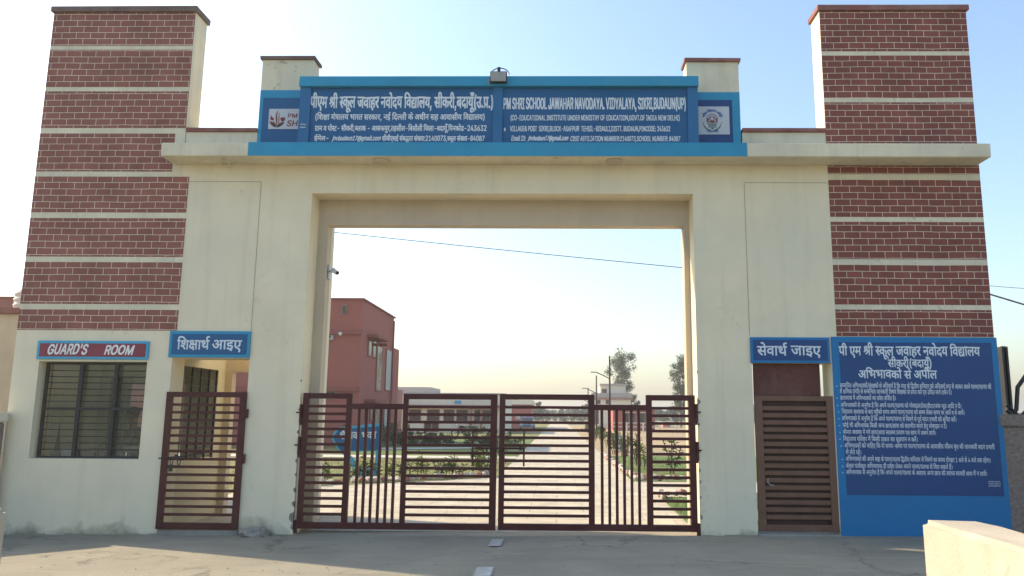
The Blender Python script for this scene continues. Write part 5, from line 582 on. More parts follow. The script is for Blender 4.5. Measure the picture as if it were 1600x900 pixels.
# guard room front: window hole
w.box(-7.5, -7.14, 0, W, -.3, 2.72).box(-5.64, -5.30, 0, W, -.3, 2.72).box(-7.14, -5.64, 0, W, -.3, .98).box(-7.14, -5.64, 0, W, 2.29, 2.72)
w.box(-5.38, -3.5, 0, W, 2.72, Z1).box(-5.30, -4.23, 0, W, 2.345, 2.72)
w.box(-4.23, -3.5, 0, W, -.3, 2.72)
w.box(-3.5, 1.88, 0, W, 4.69, Z1)
w.box(1.88, 2.62, 0, W, -.3, Z1).box(2.62, 3.78, 0, W, 2.33, Z1).box(3.69, 3.78, 0, W, -.3, 2.33)
w.build('front_wall', M['cream'], GW)
f = MB()
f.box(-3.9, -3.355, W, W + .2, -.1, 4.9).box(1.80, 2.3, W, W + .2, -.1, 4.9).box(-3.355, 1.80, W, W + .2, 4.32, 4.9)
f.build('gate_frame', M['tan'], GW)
# groove lines round the plain wall panels
for q in ((-5.27, -4.235, 4.852, 4.858), (2.605, 3.775, 4.852, 4.858), (-4.238, -4.232, 2.73, 4.8515), (2.600, 2.606, 2.70, 4.8515)):
    MB().box(q[0], q[1], -.003, 0, q[2], q[3]).build('groove_line', M['joint'], GW)
def brick_tower(x0, x1, bands, mat, lab, zbase, bx):
    t = MB().box(x0, x1, 0, W, zbase, 7.45).build('brick_tower', M['trim'], GW); t['label'] = lab
    b = MB()
    for z0, z1, xa, xb in bands: b.box(xa, xb, -.004, 0, z0, z1)
    b.build('brickwork', mat, t)
    MB().box(x0 - .035, x1 + .035, -.04, W + .04, 7.45, 7.535, .012).build('coping', M['coping_dark'] if x0 < 0 else M['coping'], t, wob=.004)
    return t
XL0, XL1 = -7.498, -5.385
brick_tower(-7.5, -5.38, [(6.925, 7.449, XL0, XL1), (6.283, 6.86, XL0, XL1), (5.655, 6.213, XL0, XL1), (5.003, 5.57, XL0, -5.53),
    (4.40, 4.926, XL0, -5.275), (3.76, 4.315, XL0, -5.27), (3.088, 3.68, XL0, -5.27), (2.722, 3.008, XL0, -5.265)], M['brick_a'],
    'left brick tower, slightly paler bricks', 2.72, 0)
brick_tower(3.78, 5.9, [(6.826, 7.449, 3.782, 5.898), (6.114, 6.757, 3.782, 5.898), (Z1, 6.046, 3.782, 5.898), (4.983, 5.108, 3.782, 5.898),
    (4.364, 4.901, 3.782, 5.898), (3.764, 4.292, 3.782, 5.898), (3.131, 3.683, 3.782, 5.898), (2.695, 3.06, 3.782, 5.898)], M['brick_b'],
    'right brick tower, deep red-brown bricks above the appeal board', -.3, 0)
cs = MB().box(-5.52, 5.875, -W, -.001, 5.11, Z1, .015).build('canopy_slab', M['trim'], GW, wob=.003)
for px in (595, 960):
    x, y = atz(px, 250, 5.11)
    dl = MB()
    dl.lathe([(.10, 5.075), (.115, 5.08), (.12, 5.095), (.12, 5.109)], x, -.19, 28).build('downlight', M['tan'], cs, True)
for a, b in ((-5.37, -4.34), (2.60, 3.775)):
    p_ = MB().box(a, b, .0, .22, Z1, 5.595).build('parapet', M['trim'], GW)
    MB().box(a, b, -.03, .25, 5.595, 5.652, .008).build('coping', M['coping'], p_, wob=.004)
for a, b, zt, zb in ((-4.335, -3.585, 6.70, 6.232), (1.83, 2.58, 6.66, 6.20)):
    p_ = MB().box(a, b, .0, .26, Z1, zt).build('pylon', M['trim'], GW)
    MB().box(a - .03, b + .03, -.035, .295, zt, zt + .055, .01).build('coping', M['coping_dark'] if a < 0 else M['coping'], p_, wob=.004)
    MB().box(a - .002, b + .002, -.004, .20, Z1, zb).build('painted_band', M['sky_blue'], p_)
    MB().box(a + .05, b - .11 if a > 0 else b, -.008, -.0045, Z1 + .02, zb - .12).build('painted_field', M['deep_blue'] if a < 0 else M['board_blue'], p_)
# left gate pier deepened and raised to block sun, a slim column added for the sun streak, the covered passage and the guard room
MB().box(-3.98, -3.64, W + .2, 1.62, -.1, 6.4).build('pier', M['cream'], GW)  # hidden behind the pylon, its depth and height set to block the sun
MB().box(2.3, 2.62, W + .2, 1.62, -.1, 5.3).build('pier', M['cream'], GW)
MB().box(-4.05, -3.78, 1.70, 2.12, -.1, 6.4).build('column', M['cream'], GW)  # unseen, added so only a thin streak of sun reaches the forecourt
gr = MB()
gr.box(-5.48, -5.361, W, .50, -.1, 2.9).box(-5.48, -5.361, 1.62, 1.9, -.1, 2.9).box(-5.48, -5.361, .5, 1.62, -.1, .93).box(-5.48, -5.361, .5, 1.62, 2.27, 2.9)
gr.box(-7.5, -7.0, 1.9, 2.02, -.1, 2.9).box(-6.0, -5.361, 1.9, 2.02, -.1, 2.9).box(-7.0, -6.0, 1.9, 2.02, 2.05, 2.9)
gr.box(-7.5, -7.38, W, 1.9, -.1, 2.9)
gr.build('guard_room_wall', M['room'], GW)
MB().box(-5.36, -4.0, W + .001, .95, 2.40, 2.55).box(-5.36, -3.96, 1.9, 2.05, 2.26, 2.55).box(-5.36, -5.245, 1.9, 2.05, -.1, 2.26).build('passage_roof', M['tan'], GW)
MB().box(-7.55, -5.30, W, 2.2, 2.9, 3.02).build('room_roof', M['trim'], GW)
MB().box(-7.38, -5.48, W, 1.9, -.1, .32).build('room_floor', M['concrete'], GW)
MB().box(-5.3, -4.23, -.02, .36, -.2, .075).build('threshold', M['concrete'], GW)
MB().box(2.625, 3.70, -.05, .36, -.2, .095, .012).build('threshold', M['concrete'], GW, wob=.006)
MB().box(-3.49, 1.875, .3, .6, -.2, .04).build('threshold', M['concrete'], GW)
# barred window of the guard room
wi = MB()
wy = .10
wi.box(-7.10, -7.06, wy, wy + .03, .985, 2.285).box(-5.68, -5.645, wy, wy + .03, .985, 2.285).box(-7.06, -5.68, wy, wy + .03, .985, 1.01).box(-7.06, -5.68, wy, wy + .03, 2.255, 2.285)
wi.box(-6.625, -6.575, wy - .004, wy + .026, 1.01, 2.255).box(-6.135, -6.085, wy - .004, wy + .026, 1.01, 2.255).box(-7.06, -5.68, wy - .008, wy + .022, 1.63, 1.665)
win = wi.build('window', M['iron'], GW)
gb = MB()
for k in range(6):
    for z0 in (1.01 + (1.63 - 1.01) / 7 * (k + 1), 1.665 + (2.255 - 1.665) / 7 * (k + 1)):
        gb.tube([(-7.07 + i * .1, wy + .012, z0 + rnd.uniform(-.002, .002)) for i in range(15)], .0055, 6)
gb.build('grille_bar', M['iron'], win, True)
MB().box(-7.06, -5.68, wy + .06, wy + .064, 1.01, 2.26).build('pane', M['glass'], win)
MB().box(-7.139, -5.641, .002, W - .004, .972, .984).build('sill', M['trim'], win)
# barred window in the passage, seen edge on beyond the small gate
w2 = MB()
for y in (.5, .78, 1.06, 1.34, 1.60): w2.box(-5.385, -5.358, y, y + (.03 if y not in (.78, 1.34) else .02), .93, 2.27)
for k in range(11): z = .95 + k * .13; w2.box(-5.382, -5.365, .53, 1.6, z, z + .012)
w2.box(-5.39, -5.356, .5, 1.63, 1.60, 1.63)
w2.build('window', M['iron'], GW)
# broken corners of the left and right gate piers, floor-level crack line
for side, lst in ((-3.5, [(.25, .10), (.42, .05), (.60, .04), (.98, .035), (1.36, .03), (1.66, .025), (.13, .06), (2.05, .02), (.8, .025)]), (1.88, [(.30, .045), (.75, .03), (.9, .035), (1.15, .03), (1.50, .03), (1.80, .05), (.55, .025), (2.2, .02)])):
    for z, r in lst:
        r *= .7
        sg = -1 if side < 0 else 1
        pts = [(side - sg * .0, z + r), (side + sg * r * rnd.uniform(.5, 1), z + r * .6), (side + sg * r * rnd.uniform(.6, 1.1), z - r * .3), (side + sg * .3 * r, z - r), (side, z - r * 1.1)]
        MB().prism(pts, -.004, .03).build('broken_plaster', M['chip'], GW)
for a, b in ((-7.2, -5.3), (-4.22, -3.5), (1.9, 2.62)):
    x = a; crk = MB()
    while x < b:
        x2 = min(b, x + rnd.uniform(.12, .3)); zz_ = (.045 + .008 * x) + rnd.uniform(.0, .012)
        crk.box(x, x2, -.012, .0, zz_ - .05, zz_ + rnd.uniform(.004, .016)); x = x2
    crk.build('base_crack', M['joint'], GW)

# ================================================================ signs
SY = -W
nb = thing('name_board', 'long blue masonry name board above the gate lettered in Hindi and English', 'signboard', (-.85, -.2, Z1))
x0, x1, zt = -3.632, 1.92, 6.265
MB().box(x0 + .02, x1 - .02, -.33, -.005, Z1 + .001, zt - .02).build('panel', M['deep_blue'], nb)
xa = at(483, 180, SY)[0]; xb, xc = at(770, 180, SY)[0], at(785, 180, SY)[0]; xd = at(1075, 180, SY)[0]
for a, b in ((x0, xa), (xb, xc), (xd, x1)): MB().box(a, b, -.355, -.331, Z1 + .005, 6.125).build('pilaster', M['mid_blue'], nb)
MB().box(x0 - .01, x1 + .01, -.395, .0, 6.125, zt + .005, .008).build('top_band', M['sky_blue'], nb, wob=.002)
MB().box(x0 + .0, x1 - .0, -.368, -.331, Z1 - .002, Z1 + .004).build('foot_band', M['sky_blue'], nb)
xl = at(388, 230, SY)[0]; xr = at(1167, 230, SY)[0]
MB().box(xl, xr, -.378, -.3725, 5.113, Z1 + .002).build('slab_band', M['sky_blue'], nb)
LY = -.3345
class Lines:
    def __init__(s, parent, mat): s.p, s.m = parent, mat
    def w(s, *a, **k): q = MB(); write_px(q, *a, **k); q.build('lettering', s.m, s.p)
lt = Lines(nb, M['white'])
lt.w('h1', 485, 770, 151.7, 168.3, LY, .006, jit=1)
lt.w('e1', 787, 1071, 153, 170.3, LY, .005, jit=.7)
for key, a, b, t_, bb in (('h2', 493, 757, 179, 187, ), ('h3', 492, 760, 197, 204.4), ('h4a', 491, 513, 212.8, 219.3), ('h4c', 597, 757, 213.10000000000002, 220.0), ('e2', 798, 1061.7, 180, 188), ('e3', 797, 1047, 197, 205), ('e4a', 799, 821, 212.3, 220.0), ('e4c', 891, 1062, 212.8, 220.5)):
    lt.w(key, a, b, t_, bb, LY, .0030 if key[0] == 'h' else .0022, jit=1, shear=.12 if key.startswith('e4') else 0)
lt.w('h4b', 519, 594, 212.3, 219.3, LY, .003, shear=.25, latin=True, jit=1)
lt.w('e4b', 825, 887, 212.3, 219.3, LY, .003, shear=.25, latin=True, jit=1)
lt.w('dot', 787.5, 790, 195, 207, LY, .001, latin=True)
def scribble(px0, px1, py0, py1, Y, mat, parent, n=3):
    mb = MB(); X0, Z0 = at(px0, py1, Y); X1, Zt = at(px1, py0, Y)
    for k in range(n):
        zc = Z0 + (Zt - Z0) * (1 - (k + .5) / n); pth = []
        for i in range(22):
            t = i / 21; pth.append((X0 + (X1 - X0) * (t * (.8 + .2 * rnd.random())), Y, zc + (Zt - Z0) / n * .38 * math.sin(i * 2.1 + k) * rnd.uniform(.4, 1)))
        mb.tube(pth, .0028, 5)
    mb.build('signature', mat, parent)
scribble(468.5, 479, 192, 201, -.357, M['white'], nb, 2)

# plate with the flower-and-hands logo, partly behind the name board
def px_box(mb, a, b, c, d, Y, th):
    X0, Zb = at(a, d, Y); X1, Zt = at(b, c, Y); return mb.box(X0, X1, Y, Y + th, Zb, Zt)
def px_poly(pts, Y, th=.002):
    return MB().prism([at(a, b, Y) for a, b in pts], Y, Y + th)
lp = thing('logo_plate', 'white plate with a maroon lotus-and-figures logo and PM SHRI, cut off by the name board', 'sign', (-4.0, -.01, 5.5))
px_box(MB(), 418.7, 480, 170, 201.5, -.016, .007).build('backing', M['plate'], lp)
LX, LZ, S = 405, 135, 10.0
def zz1(pts): return [(LX + a / S, LZ + b / S) for a, b in pts]
Y_ = -.0185
px_poly(zz1([(155, 550), (190, 545), (230, 560), (262, 590), (262, 640), (225, 632), (185, 600)]), Y_).build('petal', M['logo_dark'], lp)
px_poly(zz1([(395, 555), (350, 560), (305, 580), (275, 610), (270, 642), (320, 630), (365, 600)]), Y_).build('petal', M['logo_dark'], lp)
px_poly(zz1([(298, 385), (282, 390), (262, 430), (255, 480), (262, 540), (268, 590), (262, 625), (272, 605), (283, 560), (280, 500), (278, 450), (285, 415)]), Y_ - .001).build('stroke', M['logo_red'], lp)
px_poly(zz1([(325, 400), (312, 420), (303, 460), (298, 520), (296, 570), (290, 612), (305, 585), (315, 530), (316, 470), (320, 430)]), Y_ - .001).build('stroke', M['logo_org'], lp)
px_poly(zz1([(182, 440), (200, 475), (225, 495), (230, 520), (210, 532), (185, 522), (165, 495), (180, 490), (178, 465)]), Y_).build('petal', M['logo_red'], lp)
px_poly(zz1([(330, 490), (370, 482), (410, 490), (400, 525), (375, 550), (350, 550), (335, 525)]), Y_).build('petal', M['logo_red'], lp)
px_poly(zz1([(160, 540), (200, 560), (235, 540), (240, 552), (205, 575), (165, 560)]), Y_ - .001).build('stroke', M['logo_org'], lp)
ln = Lines(lp, M['logo_red']); ln.w('pm', 450, 464.3, 177.5, 184, Y_, .002, latin=True); ln.w('shri', 448, 478, 188.2, 197, Y_, .003, shear=.15, latin=True)

ep = thing('emblem_plate', 'white plate with a round school emblem ringed by green laurel leaves', 'sign', (2.2, -.01, 5.5))
px_box(MB(), 1091.7, 1139, 166.4, 210, -.016, .007).build('backing', M['plate'], ep)
cx, cz = at(1112.8, 186, Y_); u = abs(at(1113.8, 186, Y_)[0] - cx)       # one photo pixel on the plate
def arc(r, a0, a1, n=16): return [(cx + r * u * math.cos(R(a0 + (a1 - a0) * i / n)), cz + r * u * math.sin(R(a0 + (a1 - a0) * i / n))) for i in range(n + 1)]
def ring(mb, r, wd, a0, a1): mb.prism(arc(r + wd / 2, a0, a1) + arc(r - wd / 2, a1, a0), Y_, Y_ + .002); return mb
mb = MB(); ring(mb, 8.2, .9, 0, 180); mb.build('dome_line', M['logo_red'], ep)
mb = MB(); ring(mb, 5.0, .8, 25, 155); mb.build('dome_line', M['logo_blue'], ep)
def pl(pts, mat, nm, dy=0): MB().prism([(cx + a * u, cz + b * u) for a, b in pts], Y_ - dy, Y_ + .002 - dy).build(nm, mat, ep)
pl([(-8.3, 1), (-4, 1), (0, -3), (4, 1), (8.3, 1), (8.3, -4.5), (2.4, -4.5), (0, -6), (-2.4, -4.5), (-8.3, -4.5)], M['logo_red'], 'open_book', .001)
pl([(-5.6, -.6), (-3.2, -.8), (-2.3, -2.6), (-4.6, -3.4), (-6, -2.4)], M['plate'], 'page', .002)
pl([(5.6, -.6), (3.2, -.8), (2.3, -2.6), (4.6, -3.4), (6, -2.4)], M['plate'], 'page', .002)
pl([(-2.6, 3.4), (-4, 1.8), (-3, 1.2), (-1.2, 2)], M['logo_dark'], 'head', .001); pl([(2.6, 3.4), (4, 1.8), (3, 1.2), (1.2, 2)], M['logo_dark'], 'head', .001)
pl([(-9, -6), (9, -6), (8, -7.2), (-8, -7.2)], M['logo_dark'], 'base_line')
for b in (-8.6, -10.5, -12.6): pl([(-6.2, b), (6.2, b), (6.6, b - 1.1), (-6.6, b - 1.1)], M['logo_green'], 'base_line')
pl([(0, -13.8), (2.8, -17), (0, -16.4), (-2.8, -17)], M['logo_green'], 'lotus')
for sg in (-1, 1):
    for k in range(9):
        a = R(-8 - 8.6 * k); r = 14.2
        px_, pz_ = sg * r * math.cos(a), -4 + r * math.sin(a) * 1.02
        d = 1.5; pl([(px_ + sg * 1.4, pz_ + 1.6), (px_ + sg * .2, pz_ + .3), (px_ - sg * 1.7, pz_ - 1.3), (px_ - sg * .5, pz_ - 1.6), (px_ + sg * 1.6, pz_ - .3)], M['logo_green'] if k > 2 else M['logo_yel'], 'leaf')
def arc_text(key, r, a0, a1, hgt, up):
    mb = MB(); L_ = abs(R(a1 - a0)) * r * u
    write(mb, key, 0, L_, hgt * u, 0, Y_, .0015, latin=False, jit=0)
    for v in mb.bm.verts:
        t = v.co.x / L_; a = R(a0 + (a1 - a0) * t); rr = r * u + (v.co.z if up else -v.co.z)
        v.co.x = cx + rr * math.cos(a); v.co.z = cz - (0 if up else 0) + rr * math.sin(a)
    mb.build('lettering', M['logo_blue'], ep)
cz_keep = cz; arc_text('n1', 12.2, 168, 12, 3.6, True)
cz = cz - 4 * u; arc_text('n2', 18.2, -122, -58, 3.2, False); cz = cz_keep

# guard room sign, passage signs
def board(name, label, x0, x1, z0, z1, y, th, edge, edge_m, field_m, cat='sign'):
    t = thing(name, label, cat, ((x0 + x1) / 2, y, z0))
    MB().box(x0, x1, y, y + th, z0, z1, .004).build('border', edge_m, t)
    MB().box(x0 + edge, x1 - edge, y - .003, y - .0005, z0 + edge, z1 - edge).build('field', field_m, t)
    return t
s = board('room_sign', "maroon sign with a light blue border reading GUARD'S ROOM over the barred window", -7.17, -5.625, 2.318, 2.572, -.03, .028, .036, M['cyan'], M['sign_red'])
ln = Lines(s, M['white_warm']); ln.w('guard', 74, 134.8, 537.8, 553.2, -.0345, .006, shear=.22, latin=True, jit=1.2); ln.w('room', 163.5, 206.8, 539.5, 553.8, -.0345, .006, shear=.22, latin=True, jit=1.2)
s = board('passage_sign', 'blue Hindi sign above the small maroon gate beside the guard room', -5.345, -4.228, 2.353, 2.715, -.03, .028, .04, M['sky_blue'], M['deep_blue'])
ln = Lines(s, M['white']); ln.w('d1a', 276.8, 327, 532, 545.8, -.0345, .004, jit=1, slope=-.0); ln.w('d1b', 331.7, 377.6, 531.7, 545.8, -.0345, .004, jit=1)
s = board('passage_sign', 'blue Hindi sign above the small brown gate left of the appeal board', 2.603, 3.672, 2.325, 2.672, -.03, .028, .034, M['board_edge'], M['board_blue'])
ln = Lines(s, M['white']); ln.w('d2a', 1183.3, 1229.8, 541, 555, -.0345, .004, jit=1); ln.w('d2b', 1236, 1282.6, 541, 555, -.0345, .004, jit=1)
# the appeal board painted over the foot of the right tower
ab = thing('appeal_board', 'large dark blue Hindi notice painted over the foot of the right tower', 'notice board', (4.8, -.01, .0))
MB().box(3.70, 5.925, -.014, -.0005, .03, 2.685, .003).build('border', M['board_edge'], ab)
MB().box(3.80, 5.845, -.017, -.0145, .60, 2.612).build('field', M['board_blue'], ab)
AY = -.0185; ln = Lines(ab, M['white'])
for key, a, b, t_, bb, bo in (('a1', 1311, 1531, 542, 555.5, .004), ('a2', 1387.5, 1455, 562.2, 573.4, .003), ('a3', 1341.6, 1464, 579, 591.2, .0035),
    ('b1', 1312.5, 1548.7, 600, 606.4, .0007), ('b2', 1312.5, 1486.6, 609, 615.2, .0007), ('b3', 1313, 1399.5, 619, 625, .0007), ('b4', 1314, 1501.6, 630.6, 636.6, .0007), ('b5', 1315.5, 1506.7, 640.8, 646.8, .0007),
    ('b6', 1315.5, 1494, 651.2, 657.5, .0007), ('b7', 1317, 1479, 662, 668.2, .0007), ('b8', 1317.6, 1462, 672.6, 678.6, .0007), ('b9', 1317.6, 1433.5, 683, 689.2, .0007), ('b10', 1319.4, 1554, 693.8, 700.2, .0007),
    ('b11', 1321.5, 1345.5, 703.7, 709.9, .0007), ('b12', 1321.5, 1547.5, 714.8, 721, .0007), ('b13', 1322, 1488, 725.6, 731.8, .0007), ('b14', 1322, 1542, 735.6, 741.8, .0007)):
    ln.w(key, a, b, t_, bb, AY, bo, latin=False, jit=1.2, slope=-.004 if key[0] == 'b' else 0)
    if key[0] == 'b' and key not in ('b2', 'b11'):
        X, Z = at(a - 5, (t_ + bb) / 2, AY); MB().prism([(X + .0075 * math.cos(q), Z + .0075 * math.sin(q)) for q in [i * math.pi / 4 for i in range(8)]], AY, AY + .0005).build('bullet', M['white'], ab)
scribble(1545, 1564, 751, 761, AY, M['white'], ab, 3)

# ================================================================ gates
GY0, GY1 = .02, .075
def bars_h(mb, xa, xb, z0, z1, n, th):
    for k in range(n):
        z = z0 + (z1 - z0) * (k + 1) / (n + 1); mb.box(xa, xb, GY0 + .012, GY1 - .012, z - th / 2, z + th / 2, .003, 1)
def gate_leaf(label, segs, zb, zt, zl, mirror):
    # segs: narrow slatted panel, low upright-bar panel, wide slatted panel (x breaks of the stiles)
    a0, a1, b0, b1, c0, c1, d0, d1 = segs
    t = thing('gate_leaf', label, 'gate', ((a0 + d1) / 2, .05, zb), 'leaves of the main gate')
    f = MB()
    lo, hi = (a0, d1) if a0 < d1 else (d1, a0)
    bx = lambda p, q, z0, z1: f.box(min(p, q), max(p, q), GY0, GY1, z0, z1, .006)
    br, tr = .085, .075
    bx(a0, d1, zb, zb + br)
    bx(a0, a1, zb + br, zt); bx(b0, b1, zb + br, zt); bx(c0, c1, zb + br, zt); bx(d0, d1, zb + br, zt)
    bx(a1, b0, zt - tr, zt); bx(c1, d0, zt - tr, zt); bx(b1, c0, zl - tr, zl)
    f.build('frame', M['maroon'], t)
    p = MB(); bars_h(p, min(a1, b0), max(a1, b0), zb + br, zt - tr, 15, .038); p.build('slat_panel', M['maroon'], t)
    p = MB(); bars_h(p, min(c1, d0), max(c1, d0), zb + br, zt - tr, 15, .038); p.build('slat_panel', M['maroon'], t)
    p = MB(); x0, x1 = min(b1, c0), max(b1, c0)
    for k in range(6):
        x = x0 + (x1 - x0) * (k + 1) / 7; p.box(x - .019, x + .019, GY0 + .012, GY1 - .012, zb + br, zl - tr, .003, 1)
    p.build('upright_bars', M['maroon'], t)
    e = a0; sg = -1 if a0 < d1 else 1
    for z in ((1.62, 1.19) if sg < 0 else (1.66, 1.16)):
        h = MB(); h.box(min(e, e + sg * .029), max(e, e + sg * .029), GY0 - .035, GY1 + .02, z - .13, z + .11, .006); h.disc((e + sg * .004, .03, z - .17), (0, 0, 1), .024, .10)
        h.tube([(e + sg * .01, -.03, z), (e + sg * .06, -.03, z), (e + sg * .06, .002, z)], .010, 6)
        h.build('hinge', M['maroon'], t)
    h = MB(); h.box(min(e, e + sg * .03), max(e, e + sg * .03), GY0, GY1, zb - .02, zb + .11, .008); h.disc((e + sg * .01, .04, zb - .06), (0, 0, 1), .024, .08); h.build('pivot', M['maroon'], t)
    x = d0 - (.23 if sg < 0 else -.26)
    b = MB(); b.tube([(x, .005, .93), (x, .005, 1.42)], .012, 8)
    b.build('drop_bolt', M['maroon'], t)
    return t
g1 = gate_leaf('maroon steel gate leaf beside the guard room, left of the middle gap', (-3.47, -3.385, -2.875, -2.795, -2.10, -2.03, -.912, -.822), .10, 1.882, 1.745, False)
g2 = gate_leaf('maroon steel gate leaf hinged by the brown gate, right of the middle gap', (1.845, 1.76, 1.265, 1.185, .492, .412, -.715, -.79), .105, 1.886, 1.752, True)
b = MB(); b.tube([(-1.12, .0, 1.165), (-.45, .0, 1.165)], .012, 8); b.tube([(-.95, .0, 1.165), (-.95, -.01, 1.06)], .009, 6)
for x in (-1.05, -.87, -.76, -.5): b.box(x - .02, x + .02, -.016, .022, 1.14, 1.19)
b.build('slide_bolt', M['maroon'], g1)
def small_gate(label, x0, x1, zb, zt, mat, n, th, stile, back=None, hasp=True, yo=0.0):
    global GY0, GY1
    GY0, GY1 = .0 + yo, .05 + yo
    t = thing('small_gate', label, 'gate', ((x0 + x1) / 2, .03, zb))
    f = MB(); f.box(x0, x0 + stile, GY0, GY1, zb, zt, .006).box(x1 - stile, x1, GY0, GY1, zb, zt, .006).box(x0 + stile, x1 - stile, GY0, GY1, zt - .07, zt, .006).box(x0 + stile, x1 - stile, GY0, GY1, zb, zb + .085, .006)
    f.build('frame', mat, t)
    p = MB(); bars_h(p, x0 + stile, x1 - stile, zb + .085, zt - .07, n, th); p.build('slat_panel', mat, t)
    if back: MB().box(x0 + stile * .6, x1 - stile * .9, GY1 + .004, GY1 + .010, zb + .05, zt - .02).build('back_sheet', back, t)
    return t
s1 = small_gate('small maroon slatted gate standing under the sign beside the guard room', -5.315, -4.225, .085, 1.885, M['maroon'], 15, .036, .085, None, yo=-.045)
b = MB(); b.tube([(-5.34, -.06, 1.0), (-5.0, -.06, 1.03), (-4.72, -.055, 1.08)], .010, 6); b.box(-5.12, -5.08, -.075, -.04, .985, 1.05); b.build('slide_bolt', M['iron'], s1)
b = MB()
for x in (-5.16, -5.06): b.tube([(x + .018 * math.sin(a), -.062, .96 + .05 * math.cos(a)) for a in [i * .5 for i in range(14)]], .006, 5)
b.box(-5.19, -5.14, -.075, -.05, .83, .92, .006); b.build('padlock', M['iron'], s1)
for z in (1.6, 1.0):
    h = MB(); h.box(-4.225, -4.19, -.05, .0, z - .06, z + .06, .005); h.build('hinge', M['maroon'], s1)
s2 = small_gate('small brown slatted gate backed with dark sheet beside the appeal board', 2.645, 3.70, .125, 1.885, M['brown'], 16, .058, .10, M['sheet_dark'], yo=.01)
b = MB(); b.tube([(2.78, -.005, .80), (2.77, -.02, .75), (2.80, -.03, .72), (2.85, -.02, .715)], .007, 6); b.build('wire_hook', M['steel'], s2)
MB().box(2.655, 3.56, .09, .105, 1.80, 2.325).build('ply_sheet', M['sheet'], s2)

# ================================================================ fittings
fl = thing('floodlight', 'square grey floodlight on the top edge of the long blue name board', 'lamp', (-.83, -.4, 6.27))
X0, Z0 = at(765.5, 128, -.46); X1, Z1_ = at(792, 111, -.46)
MB().box(X0, X1, -.46, -.40, Z0, Z1_, .008).build('housing', M['iron'], fl)
MB().box(X0 + .012, X1 - .012, -.4635, -.4605, Z0 + .012, Z1_ - .012).build('lens', M['lens'], fl)
MB().box(X0 + .10, X1 - .10, -.40, -.30, 6.272, 6.30).box((X0 + X1) / 2 - .02, (X0 + X1) / 2 + .02, -.40, -.37, 6.272, 6.40).build('bracket', M['iron'], fl)
c = MB(); c.tube([(X0 + .13 + .13 * math.cos(a), -.38, Z1_ - .02 + .10 * math.sin(a)) for a in [math.pi * (1.25 - i / 14 * 1.25) for i in range(15)]] , .009, 6)
c.tube([(X0 + .13 - .13, -.385, Z1_ - .05), (X0 - .03, -.395, Z0 + .05), (X0 - .02, -.41, Z0 - .02)], .007, 6); c.build('cable', M['steel'], fl)
cc = thing('security_camera', 'small white security camera on the left side of the gate frame', 'camera', (-3.34, .45, 3.65))
x, z = at(516, 425, .47)
MB().box(-3.354, -3.335, .43, .51, z - .11, z + .10, .006).build('mount', M['steel'], cc)
MB().disc((-3.335, .47, z + .01), (1, -.25, -.1), .018, .09).build('arm', M['white_plastic'], cc, True)
cb = MB().tube([(-3.29, .50, z + .04), (-3.23, .43, z - .01), (-3.20, .40, z - .025)], .032, 14); cb.build('body', M['white_plastic'], cc)
MB().disc((-3.20, .40, z - .025), (.05, -.05, -.025), .024, .010).build('lens', M['window'], cc)
rk = MB(); bmesh.ops.create_icosphere(rk.bm, subdivisions=3, radius=1)
for v in rk.bm.verts:
    n = mnoise.noise(v.co * 1.6); v.co *= 1 + .35 * n; v.co = Vector((-3.95 + v.co.x * .21, -.09 + v.co.y * .13, .04 + v.co.z * .095))
tag(rk.build('broken_kerb_stone', M['chip'], None), 'lump of broken grey concrete at the foot of the left gate pier', 'rubble')

# wires
def wire(name, p0, p1, sag, r, label):
    p0, p1 = Vector(p0), Vector(p1)
    tag(MB().tube([p0.lerp(p1, i / 24) - Vector((0, 0, sag * 4 * (i / 24) * (1 - i / 24))) for i in range(25)], r, 5).build(name, M['iron']), label, 'wire')
a = at(520, 361, 12.0); b_ = at(1062, 416, 12.0); dv = (b_[0] - a[0], b_[1] - a[1])
wire('overhead_wire', (a[0] - .4 * dv[0], 12.0, a[1] - .4 * dv[1]), (b_[0] + .4 * dv[0], 12.0, b_[1] + .4 * dv[1]),   .05, .011, 'thin black wire sloping across the sky inside the gate opening')
a = at(1543, 428, 3.0); b_ = at(1606, 472, 1.0)
wire('overhead_wire', (a[0] - 2.5, 5.0, a[1] + 1.2), (b_[0] + .6, .5, b_[1] - .4), .05, .014, 'thick dark cable dropping beside the right tower')
a = at(1545, 440, 20.0); b_ = at(1610, 448, 20.0)
wire('overhead_wire', (a[0] - 6, 20, a[1] + .5), (b_[0] + 8, 20, b_[1] - .3), .3, .010, 'faint thin wire level with the brickwork right of the right tower')

# ================================================================ wing walls, parapets, left neighbour
def slab_wall(name, label, p0, p1, th, h, mat, cap, capmat, z0=-.1, wob=.0, cat='wall', bev=.015):
    p0, p1 = Vector(p0), Vector(p1); d = (p1 - p0).normalized(); n = Vector((-d.y, d.x))
    t = thing(name, label, cat, ((p0.x + p1.x) / 2, (p0.y + p1.y) / 2, 0))
    def ob(w, za, zb, e):
        q = [p0 - d * e + n * w, p1 + d * e + n * w, p1 + d * e - n * w, p0 - d * e - n * w]
        m = MB().prism([(v.x, v.y) for v in q], za, zb, 'Z')
        bmesh.ops.subdivide_edges(m.bm, edges=[ed for ed in m.bm.edges if ed.calc_length() > 1.5], cuts=14, use_grid_fill=True)
        if bev: bmesh.ops.bevel(m.bm, geom=[ed for ed in m.bm.edges if len(ed.link_faces) == 2 and ed.calc_face_angle() > .7], offset=bev, segments=2, affect='EDGES')
        return m
    ob(th / 2, z0, h, 0).build('body', mat, t, wob=wob)
    if cap: ob(th / 2 + cap[1], h + .001, h + cap[0], cap[1]).build('cap', capmat, t, wob=wob)
    return t
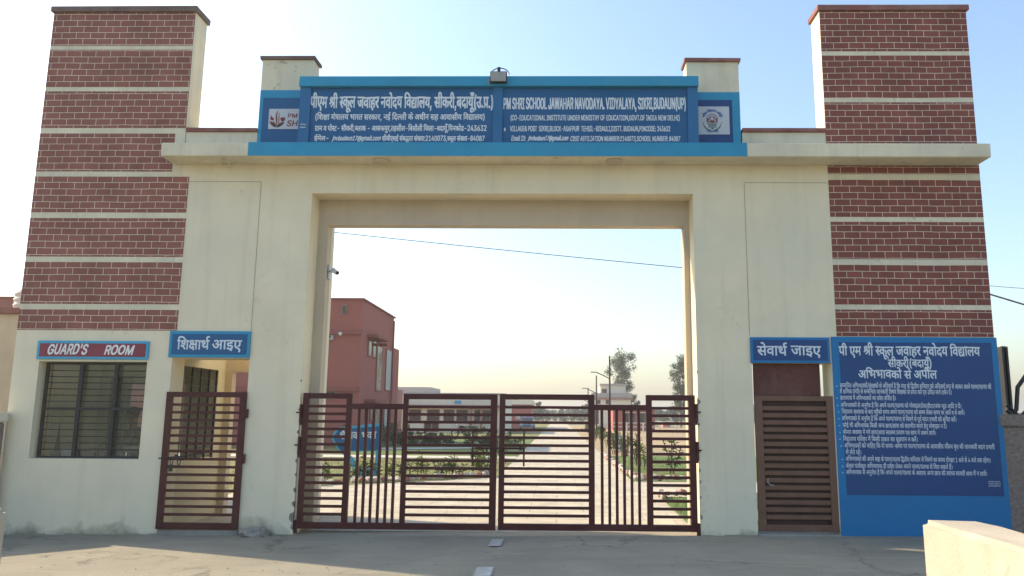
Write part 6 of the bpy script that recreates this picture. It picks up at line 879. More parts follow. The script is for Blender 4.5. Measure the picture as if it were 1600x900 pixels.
slab_wall('wing_wall', 'grey brown granite wing wall running out beside the guard room', (-7.52, -.02), (-11.3, -3.25), .26, 1.46, M['granite'], (.13, .035), M['trim'])
slab_wall('wing_wall', 'grey brown granite wing wall running out beside the appeal board', (5.98, .10), (9.6, -2.6), .26, 1.50, M['granite'], (.16, .03), M['granite'])
PR0 = atz(1440, 812, .9); PRW = atz(1520, 811, .9)[0] - PR0[0]; PL0 = atz(16, 794, .9)
slab_wall('culvert_parapet', 'low sunlit cream parapet in the right foreground', (PR0[0] + PRW / 2, PR0[1]), (PR0[0] + PRW / 2 - .05, -9.9), PRW, .9, M['parapet'], None, None, wob=.006, bev=.03)
slab_wall('culvert_parapet', 'low cream parapet at the left foreground edge', (PL0[0] - .18, PL0[1]), (PL0[0] - .2, -9.6), .36, .9, M['parapet'], None, None, wob=.006, bev=.03)
sp = thing('steel_gate_post', 'dark steel post and bent bars standing behind the right granite wall', 'post', (6.3, .5, 0))
a, z1 = at(1561, 541, .5); b_, z0 = at(1583, 655, .5)
MB().box(a + .02, b_ - .02, .48, .52, -.1, z1, .005).box(a + .0, a + .03, .44, .56, -.1, z1 - .01).box(b_ - .05, b_ - .02, .44, .56, -.1, z1 - .01).build('post', M['iron'], sp)
def PX(px, py, Y): x, z = at(px, py, Y); return (x, Y, z)
m = MB(); m.tube([PX(1604, 585, .45), PX(1590, 605, .45), PX(1588, 640, .45), PX(1578, 652, .45)], .03, 8).tube([PX(1572, 640, .42), PX(1590, 655, .42), PX(1606, 640, .42)], .028, 8).tube([PX(1572, 632, .44), PX(1604, 660, .44)], .02, 6)
m.build('bent_bar', M['iron'], sp)
sb = thing('side_building', 'stained cream outbuilding with a dark red coping left of the brick tower', 'building', (-10.8, 5, 0))
MB().box(-15, -8.9, 3.0, 5.2, -.1, 3.32).build('wall', M['stained'], sb)
MB().box(-15.05, -8.85, 2.94, 5.25, 3.32, 3.43, .01).build('coping', M['coping'], sb, wob=.006)
MB().box(-15.0, -10.95, 3.3, 3.5, 3.43, 3.60).build('parapet', M['coping'], sb)
tk = MB(); pr = []
for k in range(9): pr += [(.30 + .015 * (k % 2), 3.45 + k * .055), (.30 + .015 * (k % 2), 3.45 + k * .055 + .04)]
pr += [(.24, 3.95)]
tag(tk.lathe(pr, -10.30, 4.3, 28).build('water_tank', M['tank'], None, True), 'cream ribbed water tank on the outbuilding roof behind the left tower', 'water tank')
tk = MB(); tk.lathe([(.2, 3.44), (.2, 4.12), (.18, 4.14)], -10.05, 4.75, 24)
tag(tk.build('roof_drum', M['tank'], None, True), 'plain pale drum close behind the left tower above the coping', 'drum')

# ================================================================ inside the guard room
def skin_body(pts, edges, root=0, sub=2):
    me = bpy.data.meshes.new('person'); me.from_pydata([p[0] for p in pts], edges, []); o = bpy.data.objects.new('person', me); col.objects.link(o)
    o.modifiers.new('skin', 'SKIN'); sk = me.skin_vertices[0].data
    for i, p in enumerate(pts): sk[i].radius = (p[1], p[2] if len(p) > 2 else p[1])
    sk[root].use_root = True
    s = o.modifiers.new('sub', 'SUBSURF'); s.levels = sub; s.render_levels = sub
    dg = bpy.context.evaluated_depsgraph_get(); ev = o.evaluated_get(dg); m2 = bpy.data.meshes.new_from_object(ev)
    o.modifiers.clear(); o.data = m2
    for p in m2.polygons: p.use_smooth = True
    return o
def mesh_part(name, parent, mat, local, fn):
    mb = MB(); fn(mb.bm); me = bpy.data.meshes.new(name); mb.bm.to_mesh(me); mb.bm.free(); o = bpy.data.objects.new(name, me); col.objects.link(o); o.parent = parent; me.materials.append(mat)
    for p in me.polygons: p.use_smooth = True
    return o
# seated man, facing left (-X), reading at a desk
PXX, PYY, FZ = -6.33, 1.2, .32
pts = [((0, 0, .50), .15, .13), ((.01, 0, .68), .145, .115), ((-.01, 0, .88), .165, .12), ((-.04, 0, 1.00), .12, .10), ((-.06, 0, 1.07), .058), ((-.085, 0, 1.15), .070, .065), ((-.10, 0, 1.24), .092, .078), ((-.10, 0, 1.30), .072, .065),
       ((-.03, -.19, .97), .065), ((-.07, -.25, .72), .047), ((-.30, -.16, .79), .036), ((-.38, -.13, .80), .026),
       ((-.03, .19, .97), .065), ((-.07, .25, .72), .047), ((-.30, .16, .79), .036), ((-.38, .13, .80), .026),
       ((-.05, -.10, .49), .095), ((-.46, -.12, .50), .068), ((-.44, -.12, .12), .042), ((-.46, -.12, .05), .04), ((-.60, -.13, .04), .032),
       ((-.05, .10, .49), .095), ((-.46, .12, .50), .068), ((-.44, .12, .12), .042), ((-.46, .12, .05), .04), ((-.60, .13, .04), .032)]
edges = [(0, 1), (1, 2), (2, 3), (3, 4), (4, 5), (5, 6), (6, 7), (3, 8), (8, 9), (9, 10), (10, 11), (3, 12), (12, 13), (13, 14), (14, 15), (0, 16), (16, 17), (17, 18), (18, 19), (19, 20), (0, 21), (21, 22), (22, 23), (23, 24), (24, 25)]
for s_ in (0, 4):                              # four fingers and a thumb each, rooted in the wrist
    wv = 11 if s_ == 0 else 15; sy = -1 if s_ == 0 else 1; yb = -.13 if s_ == 0 else .13
    for k, (dy, ln) in enumerate(((-.027, .070), (-.009, .080), (.009, .076), (.027, .058), (.045 * -sy, .045))):
        i0 = len(pts); th = k == 4
        pts += [((-.415 if not th else -.395, yb + dy, .80), .010), ((-.415 - ln * .6 if not th else -.43, yb + dy * 1.2, .802), .009), ((-.415 - ln, yb + dy * 1.2, .785), .008)]
        edges += [(wv, i0), (i0, i0 + 1), (i0 + 1, i0 + 2)]
pe = skin_body(pts, edges, 0, 2); pe.name = 'person'; pe.location = (PXX, PYY, FZ)
tag(pe, 'man in a dark shirt sitting at a desk seen through the guard room window', 'person')
pe.data.materials.append(M['skin']); pe.data.materials.append(M['uniform'])
for p in pe.data.polygons:
    c = p.center
    p.material_index = 0 if (c.z > 1.055 or (c.x < -.20 and c.z > .70)) else 1
def f_hair(bm):
    bmesh.ops.create_uvsphere(bm, u_segments=18, v_segments=12, radius=1)
    for v in bm.verts: v.co = Vector((-.088 + v.co.x * .098, v.co.y * .086, 1.285 + v.co.z * .088))
    bmesh.ops.delete(bm, geom=[v for v in bm.verts if v.co.z < 1.25 and v.co.x < -.10 or v.co.z < 1.20], context='VERTS')
mesh_part('hair', pe, M['hair'], None, f_hair)
def f_ear(bm):
    for sy in (-1, 1):
        r = bmesh.ops.create_uvsphere(bm, u_segments=8, v_segments=6, radius=1)
        for v in r['verts']: v.co = Vector((-.085 + v.co.x * .018, sy * .082 + v.co.y * .010, 1.225 + v.co.z * .030))
    r = bmesh.ops.create_cone(bm, cap_ends=True, segments=8, radius1=.016, radius2=.006, depth=.045)
    for v in r['verts']: v.co = Vector((-.192 + v.co.x * .8 - (.5 - v.co.z / .045) * .008, v.co.y, 1.225 + v.co.z))
    for sy in (-1, 1):
        r = bmesh.ops.create_uvsphere(bm, u_segments=8, v_segments=6, radius=.010)
        for v in r['verts']: v.co += Vector((-.178, sy * .033, 1.245))
    r = bmesh.ops.create_cube(bm, size=1)
    for v in r['verts']: v.co = Vector((-.172 + v.co.x * .012, v.co.y * .045, 1.180 + v.co.z * .010))
mesh_part('face', pe, M['skin'], None, f_ear)
ch = thing('chair', 'dark chair under the man in the guard room', 'chair', (PXX, PYY, FZ))
MB().box(PXX - .22, PXX + .2, PYY - .22, PYY + .22, FZ + .36, FZ + .39, .01).build('seat', M['wood'], ch); MB().box(PXX + .19, PXX + .22, PYY - .21, PYY + .21, FZ + .51, FZ + .86, .01).build('backrest', M['wood'], ch)
for dx, dy in ((-.2, -.2), (-.2, .2), (.175, -.2), (.175, .2)): MB().box(PXX + dx - .014, PXX + dx + .014, PYY + dy - .014, PYY + dy + .014, FZ, FZ + .36).build('leg', M['iron'], ch)
dk = thing('desk', 'wooden desk between the window and the seated man in the guard room', 'desk', (-6.2, .62, FZ))
MB().box(-6.75, -5.62, .40, .88, FZ + .735, FZ + .77, .006).build('top', M['wood'], dk)
for x in (-6.71, -5.66):
    for y in (.44, .84): MB().box(x - .02, x + .02, y - .02, y + .02, FZ, FZ + .735).build('leg', M['wood'], dk)
tag(MB().box(-6.15, -5.92, .5, .8, FZ + .771, FZ + .80, .003).build('register', M['paper']), 'open white register on the desk in the guard room', 'book')
cu = MB(); n = 30
for i in range(n):
    x0, x1 = -7.36 + .012 * i, -7.36 + .012 * (i + 1)
    cu.box(-7.15 + .011 * i, -7.15 + .011 * (i + 1), 1.80 + .02 * math.sin(i * 1.4), 1.82 + .02 * math.sin(i * 1.4), .5, 2.15)
tag(cu.build('curtain', M['curtain'], None, True), 'grey green curtain hanging beside the back door of the guard room', 'curtain')
st = thing('spire_ornament', 'small dark spire ornament on the guard room window sill', 'ornament', (-6.95, .28, .985))
MB().box(-7.0, -6.88, .22, .34, .985, 1.07, .004).build('base', M['granite'], st)
m = MB(); m.lathe([(.05, 1.07), (.032, 1.14), (.034, 1.15), (.02, 1.25), (.022, 1.26), (.010, 1.38), (.002, 1.52)], -6.94, .28, 4); m.build('spire', M['iron'], st)
tag(MB().box(-6.86, -6.66, .25, .29, .985, 1.085, .003).build('card_box', M['paper']), 'small white box standing on the guard room window sill', 'box')

# ================================================================ campus beyond the gate
def win_part(parent, x0, x1, z0, z1, y, ax='Y', mat=None, frame=None, sg=-1, nm='window'):
    t_ = .05
    if ax == 'Y':
        o = MB().box(x0 - .06, x1 + .06, y + sg * t_, y + sg * .002, z0 - .06, z1 + .06).build(nm, frame or M['far_trim'], parent)
        MB().box(x0, x1, y + sg * (t_ + .012), y + sg * (t_ + .001), z0, z1).build('pane', mat or M['window'], o)
    else:
        o = MB().box(min(y, y + sg * t_), max(y, y + sg * t_), x0 - .06, x1 + .06, z0 - .06, z1 + .06).build(nm, frame or M['red_dark'], parent)
        MB().box(min(y + sg * t_, y + sg * (t_ + .012)), max(y + sg * t_, y + sg * (t_ + .012)), x0, x1, z0, z1).build('pane', mat or M['window'], o)
    return o
# two-storey red block
RB = thing('school_block', 'two-storey brick red school block left inside the gate', 'building', (-16, 32, 0))
ry = 28.4; rx = at(567, 466, ry)[0]; rz = at(567, 466, ry)[1]
yb = (CAM_D + ry) * (872 - 567) / (872 - 617) - CAM_D           # far end of the receding face
MB().box(-30, rx, ry, yb, -.1, rz - .08).build('wall', M['red_wall'], RB)
MB().box(-30.1, rx + .1, ry - .1, yb + .1, rz - .08, rz).build('coping', M['red_dark'], RB)
zf1 = at(540, 519, ry)[1]; zf0 = at(540, 608, ry)[1]
MB().box(-30, rx + .06, ry - .12, ry - .002, zf1 - .12, zf1 + .12).box(-30, rx + .06, ry - .12, ry - .002, zf0 - .12, zf0 + .12).build('floor_band', M['red_dark'], RB)
px0, pxz = at(536, 478, ry), at(540, 490, ry)
win_part(RB, px0[0], at(541, 478, ry)[0], pxz[1], px0[1], ry)
a = at(508, 521, ry); b_ = at(521, 531, ry)
o = MB().box(a[0] - .3, b_[0], ry - .14, ry - .002, b_[1], a[1] - .1).build('ventilator', M['shutter'], RB)
MB().disc(((a[0] + b_[0]) / 2 - .05, ry - .15, (a[1] + b_[1]) / 2), (0, -1, 0), .16, .012).build('fan', M['iron'], o)
a = at(508, 604, ry); b_ = at(524, 613, ry)
win_part(RB, a[0] - .4, b_[0], b_[1] - .3, a[1] - .1, ry, mat=M['window'])
MB().disc((at(533, 520, ry)[0], ry - .08, at(533, 522, ry)[1]), (0, -1, 0), .09, .08).build('wall_lamp', M['white_plastic'], RB, True)
# receding face: chajja bands, slit windows, tall windows, on both floors
def depth(px): return -rx * F_PX / (872 - px) * 1.0 - CAM_D + .0
def zt_at(px, py): Y = depth(px); return at(px, py, Y)[1]
zA = zt_at(573, 526); zB = zt_at(573, 627)
for zc in (zA, zB):
    MB().box(rx + .001, rx + .55, depth(571), depth(590), zc - .05, zc + .10).build('sunshade', M['red_dark'], RB)
    MB().box(rx + .001, rx + .45, depth(590), yb - 3.6, zc - .28, zc - .12).build('sunshade', M['red_dark'], RB)
    for p0, p1, h, mt in ((573, 577, .85, M['window']), (580, 584, .85, M['window']), (587, 594, 2.4, M['window']), (602, 609, 2.3, M['shutter'])):
        top = zc - .12 if h < 1 else zc - .32
        win_part(RB, depth(p0), depth(p1), top - h, top, rx, 'X', mt, sg=1)
MB().box(rx - .9, at(620, 650, yb + 2)[0], yb + .11, yb + 2, -.1, 5.6).build('stair_tower', M['red_wall'], RB)
MB().box(rx - .9, at(627, 650, yb + 8)[0], yb + 3.01, yb + 8, -.1, at(620, 606, yb + 3)[1]).build('rear_wing', M['pink_wall'], RB)
MB().tube([(rx + .12, yb - .5, .1), (rx + .12, yb - .5, rz - .3)], .055, 8).build('drain_pipe', M['red_dark'], RB)
q = MB(); q.lathe([(.62, rz), (.64, rz + .1), (.62, rz + .2), (.64, rz + .3), (.62, rz + .9), (.3, rz + 1.05)], -24, 33, 20); tag(q.build('water_tank', M['dark'], None, True), 'black water tank on the roof of the red school block', 'water tank')
# long cream single-storey block
CB = thing('school_block', 'long low cream block with dark windows across the far lawn', 'building', (-9.5, 62, 0))
cy = 59.4
def cX(px): return at(px, 650, cy)[0]
def cZ(py): return at(720, py, cy)[1]
MB().box(cX(612), cX(790), cy, cy + 9, -.1, cZ(616)).build('wall', M['far_cream'], CB)
MB().box(cX(611), cX(666), cy + 2, cy + 8, cZ(616) + .01, cZ(604)).build('upper_wall', M['far_grey'], CB)
MB().box(cX(609), cX(792), cy - .6, cy - .002, cZ(636.5), cZ(633)).build('sunshade', M['far_trim'], CB)
MB().box(cX(611), cX(791), cy - .06, cy - .003, cZ(617), cZ(615) + .05).build('coping', M['far_grey'], CB)
for p0, p1 in ((640, 657), (668, 686), (694, 709), (714, 730), (742, 750), (755, 766)):
    win_part(CB, cX(p0), cX(p1), cZ(657), cZ(641), cy)
for p0, p1 in ((664, 674), (676, 685)): win_part(CB, cX(p0), cX(p1), cZ(674), cZ(660), cy, nm='door')
MB().box(cX(734), cX(738), cy - .55, cy - .2, -.1, cZ(638) - .01).build('column', M['far_trim'], CB); MB().box(cX(751), cX(754), cy - .55, cy - .2, -.1, cZ(638) - .01).build('column', M['far_trim'], CB)
MB().box(cX(710), cX(720), cy - .07, cy - .065, cZ(631), cZ(626)).build('name_plate', M['cyan'], CB)
# distant low red block with the balustrade
def block(label, px0, px1, pyt, Y, dep, mat, base=-.1):
    x0 = at(px0, 650, Y)[0]; x1 = at(px1, 650, Y)[0]; z = at((px0 + px1) / 2, pyt, Y)[1]
    t = thing('school_block', label, 'building', ((x0 + x1) / 2, Y, 0)); MB().box(x0, x1, Y, Y + dep, base, z).build('wall', mat, t); return t, x0, x1, z
t, x0, x1, z = block('distant low red block with a cream parapet at the end of the road', 776, 829, 632, 86, 12, M['red_wall'])
MB().box(x0 - .2, x1 + .2, 85.7, 98.2, z + .001, z + .55).build('parapet', M['far_cream'], t)
win_part(t, at(806, 650, 86)[0], at(813, 650, 86)[0], at(810, 655, 86)[1], at(810, 649, 86)[1], 86, mat=M['shutter'])
win_part(t, at(785, 650, 86)[0], at(795, 650, 86)[0], at(810, 655, 86)[1], at(810, 647, 86)[1], 86)
t, x0, x1, z = block('far cream two-tier block with a roof room under the tall tree', 926, 986, 621, 110, 12, M['far_cream'])
MB().box(x0 - .2, x1 + .15, 109.8, 122.2, z + .001, at(950, 614, 110)[1]).build('parapet', M['far_grey'], t)
MB().box(x0 - .15, x1 + .1, 109.75, 109.999, z - .35, z - .05).build('floor_band', M['far_trim'], t)
mt_ = MB().box(at(938, 650, 112)[0], at(978, 650, 112)[0], 112, 118, z + .02, at(950, 602, 112)[1]).build('roof_room', M['far_cream'], t)
MB().box(at(937, 650, 112)[0], at(981, 650, 112)[0], 111.5, 118.3, at(950, 602, 112)[1] + .002, at(950, 601, 112)[1] + .12).build('roof', M['far_grey'], mt_)
win_part(mt_, at(941, 650, 112)[0], at(948, 650, 112)[0], at(945, 614, 112)[1], at(945, 608, 112)[1], 112)
for p0, p1, q0, q1 in ((933, 938, 625, 631), (947, 951, 625, 631), (928, 935, 641, 662), (946, 957, 668, 672)): win_part(t, at(p0, 650, 110)[0], at(p1, 650, 110)[0], at(945, q1, 110)[1], at(945, q0, 110)[1], 110)
t, x0, x1, z = block('low red block right of the road across the bare field', 958, 1023, 641, 76, 10, M['red_wall'])
MB().box(x0 - .1, x1 + .1, 75.8, 86.1, z + .001, z + .3).build('parapet', M['red_dark'], t)
for p0, p1 in ((976, 982), (987, 992), (1000, 1007)):
    win_part(t, at(p0, 650, 76)[0], at(p1, 650, 76)[0], at(980, 660, 76)[1], at(980, 646, 76)[1], 76)
    MB().box(at(p0 - 1, 650, 76)[0], at(p1 + 1, 650, 76)[0], 75.3, 75.92, at(980, 645, 76)[1], at(980, 644, 76)[1]).build('sunshade', M['far_cream'], t)
t, x0, x1, z = block('tiny pinkish hut at the far edge of the field', 1036, 1047, 661, 100, 4, M['pink_wall'])
MB().box(x0 - .2, x1 + .2, 99.7, 104.2, z + .001, z + .18).build('roof', M['far_grey'], t)

# street lamps along the right of the road
for i, (px, pyt, Y, d) in enumerate(((953, 556, 35.5, 'tallest'), (932, 587, 49.5, 'middle'), (919, 606, 64, 'farthest'))):
    x = at(px, 650, Y)[0]; H_ = at(px, pyt, Y)[1]
    t = thing('street_lamp', {'tallest': 'nearest and tallest street lamp beside the campus road', 'middle': 'second street lamp along the road, before the cream far block', 'farthest': 'farthest and smallest street lamp at the road end'}[d], 'street lamp', (x, Y, 0), 'street lamps along the campus road')
    MB().tube([(x, Y, 0), (x, Y, H_)], .065, 8, True, .045).build('pole', M['iron'], t)
    MB().tube([(x, Y, H_ - 1.35), (x - .45, Y, H_ - 1.12), (x - .78, Y, H_ - .98)], .028, 6).build('arm', M['iron'], t)
    MB().box(x - 1.12, x - .76, Y - .07, Y + .07, H_ - 1.0, H_ - .94).build('lamp_head', M['steel'], t)
    MB().box(x - .09, x + .09, Y - .2, Y + .2, -.02, .12).build('footing', M['concrete'], t)
# arrow-shaped garden signboard
gsn = thing('garden_sign', 'light blue framed arrow-shaped signboard on the left lawn', 'signboard', (-5.0, 9.6, 0))
GYs = 9.6
def gp(pts): return [at(a, b, GYs) for a, b in pts]
MB().prism(gp([(517, 683), (527, 668), (596, 661), (595, 705), (531, 706), (526, 700)]), GYs, GYs + .06).build('border', M['cyan'], gsn)
MB().prism(gp([(521, 683), (530, 671), (592, 666), (591, 703), (533, 704), (528, 698)]), GYs - .008, GYs - .001).build('field', M['deep_blue'], gsn)
z0_ = .02
MB().prism(gp([(587, 705.5), (595, 705), (592, 744), (584, 746)]), GYs + .005, GYs + .055).prism(gp([(531, 706), (541, 705.8), (552, 716), (560, 728), (572, 732), (584, 731), (584, 745.9), (568, 748), (556, 744), (549, 730), (542, 716)]), GYs + .005, GYs + .055).build('legs', M['cyan'], gsn)
MB().box(-5.35, -4.85, GYs - .02, GYs + .08, -.05, at(570, 745, GYs)[1]).build('footing', M['cyan'], gsn)
mb = MB(); write_px(mb, 'g1', 531, 588, 676, 686.5, GYs - .0105, .004, latin=False, slope=.03); mb.build('lettering', M['white'], gsn)
tag(MB().box(at(965, 700, 26)[0], at(972, 700, 26)[0], 26, 26.12, 0, at(968, 680, 26)[1], .02).build('marker_slab', M['plate']), 'small upright white slab among the plants right of the road', 'marker')
# parked blue car
CY = 80.0; cxm = at(824, 660, CY)[0]
car = thing('parked_car', 'small blue car parked before the distant red block', 'car', (cxm, CY, 0))
def pf(pts, w0, w1): return MB().prism([(CY + a, b) for a, b in pts], cxm - w1, cxm + w1, 'X')
bd = pf([(-1.75, .28), (-1.78, .62), (-1.6, .80), (-.75, .90), (1.55, .92), (1.75, .75), (1.75, .30)], 0, .80); bmesh.ops.bevel(bd.bm, geom=bd.bm.edges[:], offset=.06, segments=2, affect='EDGES'); bd.build('body', M['car'], car)
cbn = pf([(-.80, .90), (-.25, 1.42), (1.15, 1.44), (1.55, .92)], 0, .68); bmesh.ops.bevel(cbn.bm, geom=cbn.bm.edges[:], offset=.05, segments=2, affect='EDGES'); cbn.build('cabin', M['car'], car)
MB().prism([(CY - .80, .93), (CY - .33, 1.36), (CY - .36, 1.37), (CY - .83, .94)], cxm - .60, cxm + .60, 'X').build('windscreen', M['window'], car)
for sx_ in (-1, 1):
    MB().box(cxm + sx_ * .60 - .11, cxm + sx_ * .60 + .11, CY - 1.80, CY - 1.72, .60, .74, .02).build('headlight', M['white_plastic'], car)
    for yy in (-1.1, 1.1):
        o = MB().disc((cxm + sx_ * .66, CY + yy, .30), (sx_, 0, 0), .30, .17).build('wheel', M['dark'], car); MB().disc((cxm + sx_ * .835, CY + yy, .30), (sx_, 0, 0), .17, .01).build('rim', M['steel'], o)
MB().box(cxm - .35, cxm + .35, CY - 1.815, CY - 1.79, .36, .50).build('grille', M['dark'], car)
# parked motorcycle on the lawn walk
MY = 46.0; mx_ = at(724, 676, MY)[0]
mo = thing('motorcycle', 'dark motorcycle parked in front of the long cream block', 'motorcycle', (mx_, MY, 0))
for dx in (-.6, .62):
    w_ = MB(); n = 18
    w_.tube([(mx_ + dx + .25 * math.cos(a), MY, .31 + .25 * math.sin(a)) for a in [2 * math.pi * i / n for i in range(n + 1)]], .05, 8, False); o = w_.build('wheel', M['dark'], mo)
    MB().disc((mx_ + dx, MY - .03, .31), (0, 1, 0), .06, .06).build('hub', M['steel'], o)
m = MB(); m.tube([(mx_ - .6, MY, .31), (mx_ - .42, MY, .75), (mx_ - .36, MY, .98)], .03, 8).tube([(mx_ - .40, MY, .72), (mx_ + .1, MY, .40), (mx_ + .62, MY, .31)], .03, 8); m.build('frame', M['steel'], mo)
MB().prism([(mx_ - .35, .66), (mx_ - .28, .86), (mx_ + .02, .84), (mx_ + .1, .68)], MY - .13, MY + .13).build('tank', M['maroon'], mo)
MB().box(mx_ + .03, mx_ + .72, MY - .12, MY + .12, .72, .80, .03).build('seat', M['dark'], mo); MB().box(mx_ - .15, mx_ + .2, MY - .14, MY + .14, .30, .58, .04).build('engine', M['iron'], mo)
MB().tube([(mx_ - .30, MY - .34, 1.0), (mx_ - .36, MY, 1.0), (mx_ - .30, MY + .34, 1.0)], .018, 6).build('handlebar', M['steel'], mo)
MB().disc((mx_ - .44, MY, .88), (-1, 0, 0), .09, .08).build('headlight', M['white_plastic'], mo)

# edging stones
stones = []
for k in range(3):
    mb = MB(); bmesh.ops.create_icosphere(mb.bm, subdivisions=2, radius=1)
    for v in mb.bm.verts:
        n = mnoise.noise(v.co * 1.3 + Vector((k * 9, 0, 0))); v.co *= 1 + .4 * n; v.co = Vector((v.co.x * .105, v.co.y * .07, max(-.05, v.co.z * .075)))
    stones.append(mb.build('edging_stone', M['stone_white' if k != 1 else 'stone_red'], None))
used = [False] * 3
def stone(x, y, label, group, k, a=None, s=1.0, z=.06):
    o = stones[k] if not used[k] else copy_tree(stones[k]); used[k] = True
    o.location = (x, y, z); o.rotation_euler = (0, rnd.uniform(-.4, .4), rnd.uniform(0, 6.3) if a is None else a); o.scale = (s * rnd.uniform(.8, 1.2), s * rnd.uniform(.8, 1.2), s * rnd.uniform(.7, 1.3))
    tag(o, label, 'stone', group)
def along(pts, step):
    out = []; P_ = [Vector(p) for p in pts]
    for a, b in zip(P_, P_[1:]):
        n = max(1, int((b - a).length / step))
        for i in range(n): out.append(a.lerp(b, i / n))
    return out
for i, p in enumerate(along([(-6.4, 6.38), (-3.5, 8.38), (-2.0, 9.62), (-1.62, 10.4)], .17)):
    stone(p.x + rnd.uniform(-.03, .03), p.y + rnd.uniform(-.03, .03), ['white edging stone along the left lawn kerb', 'red edging stone along the left lawn kerb'][i % 3 == 1], 'edging stones of the left lawn', (0, 1, 2)[i % 3])
for i, p in enumerate(along([(1.95, 9.2), (1.86, 12), (1.84, 22)], .26)):
    stone(p.x + rnd.uniform(-.03, .03), p.y + rnd.uniform(-.03, .03), ['pale edging stone beside the road on its right', 'red edging stone beside the road on its right'][i % 4 == 1], 'edging stones along the right of the road', (0, 1, 2, 0)[i % 4])
for i, p in enumerate(along([(2.05, 9.08), (4.6, 9.12)], .17)):
    stone(p.x, p.y + .02, ['pale brick edging the lawn strip behind the side path', 'dark red brick edging the lawn strip behind the side path'][i % 2], 'zigzag edging bricks behind the side path', (0, 1)[i % 2], a=.6 if i % 2 else -.6, s=1.0)
for i, p in enumerate(along([(1.98, 4.5), (2.0, 5.12), (4.6, 5.16)], .15)):
    stone(p.x, p.y, ['white stone rimming the corner lawn inside the gate', 'red stone rimming the corner lawn inside the gate'][i % 2], 'stones rimming the corner lawn', (0, 1)[i % 2], s=.9, z=.08)

# planting
def bush(name, n, rx_, ry_, h, size, mat, stem=True, up=.3):
    root = thing(name, '', '')
    mb = MB()
    cl = [(rnd.gauss(0, .45), rnd.gauss(0, .45), rnd.uniform(.25, 1), rnd.uniform(.25, .5)) for _ in range(max(5, n // 40))]
    for _ in range(n):
        c = rnd.choice(cl); d = Vector((rnd.gauss(0, 1), rnd.gauss(0, 1), rnd.gauss(0, 1))).normalized() * c[3] * rnd.random() ** .4
        p = Vector(((c[0] + d.x) * rx_, (c[1] + d.y) * ry_, max(.03, (c[2] * .8 + d.z * .5)) * h))
        mb.leaf(p, size * rnd.uniform(.6, 1.3), d + Vector((0, 0, up)) + Vector((rnd.gauss(0, .4), rnd.gauss(0, .4), rnd.gauss(0, .4))), .45)
    mb.build('foliage', mat, root)
    if stem:
        st_ = MB()
        for _ in range(5): st_.tube([(rnd.gauss(0, .05), rnd.gauss(0, .05), 0), (rnd.gauss(0, .3) * rx_, rnd.gauss(0, .3) * ry_, h * rnd.uniform(.5, .9))], .012, 4)
        st_.build('stem', M['bark'], root)
    return root
def plant(name, n, h, mat):                 # upright plant with long leaves
    root = thing(name, '', ''); mb = MB(); st_ = MB()
    for s_ in range(4):
        bx, by = rnd.gauss(0, .07), rnd.gauss(0, .07); tx, ty = bx + rnd.gauss(0, .12), by + rnd.gauss(0, .12); hh = h * rnd.uniform(.65, 1)
        st_.tube([(bx, by, 0), ((bx + tx) / 2, (by + ty) / 2, hh * .5), (tx, ty, hh)], .012, 5)
        for _ in range(n // 4):
            t_ = rnd.uniform(.25, 1.02); a = rnd.uniform(0, 6.28); L_ = rnd.uniform(.10, .2)
            o = Vector((bx + (tx - bx) * t_, by + (ty - by) * t_, hh * t_)); d = Vector((math.cos(a), math.sin(a), rnd.uniform(-.1, .9))).normalized(); s2 = d.cross(Vector((0, 0, 1))).normalized() * L_ * .2
            e = o + d * L_; m_ = o + d * L_ * .5 + Vector((0, 0, .02))
            mb.bm.faces.new([mb.bm.verts.new(q) for q in (o, m_ + s2, e - Vector((0, 0, .03)), m_ - s2)])
    mb.build('foliage', mat, root); st_.build('stem', M['bark'], root); return root
proto = {}
def put(kind, x, y, s, label, cat, group, mk):
    if kind not in proto: proto[kind] = o = mk()
    else: o = copy_tree(proto[kind])
    o.location = (x, y, .02); o.rotation_euler = (0, 0, rnd.uniform(0, 6.28)); o.scale = (s, s, s * rnd.uniform(.85, 1.15)); tag(o, label, cat, group)
    return o
for i in range(16):
    k = i % 3; y = 11.5 + i * 1.85
    put('cr%d' % k, 2.35 + rnd.uniform(0, .5) + (.5 if i % 4 == 0 else 0), y, rnd.uniform(.75, 1.2), ['green upright plant in the bed right of the road', 'yellow green upright plant in the bed right of the road', 'dark leafy plant in the bed right of the road'][k], 'plant', 'plants in the bed right of the road', lambda: plant('bed_plant', 110, .95, M[['leaf', 'leaf_y', 'leaf_d'][k]]))
for i in range(15):
    k = i % 2; t_ = i / 14
    put('lw%d' % k, -6.2 + 4.35 * t_ + rnd.uniform(-.1, .1), 6.95 + 3.0 * t_ + rnd.uniform(.0, .45), rnd.uniform(.7, 1.15), ['low green plant just behind the left lawn edging', 'low bright plant just behind the left lawn edging'][k], 'plant', 'low plants behind the left edging', lambda: plant('border_plant', 90, .62, M[['leaf', 'leaf_y'][k]]))
for i in range(9):
    put('rl%d' % (i % 2), -1.95 - rnd.uniform(0, .5), 13 + i * 3.0, rnd.uniform(.45, .85), ['dark bushy plant along the left of the road', 'light bushy plant along the left of the road'][i % 2], 'plant', 'plants along the left of the road', lambda: bush('road_plant', 260, .42, .42, .75, .06, M[['leaf_d', 'leaf_y'][i % 2]]))
for i in range(14):
    if i in (7, 8): continue
    put('hd%d' % (i % 2), -8.2 + i * .42, 30.6 + rnd.uniform(-.25, .25), rnd.uniform(.85, 1.1), 'clipped dark shrub in the hedge row on the far lawn', 'shrub', 'hedge shrubs on the far lawn', lambda: bush('hedge_shrub', 330, .42, .42, .6, .06, M['leaf_d']))
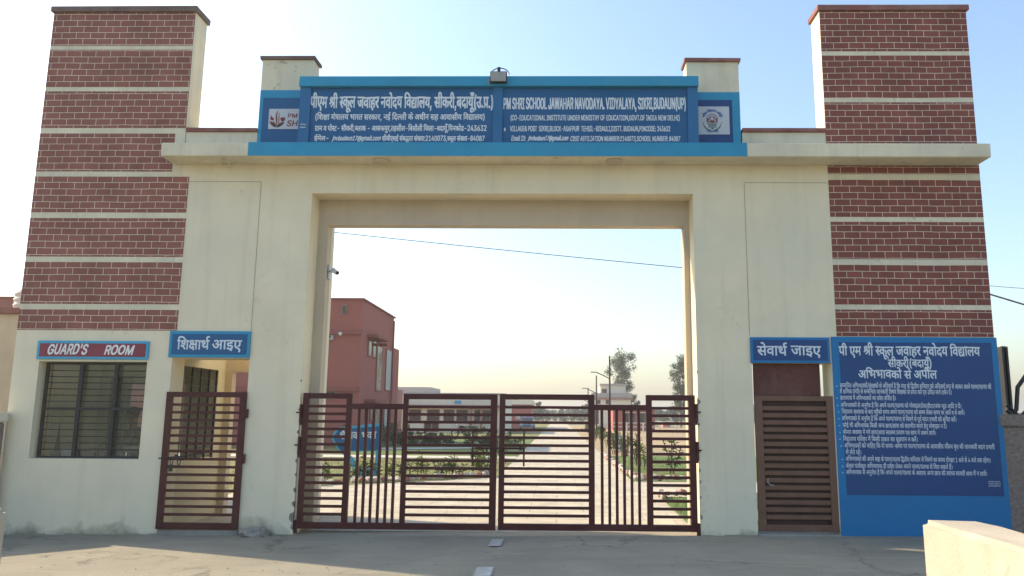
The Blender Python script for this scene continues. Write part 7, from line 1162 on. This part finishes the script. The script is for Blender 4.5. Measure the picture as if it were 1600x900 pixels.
for i in range(11):
    if i in (5, 6): continue
    put('sh%d' % (i % 2), -9.3 + i * .62, 36.8 + rnd.uniform(-.6, .6), rnd.uniform(.8, 1.4), 'loose green shrub in the second row before the cream block', 'shrub', 'shrubs before the cream block', lambda: bush('lawn_shrub', 280, .5, .5, .7, .07, M[['leaf', 'leaf_d'][i % 2]]))
for i in range(7):
    put('rb%d' % (i % 2), -9.3 + rnd.uniform(-.6, .9), 25.5 + i * 1.4, rnd.uniform(.8, 1.5), 'tall green shrub beside the red block', 'shrub', 'shrubs beside the red block', lambda: bush('wall_shrub', 320, .45, .45, 1.0, .07, M[['leaf', 'leaf_d'][i % 2]]))
for i in range(10):
    put('fs%d' % (i % 2), -6.4 + rnd.uniform(-2.2, .9), 52 + i * 2.5, rnd.uniform(.7, 1.2), 'small shrub on the lawn left of the far road', 'shrub', 'shrubs left of the far road', lambda: bush('far_shrub', 160, .6, .6, .8, .1, M[['leaf', 'leaf_y'][i % 2]]))
for i in range(8):
    put('fr%d' % (i % 2), 2.6 + rnd.uniform(0, .8), 45 + i * 4.2, rnd.uniform(.8, 1.3), 'shrub along the far right of the road', 'shrub', 'shrubs along the far right of the road', lambda: bush('far_shrub', 170, .6, .6, .9, .1, M[['leaf', 'leaf_d'][i % 2]]))
gm = MB()
for _ in range(9000):
    q = rnd.random()
    if q < .22: x, y = rnd.uniform(1.97, 4.5), rnd.uniform(1.45, 5.05); zb_ = .05
    elif q < .5: x, y = rnd.uniform(1.95, 7), rnd.uniform(9.2, 20); zb_ = .022
    else:
        x, y = rnd.uniform(-9, -1.7), rnd.uniform(6.5, 18.4); zb_ = .018
        if y < 6.35 + (x + 6.5) * .66 + .15 or (x > -3.4 and y < 8.4 + (x + 3.4) * .85 + .2): continue
    h = rnd.uniform(.03, .10); a = rnd.uniform(0, 6.28); dx, dy = .006 * math.cos(a), .006 * math.sin(a)
    gm.tri((x - dx, y - dy, zb_), (x + dx, y + dy, zb_), (x + rnd.gauss(0, .02), y + rnd.gauss(0, .02), zb_ + h))
tag(gm.build('grass', M['grass']), 'short green and dry grass on the lawns inside the gate', 'grass', kind='stuff')

# trees
def tree(name, label, x, y, H, rx_, z0, n, size, mat, group=None, seed=1, limbs=9, tr=.16):
    g = random.Random(seed); root = thing(name, label, 'tree', (x, y, 0), group)
    t_ = MB(); axis = [Vector((x + .12 * g.gauss(0, 1) * k / 6, y, H * .96 * k / 6)) for k in range(7)]
    t_.tube(axis, tr, 8, True, .03)
    cl = []
    for k in range(limbs):
        f_ = z0 + (1 - z0) * (k + .6) / limbs; b_ = axis[0].lerp(axis[-1], f_ * .9); b_.x = x + (axis[min(6, int(f_ * 6))].x - x)
        a = k * 2.4 + g.uniform(-.5, .5); rr = rx_ * (1 - .35 * abs(f_ - .6)) * g.uniform(.45, .95); e = b_ + Vector((math.cos(a) * rr, math.sin(a) * rr, H * g.uniform(.04, .12)))
        t_.tube([b_, b_.lerp(e, .5) + Vector((0, 0, .15)), e], tr * .32, 5, True, .012)
        for q in range(3): cl.append((b_.lerp(e, g.uniform(.3, 1.1)), g.uniform(.22, .48) * rx_))
    for k in range(3): cl.append((Vector((x + g.gauss(0, .2) * rx_, y + g.gauss(0, .2) * rx_, H * g.uniform(.88, .97))), .35 * rx_))
    t_.build('trunk', M['bark'], root)
    c_ = MB()
    for _ in range(n):
        c, r = g.choice(cl); d = Vector((g.gauss(0, 1), g.gauss(0, 1), g.gauss(0, 1.15))).normalized() * r * g.random() ** .45
        c_.leaf(c + d, size * g.uniform(.6, 1.3), d.normalized() + Vector((g.gauss(0, .5), g.gauss(0, .5), g.gauss(0, .5))), .42)
    c_.build('crown', mat, root); return root
def tree_px(label, px, pyt, Y, wpx, z0, n, size, mat, group=None, seed=1, limbs=9, name='tree'):
    x = at(px, 650, Y)[0]; H_ = at(px, pyt, Y)[1]; return tree(name, label, x, Y, H_, wpx / F_PX * (Y + CAM_D) / 2, z0, n, size, mat, group, seed, limbs, .012 * H_)
tree_px('tall slim eucalyptus rising behind the far cream block', 971, 545, 128, 48, .22, 7500, .17, M['euca'], None, 4, 30, 'eucalyptus_tree')
tree_px('second tall eucalyptus half hidden by the right gate pier', 1064, 554, 100, 38, .2, 6000, .14, M['euca'], None, 11, 30, 'eucalyptus_tree')
tree_px('small tree at the right end of the far cream block', 990, 616, 124, 24, .25, 900, .2, M['euca'], None, 21, 8)
tree_px('leafy tree at the edge of the field below the second eucalyptus', 1078, 640, 70, 18, .2, 700, .13, M['far_leaf'], None, 31, 8)
fg = 'far trees along the horizon'
for i, (px, py, Y, wpx) in enumerate([(836, 636, 190, 22), (850, 640, 210, 24), (866, 643, 250, 22), (880, 641, 220, 24), (898, 639, 200, 26), (914, 634, 190, 24), (843, 628, 170, 12), (1012, 637, 190, 26), (1030, 641, 210, 30), (1050, 638, 180, 28), (1068, 640, 200, 26), (1090, 636, 190, 30), (1104, 634, 180, 30), (806, 624, 210, 18), (780, 640, 220, 26), (690, 640, 230, 30), (600, 636, 200, 30), (1140, 634, 190, 34), (1180, 636, 180, 36), (545, 636, 220, 40), (1240, 634, 180, 40)]):
    tree_px('hazy rounded tree on the skyline beyond the campus', px, py, Y, wpx, .12, 520, .42, M['far_leaf'], fg, 50 + i, 8, 'far_tree')
wm = MB()
for _ in range(5200):
    x = rnd.uniform(-260, 260); y = 290 + rnd.gauss(0, 9); hgt = 3.4 + 1.8 * mnoise.noise(Vector((x * .06, 0, 3)))
    wm.leaf((x, y, abs(rnd.random()) * hgt), rnd.uniform(.5, 1.1), (rnd.gauss(0, 1), -1, rnd.gauss(0, 1)), .6)
tag(wm.build('far_woods', M['far_leaf']), 'dark band of far woods along the horizon', 'woods', kind='stuff')
# thin wire fence across the field
fn = thing('field_fence', 'thin wire fence with slim posts across the bare field', 'fence', (8, 24, 0))
for i in range(14): MB().tube([(3.3 + i * 2.6, 24.5, 0), (3.3 + i * 2.6, 24.5, 1.0)], .025, 5).build('post', M['concrete'], fn)
m = MB()
for z in (.35, .65, .95): m.tube([(3.3, 24.5, z), (37.1, 24.5, z)], .006, 4)
m.build('wires', M['iron'], fn)
pr_ = thing('rail_fence', 'pale rail fence before the low red block', 'fence', (12, 66, 0))
for i in range(20): MB().box(5 + i * 1.6, 5.12 + i * 1.6, 66, 66.12, 0, 1.0).build('post', M['far_cream'], pr_)
m = MB()
for z in (.55, .92): m.box(5, 36, 66.02, 66.1, z, z + .07)
m.build('rails', M['far_cream'], pr_)
# grit and crumbs on the forecourt
dm = MB()
for _ in range(1100):
    x = rnd.uniform(-9, 7); y = rnd.uniform(-4.5, -.05) if rnd.random() < .75 else rnd.uniform(-.28, -.03)
    l = max(0, min(1, (y + 3.2) / 3.0)); l = l * l * (3 - 2 * l); z = (.045 + .008 * max(-7, min(6, x))) * l
    r_ = rnd.choice((.004, .005, .006, .008, .012)); a = rnd.uniform(0, 6.28)
    b_ = [dm.bm.verts.new((x + r_ * math.cos(a + q) * rnd.uniform(.7, 1.6), y + r_ * math.sin(a + q), z)) for q in (0, 2.1, 4.2)]; t_ = dm.bm.verts.new((x, y, z + r_ * rnd.uniform(.5, 1.0)))
    for q in range(3): dm.bm.faces.new((b_[q], b_[(q + 1) % 3], t_))
tag(dm.build('gravel', M['chip']), 'loose grit and crumbs scattered over the forecourt', 'gravel', kind='stuff')
bpy.context.view_layer.update()

# ================================================================ the dusty air
hz = MB().box(-700, 700, -30, 900, -1.2, 16).build('haze', bpy.data.materials.new('haze_air'))
tag(hz, 'pale dusty haze over the whole place', 'haze', kind='stuff')
hm = hz.data.materials[0]; hm.use_nodes = True; N = hm.node_tree.nodes; N.remove(N['Principled BSDF'])
hv = N.new('ShaderNodeVolumePrincipled'); hv.inputs['Density'].default_value = .0009; hv.inputs['Anisotropy'].default_value = .3; hv.inputs['Color'].default_value = (.95, .95, .95, 1)
hm.node_tree.links.new(hv.outputs[0], N['Material Output'].inputs['Volume'])
